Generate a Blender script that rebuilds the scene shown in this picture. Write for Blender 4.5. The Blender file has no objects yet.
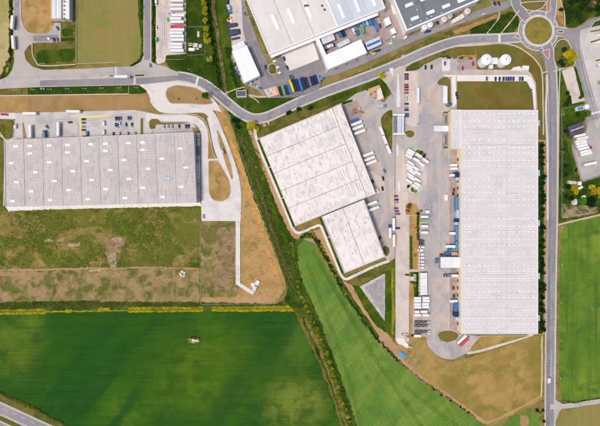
import bpy, bmesh, math, random
import numpy as np
from mathutils import Vector, Matrix
from mathutils.geometry import delaunay_2d_cdt

random.seed(7)
rng = np.random.default_rng(11)
S = bpy.context.scene
COL = S.collection
H = 420.0            # flying height of the drone in metres; one photograph pixel is one metre on the ground

# ------------------------------------------------------------------ camera, world, sun, exposure
cam = bpy.data.objects.new('camera', bpy.data.cameras.new('camera'))
COL.objects.link(cam)
cam.location = (0, 0, H)
cam.rotation_euler = (0, 0, 0)
cam.data.sensor_width = 36.0
cam.data.lens = 36.0 * H / 600.0
cam.data.clip_start = 1.0
cam.data.clip_end = 20000.0
S.camera = cam

SUN_EL = math.radians(61)
SUN_DIR = Vector((-0.86, -0.50, 0)).normalized()      # horizontal direction towards the sun
wd = bpy.data.worlds.new('World'); S.world = wd; wd.use_nodes = True
nt = wd.node_tree; nt.nodes.clear()
sky = nt.nodes.new('ShaderNodeTexSky'); sky.sky_type = 'NISHITA'; sky.sun_disc = False
sky.sun_elevation = SUN_EL
sky.sun_rotation = math.atan2(SUN_DIR.x, SUN_DIR.y)
sky.air_density = 1.0; sky.dust_density = 4.0; sky.ozone_density = 1.0
bg = nt.nodes.new('ShaderNodeBackground'); bg.inputs[1].default_value = 0.125
wo = nt.nodes.new('ShaderNodeOutputWorld')
nt.links.new(sky.outputs[0], bg.inputs[0]); nt.links.new(bg.outputs[0], wo.inputs[0])
sl = bpy.data.lights.new('sun', 'SUN'); sl.energy = 1.45; sl.angle = math.radians(10); sl.color = (1.0, 0.94, 0.855)
sun = bpy.data.objects.new('sun', sl); COL.objects.link(sun)
d = Vector((SUN_DIR.x * math.cos(SUN_EL), SUN_DIR.y * math.cos(SUN_EL), math.sin(SUN_EL)))
sun.rotation_euler = d.to_track_quat('Z', 'Y').to_euler()
sun.location = d * 600
S.view_settings.view_transform = 'Standard'
S.view_settings.look = 'None'
S.view_settings.exposure = 0.08
S.view_settings.gamma = 1.0
S.view_settings.use_curve_mapping = False

# ------------------------------------------------------------------ basic helpers
def lin(c):
    r = []
    for v in c:
        v = v / 255.0
        r.append(v / 12.92 if v <= 0.04045 else ((v + 0.055) / 1.055) ** 2.4)
    return (r[0], r[1], r[2], 1.0)

def W(px, py, z=0.0):
    s = (H - z) / H
    return ((px - 300.0) * s, (213.0 - py) * s)

MATS = {}
def _mat(name):
    m = bpy.data.materials.new(name); m.use_nodes = True
    n = m.node_tree.nodes; b = n.get('Principled BSDF')
    b.inputs['Specular IOR Level'].default_value = 0.25
    MATS[name] = m
    return m, m.node_tree, b

def _noise(t, vec, scale, detail=4, rough=0.55, dist=0.0):
    x = t.nodes.new('ShaderNodeTexNoise'); x.inputs['Scale'].default_value = scale
    x.inputs['Detail'].default_value = detail; x.inputs['Roughness'].default_value = rough
    x.inputs['Distortion'].default_value = dist
    t.links.new(vec, x.inputs['Vector']); return x.outputs['Fac']

def _ramp(t, fac, stops):
    r = t.nodes.new('ShaderNodeValToRGB'); e = r.color_ramp.elements
    while len(e) < len(stops): e.new(0.5)
    for k, (p, c) in enumerate(stops):
        e[k].position = .5 + (p - .5) * .62; e[k].color = lin(c)
    t.links.new(fac, r.inputs[0]); return r.outputs[0]

def _mix(t, a, b, fac, mode='MIX'):
    m = t.nodes.new('ShaderNodeMixRGB'); m.blend_type = mode
    for inp, v in ((m.inputs[0], fac), (m.inputs[1], a), (m.inputs[2], b)):
        if isinstance(v, (int, float)): inp.default_value = v
        elif isinstance(v, tuple): inp.default_value = v
        else: t.links.new(v, inp)
    return m.outputs[0]

def _maprange(t, v, a, b, c, d_):
    m = t.nodes.new('ShaderNodeMapRange')
    for k, x in zip(('From Min', 'From Max', 'To Min', 'To Max'), (a, b, c, d_)): m.inputs[k].default_value = x
    t.links.new(v, m.inputs['Value']); return m.outputs[0]

def _mapped(t, vec, rotz, sc, loc=(0, 0, 0)):
    m = t.nodes.new('ShaderNodeMapping'); m.vector_type = 'TEXTURE'; m.inputs['Rotation'].default_value = (0, 0, rotz)
    m.inputs['Scale'].default_value = tuple(1.0 / v for v in sc); m.inputs['Location'].default_value = loc
    t.links.new(vec, m.inputs['Vector']); return m.outputs[0]

def ground_mat(name, stops, big=0.03, mid=None, mid_cols=None, midlo=.5, midhi=.65, fine=0.25, fsc=1.2, streak=None, rough=0.95, bump=0.0, seed=0.0, extra=None, joint=None, blobs=()):
    """stops: colour ramp over a big noise; mid: patches of a second colour; streak=(angle, scale, amount)."""
    m, t, b = _mat(name)
    g = t.nodes.new('ShaderNodeNewGeometry'); p = _mapped(t, g.outputs['Position'], 0, (1, 1, 1), (seed * 37.1, seed * 19.7, 0))
    c = _ramp(t, _noise(t, p, big, 5, 0.6, 0.4), stops)
    if mid:
        f = _maprange(t, _noise(t, _mapped(t, p, 0, (1, 1, 1), (91, 13, 0)), mid, 5, 0.65, 0.6), midlo, midhi, 0, 1)
        c = _mix(t, c, lin(mid_cols), f)
    if extra:
        ang, sx, sy, col, lo, hi = extra
        f = _maprange(t, _noise(t, _mapped(t, p, ang, (sx, sy, 1), (5, 7, 0)), 1.0, 3, 0.5, 0.3), lo, hi, 0, 1)
        c = _mix(t, c, lin(col), f)
    for bx, by, rx, ry, ang, col, amt in blobs:      # growth patches: where the crop stands thinner or thicker
        mp = t.nodes.new('ShaderNodeMapping'); mp.vector_type = 'TEXTURE'
        x, y = W(bx, by); mp.inputs['Location'].default_value = (x, y, 0); mp.inputs['Rotation'].default_value = (0, 0, ang); mp.inputs['Scale'].default_value = (rx, ry, 1000)
        t.links.new(g.outputs['Position'], mp.inputs['Vector'])
        gr = t.nodes.new('ShaderNodeTexGradient'); gr.gradient_type = 'SPHERICAL'; t.links.new(mp.outputs[0], gr.inputs[0])
        k = t.nodes.new('ShaderNodeMath'); k.operation = 'MULTIPLY'; t.links.new(_maprange(t, gr.outputs['Fac'], 0.0, .6, 0, amt), k.inputs[0])
        t.links.new(_maprange(t, _noise(t, p, .06, 4, .6, .5), .38, .58, .25, 1), k.inputs[1])
        c = _mix(t, c, lin(col), k.outputs[0])
    if streak:
        for ang, sc, amt in (streak if isinstance(streak, list) else [streak]):
            v = _noise(t, _mapped(t, p, ang, (sc, sc * 0.03, 1)), 1.0, 3, 0.6)
            k = _maprange(t, v, 0.3, 0.7, 1 - amt, 1 + amt)
            c = _mix(t, c, k, 1.0, 'MULTIPLY')
    if joint:
        sz, ang, amt = joint
        bt = t.nodes.new('ShaderNodeTexBrick'); bt.offset = 0.0
        bt.inputs['Scale'].default_value = 1.0 / sz; bt.inputs['Brick Width'].default_value = 1.0; bt.inputs['Row Height'].default_value = 1.0
        bt.inputs['Mortar Size'].default_value = 0.018; bt.inputs['Mortar Smooth'].default_value = 0.3
        bt.inputs['Color1'].default_value = (1, 1, 1, 1); bt.inputs['Color2'].default_value = (.965, .96, .955, 1); bt.inputs['Mortar'].default_value = (1 - amt, 1 - amt, 1 - amt, 1)
        t.links.new(_mapped(t, g.outputs['Position'], ang, (1, 1, 1)), bt.inputs['Vector'])
        c = _mix(t, c, bt.outputs['Color'], 1.0, 'MULTIPLY')
    if fine:
        v = _noise(t, p, fsc, 4, 0.7)
        k = _maprange(t, v, 0.3, 0.7, 1 - fine, 1 + fine)
        c = _mix(t, c, k, 1.0, 'MULTIPLY')
    t.links.new(c, b.inputs['Base Color']); b.inputs['Roughness'].default_value = rough; b.inputs['Specular IOR Level'].default_value = 0.06
    if bump:
        bp = t.nodes.new('ShaderNodeBump'); bp.inputs['Strength'].default_value = bump; bp.inputs['Distance'].default_value = 0.6
        t.links.new(_noise(t, p, 0.9, 5, 0.7), bp.inputs['Height']); t.links.new(bp.outputs[0], b.inputs['Normal'])
    return m

def paint(name, c, rough=0.45, var=0.06, dirt=None, dirt_amt=0.3, dsc=0.4, metal=0.0, spec=0.4):
    m, t, b = _mat(name)
    g = t.nodes.new('ShaderNodeNewGeometry'); p = g.outputs['Position']
    k = _maprange(t, _noise(t, p, 0.9, 4, 0.6), 0.3, 0.7, 1 - var, 1 + var)
    col = _mix(t, lin(c), k, 1.0, 'MULTIPLY')
    if dirt:
        f = _maprange(t, _noise(t, p, dsc, 6, 0.7, 0.5), 0.5, 0.75, 0, dirt_amt)
        col = _mix(t, col, lin(dirt), f)
    t.links.new(col, b.inputs['Base Color']); b.inputs['Roughness'].default_value = rough
    b.inputs['Metallic'].default_value = metal; b.inputs['Specular IOR Level'].default_value = spec
    return m

def leaf_mat(name, stops, patch=0.12):
    m, t, b = _mat(name)
    g = t.nodes.new('ShaderNodeNewGeometry'); p = g.outputs['Position']
    oi = t.nodes.new('ShaderNodeObjectInfo')
    a = t.nodes.new('ShaderNodeMath'); a.operation = 'MULTIPLY_ADD'
    t.links.new(oi.outputs['Random'], a.inputs[0]); a.inputs[1].default_value = 0.28
    t.links.new(_noise(t, p, 0.9, 3, 0.7), a.inputs[2])
    s = t.nodes.new('ShaderNodeMath'); s.operation = 'SUBTRACT'; t.links.new(a.outputs[0], s.inputs[0]); s.inputs[1].default_value = 0.14
    c = _ramp(t, s.outputs[0], stops)
    t.links.new(c, b.inputs['Base Color']); b.inputs['Roughness'].default_value = 0.75
    tr = t.nodes.new('ShaderNodeBsdfTranslucent'); t.links.new(c, tr.inputs[0])
    mx = t.nodes.new('ShaderNodeMixShader'); mx.inputs[0].default_value = 0.3
    out = t.nodes.get('Material Output')
    t.links.new(b.outputs[0], mx.inputs[1]); t.links.new(tr.outputs[0], mx.inputs[2]); t.links.new(mx.outputs[0], out.inputs[0])
    return m

def roof_mat(name, stops, ang=0.0, streaks=(0.6, 0.06), dirt=(150, 130, 120), dirt_amt=0.5, lo=.55, hi=.75, big=0.04, speck=0.0, rough=0.6, streakamt=0.06):
    """weathered membrane or sheet roof: big soft colour drift, drainage streaks along ang, dirt blotches"""
    m, t, b = _mat(name)
    g = t.nodes.new('ShaderNodeNewGeometry'); p = g.outputs['Position']
    c = _ramp(t, _noise(t, p, big, 5, 0.65, 0.3), stops)
    v = _noise(t, _mapped(t, p, ang, (streaks[0], streaks[1], 1)), 1.0, 4, 0.65)
    c = _mix(t, c, _maprange(t, v, 0.3, 0.7, 1 - streakamt, 1 + streakamt), 1.0, 'MULTIPLY')
    f = _maprange(t, _noise(t, _mapped(t, p, ang, (streaks[0] * .8, streaks[1] * 2.2, 1), (3, 9, 0)), 1.0, 6, 0.75, 0.4), lo, hi, 0, dirt_amt)
    c = _mix(t, c, lin(dirt), f)
    v = _noise(t, p, 1.5, 3, 0.7)
    c = _mix(t, c, _maprange(t, v, 0.3, 0.7, 0.96, 1.04), 1.0, 'MULTIPLY')
    t.links.new(c, b.inputs['Base Color']); b.inputs['Roughness'].default_value = rough
    return m

class MB:
    """collects boxes, prisms, tubes and loose faces, builds them as one mesh object"""
    def __init__(s): s.v = []; s.f = []; s.mi = []
    def add(s, vs, fs, mi=0):
        o = len(s.v); s.v += [tuple(v) for v in vs]
        for f in fs: s.f.append(tuple(o + i for i in f)); s.mi.append(mi)
    def box(s, c, d_, rz=0.0, mi=0):
        x, y, z = d_[0] / 2, d_[1] / 2, d_[2] / 2; ca, sa = math.cos(rz), math.sin(rz)
        vs = []
        for zz in (-z, z):
            for a, b_ in ((-x, -y), (x, -y), (x, y), (-x, y)):
                vs.append((c[0] + a * ca - b_ * sa, c[1] + a * sa + b_ * ca, c[2] + zz))
        s.add(vs, [(3, 2, 1, 0), (4, 5, 6, 7), (0, 1, 5, 4), (1, 2, 6, 5), (2, 3, 7, 6), (3, 0, 4, 7)], mi)
    def cyl(s, c, r, h, n=16, r2=None, mi=0, axis='z', cap=True):
        r2 = r if r2 is None else r2; vs = []
        for k, (rr, zz) in enumerate(((r, 0), (r2, h))):
            for i in range(n):
                a = 2 * math.pi * i / n; q = (rr * math.cos(a), rr * math.sin(a), zz)
                if axis == 'y': q = (q[0], q[2] - h / 2, q[1])
                if axis == 'x': q = (q[2] - h / 2, q[0], q[1])
                vs.append((c[0] + q[0], c[1] + q[1], c[2] + q[2]))
        fs = [(i, (i + 1) % n, n + (i + 1) % n, n + i) for i in range(n)]
        if cap: fs += [tuple(range(n - 1, -1, -1)), tuple(range(n, 2 * n))]
        s.add(vs, fs, mi)
    def dome(s, c, r, h, n=20, k=4, mi=0):
        vs = []
        for j in range(k):
            t_ = j / k * math.pi / 2
            for i in range(n):
                a = 2 * math.pi * i / n
                vs.append((c[0] + r * math.cos(t_) * math.cos(a), c[1] + r * math.cos(t_) * math.sin(a), c[2] + h * math.sin(t_)))
        vs.append((c[0], c[1], c[2] + h)); fs = []
        for j in range(k - 1):
            for i in range(n): fs.append((j * n + i, j * n + (i + 1) % n, (j + 1) * n + (i + 1) % n, (j + 1) * n + i))
        for i in range(n): fs.append(((k - 1) * n + i, (k - 1) * n + (i + 1) % n, k * n))
        s.add(vs, fs, mi)
    def prism(s, pts, z0, z1, mi=0, bottom=True, top=True):
        n = len(pts); vs = [(p[0], p[1], z0) for p in pts] + [(p[0], p[1], z1) for p in pts]
        fs = [(i, (i + 1) % n, n + (i + 1) % n, n + i) for i in range(n)]
        if bottom: fs.append(tuple(range(n - 1, -1, -1)))
        if top: fs.append(tuple(range(n, 2 * n)))
        s.add(vs, fs, mi)
    def mesh(s, name, mats):
        me = bpy.data.meshes.new(name); me.from_pydata(s.v, [], s.f)
        for m in (mats if isinstance(mats, (list, tuple)) else [mats]): me.materials.append(m)
        if any(s.mi): me.polygons.foreach_set('material_index', s.mi)
        me.update(); return me
    def build(s, name, mats, parent=None, loc=None):
        o = bpy.data.objects.new(name, s.mesh(name, mats)); COL.objects.link(o)
        if parent: o.parent = parent
        if loc: o.location = loc
        return o

def tag(o, label, cat, group=None):
    o['label'] = label; o['category'] = cat
    if group: o['group'] = group
    return o
def thing(name, label, cat, loc=(0, 0, 0), rz=0.0, group=None):
    o = bpy.data.objects.new(name, None); COL.objects.link(o); o.empty_display_size = 0.5
    o.location = loc; o.rotation_euler = (0, 0, rz); return tag(o, label, cat, group)
def part(name, me, parent, loc=(0, 0, 0), rz=0.0, sc=None):
    o = bpy.data.objects.new(name, me); COL.objects.link(o); o.parent = parent; o.location = loc
    o.rotation_euler = (0, 0, rz)
    if sc: o.scale = sc
    return o
def copy_tree(o, loc, rz, label=None, group=None, parent=None):
    c = o.copy(); COL.objects.link(c)
    if parent: c.parent = parent
    else:
        c.location = loc; c.rotation_euler = (0, 0, rz)
        if label: c['label'] = label
        if group: c['group'] = group
    for ch in o.children: copy_tree(ch, None, 0, parent=c)
    return c

# ------------------------------------------------------------------ plan geometry
def fillet(pts, r=2.0, n=4, closed=True):
    pts = [np.array(p, float) for p in pts]; N = len(pts); out = []
    for i in range(N):
        p = pts[i]
        if not closed and i in (0, N - 1): out.append(p); continue
        a, b = pts[i - 1], pts[(i + 1) % N]; la, lb = np.linalg.norm(a - p), np.linalg.norm(b - p)
        if la < 1e-6 or lb < 1e-6: continue
        q = p + (a - p) / la * min(r, la * .48); w = p + (b - p) / lb * min(r, lb * .48)
        for k in range(n + 1):
            t = k / n; out.append((1 - t) ** 2 * q + 2 * t * (1 - t) * p + t * t * w)
    return out
def roughen(pts, amp, step=2.5):
    out = []; N = len(pts)
    for i in range(N):
        a, b = np.array(pts[i]), np.array(pts[(i + 1) % N]); L = np.linalg.norm(b - a)
        k = max(1, min(60, int(L / step)))
        for j in range(k):
            out.append(a + (b - a) * j / k + rng.normal(0, amp, 2))
    return out
def catmull(pts, sub=6):
    P = [np.array(p, float) for p in pts]; out = []
    for i in range(len(P) - 1):
        p0, p1, p2, p3 = P[max(i - 1, 0)], P[i], P[i + 1], P[min(i + 2, len(P) - 1)]
        for k in range(sub):
            t = k / sub
            out.append(0.5 * ((2 * p1) + (-p0 + p2) * t + (2 * p0 - 5 * p1 + 4 * p2 - p3) * t * t + (-p0 + 3 * p1 - 3 * p2 + p3) * t ** 3))
    out.append(P[-1]); return out
def offset(line, dist):
    out = []; n = len(line)
    for i in range(n):
        t = line[min(i + 1, n - 1)] - line[max(i - 1, 0)]; t = t / (np.linalg.norm(t) + 1e-9)
        out.append(line[i] + np.array((-t[1], t[0])) * dist)
    return out
def resample(line, step):
    line = [np.array(p, float) for p in line]; out = [line[0]]; acc = 0.0
    for a, b in zip(line[:-1], line[1:]):
        L = np.linalg.norm(b - a); d0 = step - acc
        while d0 <= L: out.append(a + (b - a) * d0 / L); d0 += step
        acc = (acc + L) % step
    return out

def pip(poly, X, Y):
    x, y = poly[:, 0], poly[:, 1]; inside = np.zeros(X.shape, bool); j = len(poly) - 1
    for i in range(len(poly)):
        c = ((y[i] > Y) != (y[j] > Y)) & (X < (x[j] - x[i]) * (Y - y[i]) / (y[j] - y[i] + 1e-12) + x[i])
        inside ^= c; j = i
    return inside
SHEETS = []      # (poly in px, z)
ZC = [0.02]
def gz(px, py):
    z = 0.0
    X, Y = np.array([px]), np.array([py])
    for P, lo, hi, zz in SHEETS:
        if zz > z and lo[0] <= px <= hi[0] and lo[1] <= py <= hi[1] and pip(P, X, Y)[0]: z = zz
    return z
def _register(pts, z):
    P = np.array([(p[0], p[1]) for p in pts]); SHEETS.append((P, P.min(0), P.max(0), z))
def sheet(name, pts, mat, r=2.0, amp=0.0, dz=0.004, rise=None, kerb=None):
    """ground sheet from photograph-plan points; rise lifts it as a kerbed island"""
    pts = fillet(pts, r) if r else [np.array(p, float) for p in pts]
    if amp: pts = roughen(pts, amp)
    ZC[0] += dz; z = ZC[0]
    w = [W(p[0], p[1]) for p in pts]
    mb = MB()
    if rise:
        base = gz(float(np.mean([p[0] for p in pts])), float(np.mean([p[1] for p in pts])))
        z = max(z, base + rise)
        mb.prism(w, z - rise - 0.15, z, 0, bottom=False)
    else:
        V, _, F = delaunay_2d_cdt([Vector(q) for q in w], [], [list(range(len(w)))], 1, 1e-4)[:3]
        mb.add([(v.x, v.y, z) for v in V], [tuple(f) for f in F])
    o = mb.build(name, mat); o['kind'] = 'structure'
    _register(pts, z)
    # make faces look up
    me = o.data
    if not rise:
        bm = bmesh.new(); bm.from_mesh(me)
        for f in bm.faces:
            if f.normal.z < 0: f.normal_flip()
        bm.to_mesh(me); bm.free()
    if rise: 
        bm = bmesh.new(); bm.from_mesh(me); bmesh.ops.recalc_face_normals(bm, faces=bm.faces); bm.to_mesh(me); bm.free()
    if kerb: kerb_line(pts + [pts[0]], kerb, z0=z)
    return o
def ribbon(name, line, width, mat, smooth=True, dz=0.004, amp=0.0, reg=True):
    L = catmull(line) if smooth else [np.array(p, float) for p in line]
    a, b = offset(L, width / 2), offset(L, -width / 2)
    if amp:
        a = [p + rng.normal(0, amp, 2) for p in a]; b = [p + rng.normal(0, amp, 2) for p in b]
    ZC[0] += dz; z = ZC[0]; mb = MB(); n = len(L)
    vs = [(*W(*p), z) for p in a] + [(*W(*p), z) for p in b]
    mb.add(vs, [(i, n + i, n + i + 1, i + 1) for i in range(n - 1)])
    o = mb.build(name, mat); o['kind'] = 'structure'
    if o.data.polygons[0].normal.z < 0: o.data.flip_normals()
    if reg: _register(a + b[::-1], z)
    return o
def kerb_line(pts, w=0.5, z0=None, h=0.12, mat=None, name='kerb'):
    z = (ZC[0] if z0 is None else z0)
    L = [np.array(p, float) for p in pts]; a, b = offset(L, w / 2), offset(L, -w / 2); mb = MB(); n = len(L)
    vs = []
    for (p, q) in zip(a, b):
        x1, y1 = W(*p); x2, y2 = W(*q)
        vs += [(x1, y1, z - .3), (x1, y1, z + h), (x2, y2, z + h), (x2, y2, z - .3)]
    fs = []
    for i in range(n - 1):
        o = 4 * i
        for k in range(3): fs.append((o + k, o + k + 1, o + 4 + k + 1, o + 4 + k))
    mb.add(vs, fs); ob = mb.build(name, mat or MATS['kerb_concrete']); ob['kind'] = 'structure'; return ob
def mark(line, w, mat='white_line', smooth=False, dash=None):
    L = catmull(line) if smooth else [np.array(p, float) for p in line]
    ZC[0] += 0.0004; mb = MB()
    segs = []
    if dash:
        R = resample(L, dash)
        segs = [[R[i], R[i + 1]] for i in range(0, len(R) - 1, 2)]
    else: segs = [L]
    for s_ in segs:
        a, b = offset(s_, w / 2), offset(s_, -w / 2); n = len(s_)
        zs = [gz(*p) + 0.006 for p in s_]
        vs = [(*W(*p), z) for p, z in zip(a, zs)] + [(*W(*p), z) for p, z in zip(b, zs)]
        mb.add(vs, [(i, n + i, n + i + 1, i + 1) for i in range(n - 1)])
    o = mb.build('road_marking', MATS[mat]); o['kind'] = 'structure'; return o
def markpoly(pts, mat='white_line'):
    cx = np.mean([p[0] for p in pts]); cy = np.mean([p[1] for p in pts]); z = gz(cx, cy) + 0.007
    mb = MB(); mb.add([(*W(*p), z) for p in pts], [tuple(range(len(pts)))])
    o = mb.build('road_marking', MATS[mat]); o['kind'] = 'structure'
    if o.data.polygons[0].normal.z < 0: o.data.flip_normals()
    return o
def circle(cx, cy, r, n=48): return [(cx + r * math.cos(2 * math.pi * i / n), cy + r * math.sin(2 * math.pi * i / n)) for i in range(n)]

# ------------------------------------------------------------------ materials
G = ground_mat
G('dry_ground', [(0.3, (132, 118, 70)), (0.55, (150, 132, 80)), (0.75, (120, 116, 62))], 0.02, 0.08, (104, 104, 50), fine=.2, bump=.3)
G('crop_left', [(0.25, (41, 81, 23)), (0.42, (49, 89, 23)), (0.6, (63, 101, 25)), (0.8, (89, 117, 33))], 0.008, 0.025, (45, 85, 25), .46, .62, fine=.17, fsc=.7, streak=[(math.radians(90), 0.8, .16), (math.radians(91), 0.18, .09)], extra=(math.radians(-36), .045, .009, (39, 79, 29), .46, .64), bump=.15, blobs=((18, 340, 34, 50, -.3, (99, 119, 35), .8), (205, 372, 90, 60, 0, (87, 113, 27), .7), (296, 404, 46, 34, .2, (115, 129, 47), .9), (300, 345, 24, 40, -.4, (87, 111, 41), .6), (100, 355, 90, 50, 0, (41, 85, 25), .5), (250, 370, 14, 70, -.45, (35, 77, 29), .55), (282, 340, 10, 50, -.45, (37, 79, 29), .55), (226, 400, 12, 50, -.4, (35, 77, 29), .7)))
G('crop_middle', [(0.25, (87, 123, 51)), (0.5, (101, 133, 51)), (0.75, (123, 145, 63))], 0.018, 0.05, (87, 123, 55), .48, .64, fine=.16, fsc=.6, streak=[(math.radians(31), 0.5, .10), (math.radians(-58), 0.4, .05)], extra=(math.radians(-38), .06, .012, (121, 143, 61), .52, .66), bump=.15, seed=2)
G('crop_right', [(0.25, (84, 118, 39)), (0.5, (100, 130, 43)), (0.75, (120, 142, 53))], 0.02, 0.06, (80, 114, 43), .48, .64, fine=.16, fsc=.7, streak=[(0.02, 0.6, .10), (1.5, .3, .05)], extra=(0.03, .16, .012, (82, 110, 39), .54, .68), bump=.15, seed=5)
G('meadow', [(0.3, (134, 124, 68)), (0.5, (144, 136, 78)), (0.7, (150, 132, 80))], 0.02, 0.06, (130, 132, 68), .5, .68, fine=.13, fsc=.9, streak=[(math.radians(2), .35, .06)], bump=.2, seed=1)
G('tan_field', [(0.3, (178, 158, 110)), (0.55, (190, 172, 122)), (0.75, (160, 152, 92))], 0.03, 0.09, (150, 142, 84), .52, .7, fine=.12, bump=.2, seed=3)
G('soil', [(0.3, (160, 124, 82)), (0.5, (172, 138, 94)), (0.7, (158, 126, 78))], 0.025, 0.09, (150, 128, 74), .54, .7, fine=.14, bump=.3, seed=4)
G('dry_grass', [(0.3, (168, 132, 80)), (0.5, (190, 152, 100)), (0.7, (160, 132, 74))], 0.03, 0.10, (140, 122, 64), .52, .68, fine=.18, bump=.35, seed=6)
G('golden_grass', [(0.3, (160, 131, 74)), (0.5, (176, 145, 86)), (0.7, (146, 127, 66))], 0.02, 0.05, (138, 123, 60), .46, .62, fine=.16, streak=[(math.radians(-68), .12, .09), (math.radians(-30), .3, .06)], bump=.3, seed=7)
G('olive_lawn', [(0.3, (114, 97, 46)), (0.5, (128, 111, 58)), (0.7, (110, 105, 48))], 0.025, 0.06, (102, 105, 46), .5, .68, fine=.2, bump=.4, seed=8)
G('olive_verge', [(0.3, (104, 100, 44)), (0.5, (126, 112, 58)), (0.7, (88, 92, 36))], 0.04, 0.13, (76, 90, 30), .5, .65, fine=.22, bump=.4, seed=9)
G('green_verge', [(0.3, (56, 80, 16)), (0.5, (72, 94, 22)), (0.7, (96, 104, 34))], 0.05, 0.13, (50, 74, 18), .5, .66, fine=.22, bump=.4, seed=10)
G('dark_lawn', [(0.3, (48, 72, 16)), (0.5, (60, 82, 18)), (0.7, (82, 94, 30))], 0.05, 0.15, (42, 68, 18), .5, .66, fine=.2, bump=.35, seed=11)
G('scrub', [(0.25, (87, 102, 28)), (0.42, (119, 114, 50)), (0.52, (91, 104, 30)), (0.64, (149, 126, 74)), (0.8, (75, 98, 24))], 0.03, 0.055, (163, 138, 88), .54, .68, fine=.26, fsc=.6, bump=.5, seed=12)
G('scrub_dry', [(0.3, (152, 128, 86)), (0.5, (168, 142, 100)), (0.7, (112, 112, 56))], 0.035, 0.08, (98, 104, 44), .47, .62, fine=.24, fsc=.7, bump=.5, seed=13)
G('mauve_soil', [(0.3, (142, 116, 84)), (0.5, (166, 138, 110)), (0.7, (122, 110, 62))], 0.08, .2, (112, 106, 52), .5, .64, fine=.25, bump=.5)
G('ochre_soil', [(0.3, (190, 145, 84)), (0.5, (212, 161, 90)), (0.7, (180, 141, 88))], 0.09, 0.2, (170, 135, 84), .5, .66, fine=.2, fsc=.8, bump=.4)
G('rape_strip', [(0.3, (140, 134, 26)), (0.5, (170, 156, 30)), (0.7, (112, 118, 28))], 0.12, 0.3, (110, 124, 26), .52, .7, fine=.15, bump=.4)
G('field_edge', [(0.3, (48, 76, 26)), (0.55, (74, 92, 36)), (0.75, (102, 104, 48))], 0.06, fine=.2, bump=.4, seed=14)
G('ditch_green', [(0.3, (44, 64, 18)), (0.5, (62, 82, 24)), (0.7, (84, 96, 38))], 0.07, fine=.25, bump=.6, seed=15)
G('reed_bed', [(0.3, (120, 100, 66)), (0.5, (146, 124, 86)), (0.7, (84, 88, 44))], 0.18, fine=.25, bump=.6)
G('roundabout_grass', [(0.3, (130, 118, 56)), (0.55, (148, 134, 68)), (0.75, (122, 116, 50))], 0.08, .2, (112, 112, 44), .52, .66, fine=.2, bump=.4)
G('farm_yard_soil', [(0.3, (150, 130, 96)), (0.6, (168, 146, 116)), (0.75, (110, 112, 66))], 0.1, fine=.2, bump=.4)
G('bare_soil', [(0.3, (170, 146, 112)), (0.6, (188, 166, 138))], 0.2, fine=.15, bump=.4)
# paved
G('asphalt', [(0.3, (143, 138, 139)), (0.55, (153, 148, 149)), (0.75, (161, 155, 154))], 0.03, .07, (139, 134, 134), .52, .66, fine=.08, fsc=.6, rough=.85)
G('asphalt_dark', [(0.3, (129, 125, 128)), (0.6, (143, 138, 140))], 0.05, .09, (151, 145, 144), .52, .66, fine=.08, rough=.85)
G('asphalt_warm', [(0.3, (182, 173, 167)), (0.5, (192, 182, 174)), (0.7, (176, 169, 165))], 0.025, 0.05, (164, 158, 157), .52, .68, fine=.07, rough=.85, streak=[(math.radians(92), .25, .05)])
G('yard_concrete', [(0.3, (203, 195, 188)), (0.5, (213, 205, 196)), (0.72, (191, 184, 180))], 0.02, 0.06, (185, 178, 176), .5, .66, fine=.07, rough=.85, streak=[(math.radians(-14), .12, .05)], joint=(6.5, math.radians(-2.4), .1))
G('truck_yard', [(0.25, (196, 183, 173)), (0.48, (186, 178, 175)), (0.62, (206, 187, 172)), (0.8, (172, 167, 166))], 0.016, 0.04, (166, 161, 163), .5, .64, fine=.07, rough=.85, streak=[(math.radians(4), .2, .06), (math.radians(-24), .13, .05)], joint=(9, math.radians(1), .04))
G('pale_concrete', [(0.3, (220, 213, 207)), (0.6, (230, 223, 216)), (0.75, (210, 204, 200))], 0.04, 0.1, (208, 202, 198), .52, .68, fine=.06, rough=.8, joint=(5.2, math.radians(20), .07))
G('pink_concrete', [(0.3, (208, 194, 182)), (0.6, (218, 204, 191)), (0.75, (200, 187, 179))], 0.03, 0.08, (194, 182, 176), .5, .66, fine=.07, rough=.85, streak=[(math.radians(0), .3, .04)], joint=(5.6, 0, .07))
G('white_concrete', [(0.3, (228, 222, 214)), (0.6, (236, 230, 222))], 0.05, fine=.03, rough=.75)
G('brown_paving', [(0.3, (162, 146, 140)), (0.55, (178, 160, 152)), (0.75, (150, 138, 134))], 0.06, 0.15, (138, 128, 126), .55, .7, fine=.08)
G('footpath', [(0.3, (198, 182, 158)), (0.6, (208, 194, 172))], 0.1, fine=.07)
G('dirt_track', [(0.3, (176, 138, 100)), (0.6, (188, 152, 114))], 0.06, fine=.14, bump=.3)
G('gravel', [(0.3, (152, 147, 146)), (0.5, (168, 162, 160)), (0.7, (138, 134, 135))], 0.06, 0.2, (184, 177, 172), .52, .66, fine=.14, bump=.3)
G('crop_track', [(0.3, (91, 120, 46)), (0.6, (101, 128, 52))], 0.2, fine=.2)
G('golden_soil', [(0.3, (168, 132, 84)), (0.6, (182, 146, 94))], 0.06, .15, (162, 134, 80), .5, .66, fine=.14, bump=.3)
G('tyre_mark', [(0.3, (164, 159, 163)), (0.6, (174, 168, 170))], 0.3, fine=.1, rough=.85)
G('crop_track_dark', [(0.3, (38, 74, 20)), (0.6, (56, 92, 24))], 0.1, fine=.2)
G('gravel_edge', [(0.3, (184, 177, 170)), (0.6, (202, 195, 188))], 0.1, .25, (166, 160, 150), .5, .66, fine=.14)
G('red_pavement', [(0.3, (170, 120, 116)), (0.6, (180, 132, 126))], 0.1, fine=.08)
G('kerb_concrete', [(0.3, (198, 192, 190)), (0.6, (212, 206, 200))], 0.2, fine=.05)
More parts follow.
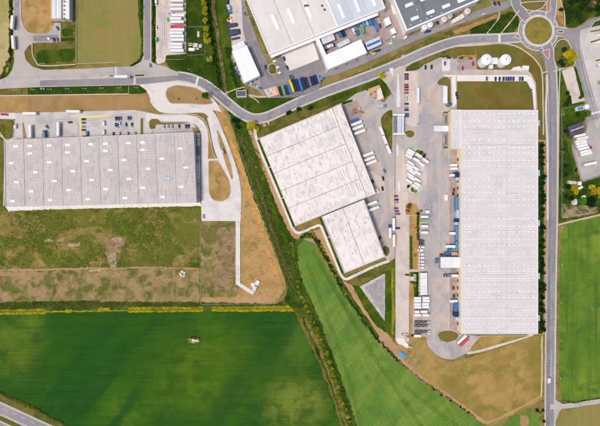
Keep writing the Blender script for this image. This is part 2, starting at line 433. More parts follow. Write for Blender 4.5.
G('earth_bank', [(0.3, (140, 104, 62)), (0.6, (158, 122, 78))], 0.1, 0.3, (104, 98, 44), .5, .65, fine=.2, bump=.4)
paint('white_line', (226, 226, 228), .7, .06); paint('yellow_line', (240, 220, 130), .7, .05); paint('worn_line', (206, 202, 202), .7, .08)
paint('faint_line', (186, 183, 188), .8, .1); paint('pale_patch', (222, 220, 220), .8, .04)
# building surfaces
roof_mat('roof_left', [(0.3, (198, 188, 182)), (0.5, (208, 199, 193)), (0.7, (190, 184, 182))], 0.04, (0.5, .05), (168, 146, 130), .7, .5, .68)
roof_mat('roof_large', [(0.3, (219, 213, 211)), (0.5, (225, 219, 216)), (0.7, (216, 212, 212))], math.radians(90), (0.25, .03), (192, 184, 180), .5, .5, .7, streakamt=.03)
roof_mat('roof_middle', [(0.3, (238, 228, 219)), (0.55, (243, 235, 228)), (0.75, (230, 221, 216))], math.radians(22), (0.55, .07), (176, 152, 136), .8, .5, .68, streakamt=.06)
roof_mat('roof_strip', [(0.3, (230, 223, 221)), (0.6, (222, 216, 218))], math.radians(22), (0.6, .05), (186, 178, 184), .7, .52, .7)
roof_mat('roof_hatch', [(0.3, (222, 216, 214)), (0.6, (212, 208, 212))], math.radians(22), (1.3, .05), (184, 176, 178), .85, .46, .62)
roof_mat('roof_beige', [(0.3, (224, 216, 208)), (0.55, (230, 222, 215)), (0.75, (220, 214, 210))], math.radians(22), (0.35, .04), (190, 176, 160), .4, .55, .75, streakamt=.025)
roof_mat('roof_blue', [(0.3, (202, 208, 214)), (0.55, (210, 214, 218)), (0.75, (196, 204, 212))], math.radians(22), (0.35, .04), (186, 190, 196), .4, .55, .75, streakamt=.025)
roof_mat('roof_grey', [(0.3, (116, 122, 126)), (0.55, (126, 132, 134)), (0.75, (106, 114, 118))], math.radians(22), (0.35, .04), (146, 150, 148), .5, .55, .75, streakamt=.04)
roof_mat('roof_light', [(0.3, (224, 224, 226)), (0.6, (232, 232, 232))], 0, (0.4, .05), (200, 198, 200), .4, .55, .75)
roof_mat('roof_slate', [(0.3, (84, 78, 92)), (0.6, (96, 90, 102))], math.radians(-14), (0.9, .1), (72, 66, 80), .5, .5, .7)
roof_mat('roof_white', [(0.3, (244, 243, 242)), (0.6, (248, 247, 246))], 0, (.3, .05), (232, 230, 230), .3, .6, .8, streakamt=.01)
paint('gutter', (176, 164, 158), .7, .12, (104, 86, 80), .95, .16); paint('gutter_pale', (206, 200, 197), .7, .1, (176, 166, 160), .6)
paint('rib_grey', (186, 176, 170), .6, .2, (214, 206, 200), .8, .12); paint('rib_pale', (208, 202, 199), .6, .14, (226, 221, 218), .9, .1); paint('rib_cream', (236, 228, 220), .6, .08, (216, 204, 194), .6, .12); paint('dome_white', (244, 241, 239), .4, .05, (216, 210, 206), .5, .2); paint('skylight', (246, 247, 248), .25, .02); paint('skylight_blue', (150, 190, 226), .25, .04); paint('vent', (232, 230, 230), .4, .04); paint('vent_dark', (96, 94, 98), .5, .1)
paint('wall_cream', (244, 224, 190), .6, .04, (220, 200, 168), .25); paint('wall_white', (234, 232, 230), .6, .04, (200, 198, 196), .25)
paint('wall_grey', (186, 186, 190), .6, .05, (160, 160, 164), .3); paint('wall_blue', (62, 110, 176), .5, .08); paint('parapet', (240, 238, 236), .5, .03)
paint('parapet_grey', (208, 204, 204), .5, .04); paint('dock_dark', (74, 72, 80), .6, .1); paint('glass', (52, 62, 76), .12, .03, spec=.6); paint('steel', (148, 150, 156), .4, .06, metal=.4)
paint('blue_cladding', (84, 130, 178), .5, .08); paint('navy', (36, 46, 82), .45, .1); paint('pale_blue', (166, 196, 222), .45, .06); paint('frame_blue', (96, 112, 146), .5, .1); paint('teal', (40, 130, 170), .45, .1)
paint('tank_white', (240, 240, 242), .4, .02, (206, 212, 222), .35); paint('tank_pink', (226, 206, 200), .5, .04, (196, 176, 168), .4)
# vehicles
CARC = dict(white=(238, 238, 238), silver=(182, 184, 190), grey=(118, 120, 128), dark=(44, 46, 56), navy=(36, 44, 96), blue=(50, 92, 160), lightblue=(96, 150, 196), red=(206, 44, 70), maroon=(122, 40, 60), black=(28, 28, 32), teal=(44, 118, 158), green=(96, 176, 104), yellow=(220, 206, 60), tan=(196, 168, 130), violet=(120, 100, 156), orange=(222, 160, 96), cream=(240, 230, 208))
for k, c in CARC.items(): paint('paint_' + k, c, .3, .03, spec=.5)
paint('tarp_white', (242, 241, 239), .5, .03, (206, 203, 199), .6, .3); paint('tarp_cream', (244, 234, 210), .5, .03, (226, 214, 190), .4, .9); paint('tyre', (26, 26, 28), .85, .1); paint('chassis', (56, 56, 62), .6, .1)
paint('deck', (112, 102, 96), .75, .15, (80, 72, 68), .5)
paint('wood', (206, 172, 138), .8, .12, (170, 130, 96), .5); paint('rust', (168, 112, 84), .8, .15); paint('rubble', (180, 160, 126), .9, .1); paint('heap_pale', (226, 212, 186), .9, .12, (176, 160, 120), .6); paint('bark', (88, 70, 50), .9, .2)
paint('tarpaulin_dark', (66, 70, 96), .6, .12, (44, 46, 62), .5); paint('tarpaulin_faded', (84, 150, 180), .6, .12, (150, 176, 180), .7); paint('tarpaulin_blue', (52, 146, 190), .5, .1, (120, 180, 206), .5)
paint('pole', (200, 202, 206), .4, .03, metal=.3); paint('lamp_glass', (236, 236, 230), .3, .02); paint('fence_metal', (190, 186, 176), .6, .08); paint('fence_concrete', (208, 202, 188), .8, .08)
L = leaf_mat
L('leaf_dark', [(0.25, (34, 66, 22)), (0.5, (48, 84, 28)), (0.75, (70, 104, 36))]); L('leaf_deep', [(0.25, (26, 58, 30)), (0.5, (36, 74, 36)), (0.75, (52, 92, 44))])
L('leaf_green', [(0.25, (74, 112, 22)), (0.5, (96, 134, 30)), (0.75, (124, 152, 46))]); L('leaf_bright', [(0.25, (72, 140, 36)), (0.5, (92, 160, 44)), (0.75, (120, 176, 60))])
L('leaf_yellow', [(0.25, (176, 172, 28)), (0.5, (208, 200, 36)), (0.75, (226, 216, 66))]); L('leaf_gold', [(0.25, (196, 172, 30)), (0.5, (220, 196, 38)), (0.75, (232, 210, 66))]); L('leaf_lime', [(0.25, (140, 158, 32)), (0.5, (172, 180, 44)), (0.75, (204, 202, 72))])
L('leaf_rape', [(0.25, (150, 146, 30)), (0.5, (182, 170, 36)), (0.75, (198, 186, 56))]); L('leaf_pale', [(0.25, (170, 182, 76)), (0.5, (200, 204, 106)), (0.75, (220, 220, 140))]); L('leaf_reed', [(0.25, (150, 130, 86)), (0.5, (180, 158, 110)), (0.75, (128, 124, 66))])
L('leaf_olive', [(0.25, (118, 116, 48)), (0.5, (142, 134, 60)), (0.75, (164, 150, 80))]); L('leaf_straw', [(0.25, (176, 148, 100)), (0.5, (198, 168, 118)), (0.75, (156, 140, 80))])

# ================================================================== THE SETTING: ground, fields, roads
M = MATS
mb = MB(); mb.add([(-6000, -6000, 0), (6000, -6000, 0), (6000, 6000, 0), (-6000, 6000, 0)], [(0, 1, 2, 3)])
o = mb.build('ground', M['dry_ground']); o['kind'] = 'structure'

# --- fields
sheet('crop_field', [(-200, 313), (60, 312), (200, 310.5), (294, 310), (302, 322), (316, 353), (330, 389), (344, 430), (366, 500), (-200, 500)], M['crop_left'], 3, .35)
sheet('crop_field', [(303, 239.5), (308, 239), (313, 243), (319, 253), (326, 266), (336, 280), (346, 297), (361.5, 320), (375, 340), (400, 364), (423, 383), (450, 400.5), (484, 425), (560, 485), (378, 500), (356, 426), (342, 384), (332, 356), (322, 332), (315, 316), (306, 295), (300, 277), (296, 261), (296.5, 247)], M['crop_middle'], 2.5, .3)
sheet('crop_field', [(560.5, 236), (562, 228), (568, 224.5), (580, 221.5), (600, 216.5), (720, 186), (720, 385), (600, 398), (576, 403), (567, 402), (560.8, 398), (559.5, 380), (558.8, 300)], M['crop_right'], 3, .3)
sheet('crop_field', [(498, 430), (506, 423), (514, 415), (524, 411.5), (533, 412.5), (539, 418), (541, 440), (500, 470)], M['crop_middle'], 3, .3)
sheet('field', [(562, 420), (565, 411), (580, 406.5), (600, 403.5), (720, 388), (720, 520), (561, 520)], M['meadow'], 3, .3)
sheet('field', [(-160, 98), (0, 96.5), (60, 95), (129, 94), (138, 86), (146, 91), (150, 98), (153, 107), (140, 110.5), (100, 111), (0, 113), (-160, 114)], M['soil'], 2, .2)
sheet('field', [(77, -120), (142.5, -120), (142.5, 50), (139, 62), (134, 66), (117, 66.5), (116, 63.5), (77.5, 63.5)], M['meadow'], 1.5, .2)
sheet('field', [(-160, -120), (10, -120), (10, 55), (9, 70), (0, 79), (-160, 82)], M['tan_field'], 4, .3)
sheet('soil', [(-160, 98.6), (0, 97.2), (28, 96.6), (29, 111.6), (0, 112), (-160, 113)], M['golden_soil'], .5, .2)
sheet('grass_verge', [(21, -120), (51.5, -120), (51.5, 18.5), (55, 22), (54.5, 28), (50, 33), (44, 34.5), (32, 34.5), (26, 31), (21, 22)], M['dry_grass'], 3, .15)
sheet('grass_verge', [(24, 50), (28, 45), (33, 43), (60, 43), (61, 18), (69, 18), (69, -120), (76.5, -120), (76.5, 67), (60, 70), (44, 70), (34, 67), (26, 60)], M['olive_verge'], 3, .2)
sheet('lawn', [(61.5, 29), (73, 28.5), (74, 36.5), (62, 36.5)], M['dark_lawn'], 3, .25)
sheet('lawn', [(61, 38), (75, 37.5), (75, 41), (61, 41)], M['dark_lawn'], 1, .25)
sheet('lawn', [(36, 52), (42, 50.5), (74, 48.5), (75.5, 57), (73, 61), (42, 64), (37, 62)], M['dark_lawn'], 3, .3)
sheet('grass_verge', [(140, -120), (143.6, -120), (143.6, 60), (140, 65), (132, 67), (134, 64), (140, 57), (141.5, 40), (139, 22), (138, 10)], M['green_verge'], 3, .3)
sheet('grass_verge', [(8.5, -120), (13.2, -120), (13.2, 56), (14.5, 66), (11, 75), (0, 80.5), (-160, 82), (-160, 80), (0, 78), (7.5, 73), (9.5, 60)], M['green_verge'], 3, .3)
sheet('grass_verge', [(152, -120), (156, -120), (156, 63), (152, 63)], M['green_verge'], .8, .15)
sheet('grass_verge', [(27, 87), (140, 84.5), (145, 88), (147, 93), (139, 93.8), (27, 95.6)], M['dark_lawn'], 2, .15)
sheet('grass_verge', [(-160, 89.5), (27, 87), (28.5, 95.6), (-160, 98)], M['olive_verge'], .5, .15)
sheet('path', [(-160, 96), (0, 95.2), (60, 94.4), (129, 93.4), (129, 94.4), (60, 95.4), (0, 96.4), (-160, 97.4)], M['footpath'], 0)

# --- rough green ground in the north, ditch
sheet('rough_grass', [(185, -120), (222, -120), (227, 0), (231, 45), (236, 60), (245, 84), (240, 98), (262, 98), (278, 92), (303, 97), (276, 112), (258, 118), (243, 111), (225, 95), (211, 85), (200, 78), (186, 73), (172, 70), (165, 62), (166, 55), (185, 54)], M['dark_lawn'], 2, .3)
sheet('soil', [(218.5, -120), (228, -120), (229, 0), (231, 40), (234, 60), (231, 64), (226, 44), (222.5, 0)], M['field_edge'], 2, .4)
ribbon('ditch', [(211, -120), (213, 0), (216, 22), (218.5, 42), (221, 57), (224, 78), (227, 96)], 3, M['reed_bed'], amp=.4)
ribbon('grass_strip', [(216, -120), (220, 0), (222, 28), (226, 56), (232, 78), (238, 92)], 5, M['green_verge'], amp=.4)
sheet('grass_verge', [(-160, 136), (-2, 137), (14, 138), (5.2, 143), (6, 208), (-160, 208)], M['olive_verge'], 1, .3)
sheet('scrub_ground', [(-160, 205), (4.5, 207), (40, 208), (200, 203), (202, 221), (236, 221), (236.5, 298), (201, 298), (200, 303.5), (0, 306), (-160, 307)], M['scrub'], 1, .3)
sheet('scrub_ground', [(200.5, 221), (235.8, 221), (236.5, 297.5), (201, 298)], M['scrub_dry'], 1, .3)
sheet('scrub_ground', [(-160, 265), (12, 265), (40, 272), (100, 267), (165, 268), (199, 269), (199.5, 303), (100, 303), (48, 303), (0, 303), (-160, 304)], M['scrub_dry'], 3, .8)
sheet('soil', [(217, 230), (224, 226), (234, 228), (235, 250), (234, 278), (224, 290), (216, 288), (219, 262)], M['mauve_soil'], 4, .8)
sheet('soil', [(105, 240), (118, 234), (124, 240), (121, 252), (118, 262), (110, 268), (108, 258), (104, 250)], M['mauve_soil'], 4, .9)
for pts in ([(112, 238), (122, 236.5), (124, 240), (117, 243), (113, 242)], [(108, 256), (115, 252), (117, 258), (112, 263), (108, 262)], [(109, 265), (116, 262), (118, 268), (111, 269)], [(44, 239.5), (54, 238.8), (53, 241.5), (45, 242)], [(55, 239), (64, 238), (63, 241.5), (56, 241.5)], [(67, 244), (80, 243), (80, 246), (69, 246.3)], [(88, 271), (98, 267.5), (110, 267), (108, 269.3), (96, 271.5), (90, 273)]):
    sheet('soil', pts, M['bare_soil'], 2, .5)
ribbon('dirt_track', [(0, 270), (60, 269), (110, 268), (160, 267.5), (199, 269)], 1.4, M['dirt_track'], amp=.4, dz=.003)
sheet('dry_ground', [(213, 104), (222, 105), (233, 128), (246, 165), (259, 205), (276, 252), (286.5, 286), (275, 304), (201, 304.5), (201, 297), (236, 297), (241, 285), (241, 205), (237, 165), (225, 138), (219, 122)], M['dry_grass'], 1, .25)
ribbon('soil', [(201, 301.3), (240, 300.6), (275, 300.2)], 5, M['dirt_track'], amp=.3)
ribbon('soil', [(226, 127), (233, 145), (240, 163), (248, 190), (257, 215), (265, 240), (272, 262), (279, 284)], 4.4, M['ochre_soil'], amp=.9)
sheet('grass_verge', [(-160, 303), (0, 302.5), (48, 301.5), (100, 301.5), (200, 302), (275, 304), (285, 299), (297, 305), (295, 309), (200, 311), (0, 314), (-160, 316)], M['field_edge'], 2, .5)
sheet('grass_verge', [(-160, 303.2), (0, 302.5), (48, 301), (100, 300.5), (100, 303.2), (48, 305.5), (0, 306), (-160, 307.5)], M['ditch_green'], 2, .6)
for pts in ([(-160, 310.6), (0, 309.8), (45, 309), (45.4, 313.6), (0, 314.8), (-160, 315.5)], [(65, 309.7), (72, 309.3), (72, 312.4), (65, 312.8)], [(97, 308.1), (110, 307.6), (110, 311.2), (97, 311.6)], [(128, 307.6), (137, 307.2), (203, 306.8), (203, 311.6), (128, 312.4)], [(211.5, 306.8), (270, 306), (293, 305.6), (299, 311), (306.5, 324), (303.5, 325), (295, 311.5), (211.5, 311.4)], [(45, 311), (128, 309.8), (128, 311), (45, 312.4)]):
    sheet('flower_strip', pts, M['rape_strip'], 1, .3)

# --- strip between the left estate and the middle warehouse
sheet('ditch_bank', [(226, 104), (235, 108), (246, 122), (262, 158), (283, 205), (293, 232), (297, 240), (295, 250), (297, 263), (302, 280), (311, 300), (322, 326), (334, 358), (346, 392), (357, 426), (380, 500), (352, 500), (340, 426), (326, 386), (313, 353), (301, 322), (294, 309.5), (284, 300), (288, 287), (270, 240), (250, 187), (236, 140)], M['ditch_green'], 2, .5)
ribbon('ditch', [(238, 133), (243, 140), (251, 160), (257, 178), (262, 197), (266, 212), (272, 230), (278, 245), (286, 268), (293, 290)], 3.8, M['reed_bed'], amp=.7)
ribbon('grass_strip', [(239, 118), (250, 142), (262, 172), (272, 205), (284, 236), (290, 252), (296, 272)], 5, M['green_verge'], amp=.5)
ribbon('grass_strip', [(299, 318), (312, 345), (326, 378), (340, 418), (362, 490)], 3, M['olive_verge'], amp=.7)
ribbon('soil', [(305, 318), (318, 345), (331, 378), (345, 420), (366, 490)], 3, M['reed_bed'], amp=.6)
sheet('soil', [(288, 243), (293, 242), (296, 258), (293, 262)], M['olive_verge'], 2, .3)

# --- around the middle warehouse
sheet('grass_verge', [(244, 119), (258, 124), (285, 114), (300, 107), (350, 88), (386, 74), (392, 84), (390, 96), (366, 96), (343, 106), (330, 109), (262, 138), (281, 190), (298, 232), (322, 223), (345, 277), (395, 256), (395, 345), (380, 336), (362, 314), (345, 292), (334, 272), (318, 243), (300, 238), (293, 233), (283, 205), (262, 158)], M['olive_verge'], 2, .3)
sheet('dirt_track', [(247, 122), (252, 131), (258, 136), (296, 231), (301, 235), (320, 228), (325, 229), (343, 280), (352, 284), (375, 318), (398, 347), (418, 368), (450, 392), (484, 417), (488, 425), (480, 422), (450, 399), (423, 381), (398, 360.5), (382, 346), (361, 316), (345, 293), (334, 274), (318, 244), (302, 239), (294, 239), (284, 222), (263, 172), (250, 140)], M['dirt_track'], 2, .4)
ribbon('grass_verge', [(297, 262), (295.4, 248), (301, 239.4), (308.6, 235.6), (315.6, 239), (322, 249), (329, 262.6), (339, 278), (349, 295), (364.4, 318), (378, 338)], 4.4, M['green_verge'], amp=.4)
sheet('grass_verge', [(303, 107), (330, 97), (360, 86.5), (382, 77), (387, 85), (387, 97), (384, 99), (380, 87), (356, 93), (335, 101.5), (318, 109)], M['green_verge'], 2, .3)
sheet('grass_verge', [(358, 288), (366, 279), (384, 270), (395, 258), (395, 338), (386, 332), (384, 322)], M['green_verge'], 1.5, .4)
sheet('grass_verge', [(352, 285), (360, 286), (384, 322), (386, 333), (376, 326), (364, 308)], M['green_verge'], 1, .4)
sheet('grass_verge', [(345, 281), (362, 272), (384, 263), (392, 261), (393, 270), (384, 272), (359, 286), (352, 285)], M['olive_verge'], 2, .4)
ribbon('grass_strip', [(392.5, 268), (392.8, 300), (392.5, 335)], 2.2, M['rape_strip'], amp=.3)
sheet('gravel_pond', [(359.5, 286.5), (384.8, 273.3), (384.8, 321), (380, 315)], M['gravel_edge'], .6, .1)
sheet('gravel_pond', [(365, 287.2), (383.6, 276.5), (384.2, 316), (381, 312)], M['gravel'], .8, .2)

# --- dry lawns of the north-east block and beyond
sheet('dry_lawn', [(403, 72), (411, 63), (430, 55.5), (450, 48), (480, 45), (505, 45), (520, 49), (534, 58), (542, 72), (546, 90), (547.5, 140), (546.5, 300), (545, 402), (541, 402), (536, 335), (536, 108), (456, 110), (452, 75), (452, 56), (440, 57), (422, 66)], M['olive_lawn'], 2, .2)
sheet('dry_lawn', [(456, 81), (526, 81), (532, 92), (534, 110), (456, 111)], M['olive_lawn'], 1, .1)
sheet('soil', [(538, 140), (546, 140), (546, 335), (538, 335)], M['dry_grass'], 1, .2)
sheet('grass_verge', [(537, 142), (543.4, 142), (543.6, 240), (543.4, 334), (537, 334)], M['ditch_green'], .5, .4)
sheet('grass_verge', [(303, 96.3), (350, 76.3), (400, 53.3), (440, 33.5), (470, 23), (498, 12.5), (511, 10), (516, 13), (519, 20), (519, 27), (513, 33), (500, 34.5), (470, 35.8), (450, 39), (425, 48), (400, 60), (375, 69.4), (350, 79.4), (325, 87.5), (305, 97)], M['olive_verge'], 1.5, .2)
sheet('lawn', [(470, 28), (485, 22), (497, 19.5), (500, 15), (513, 11.5), (518.5, 17.5), (519, 26), (512, 32.5), (500, 34), (470, 34.3)], M['dark_lawn'], 2, .3)
sheet('soil', [(452, 31), (480, 20.5), (497, 14), (499, 17), (480, 25), (455, 35)], M['soil'], 1.5, .3)
sheet('grass_verge', [(555, 66), (561, 66), (572, 103), (588, 112), (584, 120), (574, 135), (570, 142), (576, 166), (581, 183), (600, 177), (720, 146), (720, 186), (600, 213), (580, 218.5), (559.5, 222), (556, 226), (556.5, 107)], M['green_verge'], 2, .4)
sheet('grass_verge', [(557, 140), (566, 140), (576, 184), (566, 190), (557, 185)], M['dark_lawn'], 2, .6)
sheet('farmyard', [(563, 203), (575, 206), (590, 204), (598, 207), (597, 212), (580, 216.5), (563, 218), (561, 210)], M['farm_yard_soil'], 2, .6)
sheet('grass_verge', [(561, -120), (720, -120), (720, 0), (600, 16.5), (588, 18), (580, 25), (574, 27.5), (565, 26.5), (563, 12)], M['dark_lawn'], 3, .3)
sheet('soil', [(584, 1), (592, -1), (597, 3), (594, 7), (587, 6)], M['soil'], 2, .5)
sheet('grass_verge', [(556, -120), (561, -120), (562, 4), (564.5, 26), (560, 24), (555.5, 13), (556, 4)], M['dry_grass'], 2, .2)
sheet('grass_verge', [(520, -120), (546, -120), (546, 0), (520, 2)], M['olive_lawn'], 2, .2)
sheet('dry_field', [(396, 346), (404, 340), (411, 336), (425, 336), (429, 348), (438, 357), (450, 361), (470, 357), (500, 347), (532, 335.5), (546, 335), (545.5, 398), (541, 400), (520, 411), (500, 421), (488, 425), (484, 420), (450, 395), (423, 377), (404, 360)], M['golden_grass'], 2, .3)
ribbon('dirt_track', [(487, 422), (500, 417.5), (520, 407.5), (541, 396)], 1.8, M['dirt_track'], amp=.2)
ribbon('dirt_track', [(541.5, 336), (541.8, 370), (541, 397)], 1.4, M['footpath'], amp=.2)
sheet('soil', [(520, 415), (526, 414), (529, 421), (528, 430), (521, 430)], M['soil'], 2, .5)

# ------------------------------------------------------------------ PAVED GROUND
P_ = lambda *a, **k: sheet(*a, **k)
# motorway corner, bottom left
def mway(c0): return [(-160, c0 - 74), (0, c0), (60, c0 + 27.8), (160, c0 + 74)]
sheet('grass_verge', [(-160, 316), (0, 392.5), (30, 405), (66, 426), (160, 472), (160, 560), (-160, 560)], M['olive_verge'], 1, .3)
ribbon('motorway', mway(408), 11.5, M['asphalt'], False); ribbon('motorway', mway(427), 11.5, M['asphalt'], False)
for c0 in (402.8, 413.3, 421.8): mark(mway(c0), .35)
for c0 in (407, 427): mark(mway(c0), .25, dash=5)
for c0 in (401.6, 414.6, 420.6): ribbon('kerb', mway(c0), .7, M['kerb_concrete'], False)

# west road and junctions
sheet('road', [(-160, 82), (0, 80), (8, 76.5), (12.5, 70), (14.6, 60), (14.5, 48), (13, 30), (13, -120), (21.5, -120), (21.5, 18), (24, 27), (29, 32.5), (36, 34), (46, 33.5), (52, 30), (54.5, 24), (55, 19.3), (61, 19.3), (61, 42.5), (36, 42.8), (29, 45.5), (24.5, 52), (26, 60), (33, 67), (44, 70), (80, 69), (116, 67), (133, 66.5), (140.5, 62), (143.5, 55), (143.5, -120), (151.5, -120), (151.5, 62), (156, 64.5), (166, 66.5), (172, 70), (180, 72.4), (179, 81.2), (165, 84), (141, 85.2), (80, 86.4), (40, 87.2), (0, 89), (-160, 91)], M['asphalt_warm'], 2)
sheet('road', [(40, 80.5), (80, 79.5), (140, 78), (178, 75.5), (178.6, 80.6), (165, 83), (141, 84.2), (80, 85.6), (40, 86.2)], M['asphalt'], 2)
ribbon('road', [(17, -120), (17, 10), (17.5, 30)], 5.2, M['asphalt'], False)
sheet('road', [(33, 36), (58, 35), (59.5, 41.2), (34, 41.5)], M['asphalt'], 1)
ribbon('road', [(147.3, -120), (147.3, 20), (147.3, 60)], 6, M['asphalt'], False)
ribbon('pavement', [(151, -120), (151, 20), (151, 60)], 1.2, M['footpath'], False)
sheet('lorry_park', [(156, -120), (186, -120), (186, 54), (166, 55.5), (165.5, 62), (158, 64.5), (156, 62)], M['pink_concrete'], 1.5)
# pale concrete access to the left warehouse
sheet('concrete_road', [(139, 85.1), (178, 80.6), (197, 85), (207, 92), (217, 103.5), (222, 112), (210, 110), (180, 110.5), (160, 112), (153, 106), (149, 95), (146, 90)], M['pale_concrete'], 1)
sheet('car_park', [(15, 113), (60, 112), (135, 110), (146, 112), (156, 114), (157, 122), (150, 137), (5, 142), (14, 137.5), (15.5, 125)], M['yard_concrete'], 1)
sheet('concrete_road', [(-160, 114), (16, 112.8), (16, 119), (-160, 121)], M['pale_concrete'], 1)
sheet('car_park', [(156, 122.5), (192, 122.5), (197, 128), (198, 140), (150, 140)], M['yard_concrete'], 1)
ribbon('concrete_road', [(146, 117.5), (165, 118.2), (186, 118.3), (196, 121), (202.2, 127), (204.9, 136), (205, 160), (205, 210)], 7.2, M['pale_concrete'])
ribbon('concrete_road', [(153, 99), (157, 105), (164, 109.3), (180, 110), (200, 109.2), (208, 111.5), (214, 119), (219, 131), (227, 151), (234, 172), (237.2, 190), (237.5, 212)], 7.2, M['pale_concrete'])
ribbon('concrete_road', [(210, 117), (213, 128), (215.5, 142), (220.5, 158), (227, 171), (234, 186)], 6, M['pale_concrete'])
sheet('concrete_road', [(201.5, 196), (209, 190), (232, 184), (240.2, 186), (240.8, 198), (240.8, 221), (201.5, 221)], M['pale_concrete'], 1)
ribbon('concrete_road', [(206, 160), (218, 159.5)], 1.8, M['pale_concrete'], False)
ribbon('concrete_road', [(238, 218), (238, 284)], 4.6, M['pale_concrete'], False); ribbon('concrete_road', [(237.5, 283), (245, 288), (253.5, 293.5)], 3.6, M['pale_concrete'])
sheet('apron', [(5, 206), (100, 204.5), (200, 201.5), (201.5, 206), (150, 207.2), (60, 209.3), (14, 211), (10, 212)], M['white_concrete'], 1, .25)
sheet('path', [(0, 136), (4, 139), (5, 146), (3.4, 206), (4.6, 206), (6.2, 140), (2, 134)], M['footpath'], 0)
sheet('traffic_island', [(165, 95), (167.5, 87.5), (177, 84.8), (196, 87.5), (205, 93), (214.5, 103.5), (206, 105.2), (190, 104), (170, 104)], M['soil'], 4, rise=.13, kerb=.8)
sheet('traffic_island', [(157.5, 114.6), (180, 113.9), (196, 114.7), (204, 119), (208, 127.5), (210.5, 138), (213, 152), (216.5, 159), (207.9, 159), (208.3, 140), (207.5, 130), (203.5, 122), (197, 117), (185, 114.9), (160, 115.4)], M['dry_grass'], 1, rise=.13, kerb=.5)
sheet('traffic_island', [(208.4, 160.6), (218, 160.4), (222, 167), (229.5, 180), (231.3, 190), (229.5, 198), (222, 202), (213, 200.5), (208.8, 193)], M['dry_grass'], 3, rise=.13, kerb=.6)
sheet('traffic_island', [(216.4, 130), (218.4, 130.5), (224.5, 145), (231, 164), (233.3, 178), (231.6, 180), (226, 165), (221, 149)], M['dry_grass'], 1, rise=.13, kerb=.4)
sheet('traffic_island', [(140.6, 118), (143.6, 118), (143.6, 135.4), (140.6, 135.4)], M['olive_lawn'], 1.4, rise=.13, kerb=.4)
sheet('traffic_island', [(149.4, 121), (152, 118.8), (158, 119), (162, 122.6), (186, 122.4), (186, 124), (156, 125), (156, 128.6), (151, 129.6), (149.2, 127)], M['olive_lawn'], 1.2, rise=.13, kerb=.4)
sheet('traffic_island', [(-20, 118.6), (13, 119), (15.4, 121.5), (13, 138.5), (5.5, 139.6), (1.5, 134), (-6, 124)], M['olive_verge'], 2, rise=.12, kerb=.5)
sheet('traffic_island', [(191.5, 127.5), (196.4, 127.5), (197.6, 132.5), (193.5, 133)], M['farm_yard_soil'], 1, rise=.12)
sheet('soil', [(22.5, 123), (24, 123), (27, 138), (23.4, 138.5)], M['farm_yard_soil'], .5, .1)
for pts in ([(109, 75.2), (115, 75), (115, 76.7), (109.4, 76.8)], [(135, 74.6), (144.6, 74), (144.8, 76.4), (135.2, 77)]): sheet('traffic_island', pts, M['green_verge'], .6, rise=.13, kerb=.5)
sheet('pavement', [(98, 77.6), (109, 75.2), (109.4, 77), (104, 78.2)], M['footpath'], .5)

# main curving road
MAIN = [(178, 76.6), (188, 78.2), (198, 81.4), (208, 86.8), (219, 95.5), (230, 105), (241, 113.5), (250, 117.8), (258, 118.8), (268, 116.6), (284, 109.5), (300, 102.2), (325, 92), (350, 83), (375, 73.8), (400, 63.6), (425, 52.2), (450, 43.2), (470, 39.8), (500, 38.8), (522, 37.5)]
ribbon('pavement', MAIN, 10.6, M['kerb_concrete'])
ribbon('road', MAIN, 8.4, M['asphalt'], dz=.008)
ribbon('road', MAIN[:6], 7.6, M['asphalt_dark'])
# service road, northern estate yards
sheet('service_road', [(232, -120), (243, -120), (250, 20), (262, 52), (270, 66), (283, 54), (314, 40), (325, 54), (327, 71), (346, 66), (346, 71), (322, 78.5), (318, 93), (295, 97), (268, 98), (262, 95), (257, 84), (246, 50), (234, 20)], M['asphalt_dark'], 2)
sheet('service_road', [(234, 40), (246, 42), (260, 80), (262, 95), (268, 98), (258, 90), (243, 84), (231, 60)], M['brown_paving'], 1)
sheet('works_yard', [(228, -120), (234, -120), (243, 30), (247, 46), (233, 50), (230, 30)], M['pink_concrete'], 1)
sheet('works_yard', [(314, 37), (385, 9), (382, -120), (398, -120), (405, 32), (409, 40), (392, 50), (370, 59), (345, 70), (328, 72)], M['brown_paving'], 1)
ribbon('service_road', [(296, 82), (318, 75), (340, 69.5), (370, 57.5), (400, 44), (430, 31.5), (460, 20.5), (485, 11.8), (505, 5.5), (518, -4), (524, -30), (526, -120)], 7, M['asphalt'])
sheet('loading_yard', [(281, 55), (313, 41.5), (319, 59.5), (290, 71)], M['roof_beige'], .5)
sheet('concrete_pad', [(264, 90), (276, 86), (279, 94), (268, 98)], M['pink_concrete'], 1)
sheet('traffic_island', [(268, 66), (272, 63.5), (276, 65), (277, 73), (273, 75), (268.5, 73)], M['olive_verge'], 3, rise=.12, kerb=.5)
sheet('grass_verge', [(242.5, -120), (247, -120), (247.5, 0), (269.5, 54), (267.5, 55.5), (261, 41), (250, 20), (245, 5)], M['olive_verge'], 1, .2)
ribbon('footpath', [(246, 94.3), (256, 96.5), (266, 97)], 1.4, M['footpath'])
ribbon('footpath', [(225, 94), (234, 90), (245, 87)], .9, M['footpath']); ribbon('footpath', [(249, 95.5), (256, 100), (259, 103)], .9, M['footpath']) 
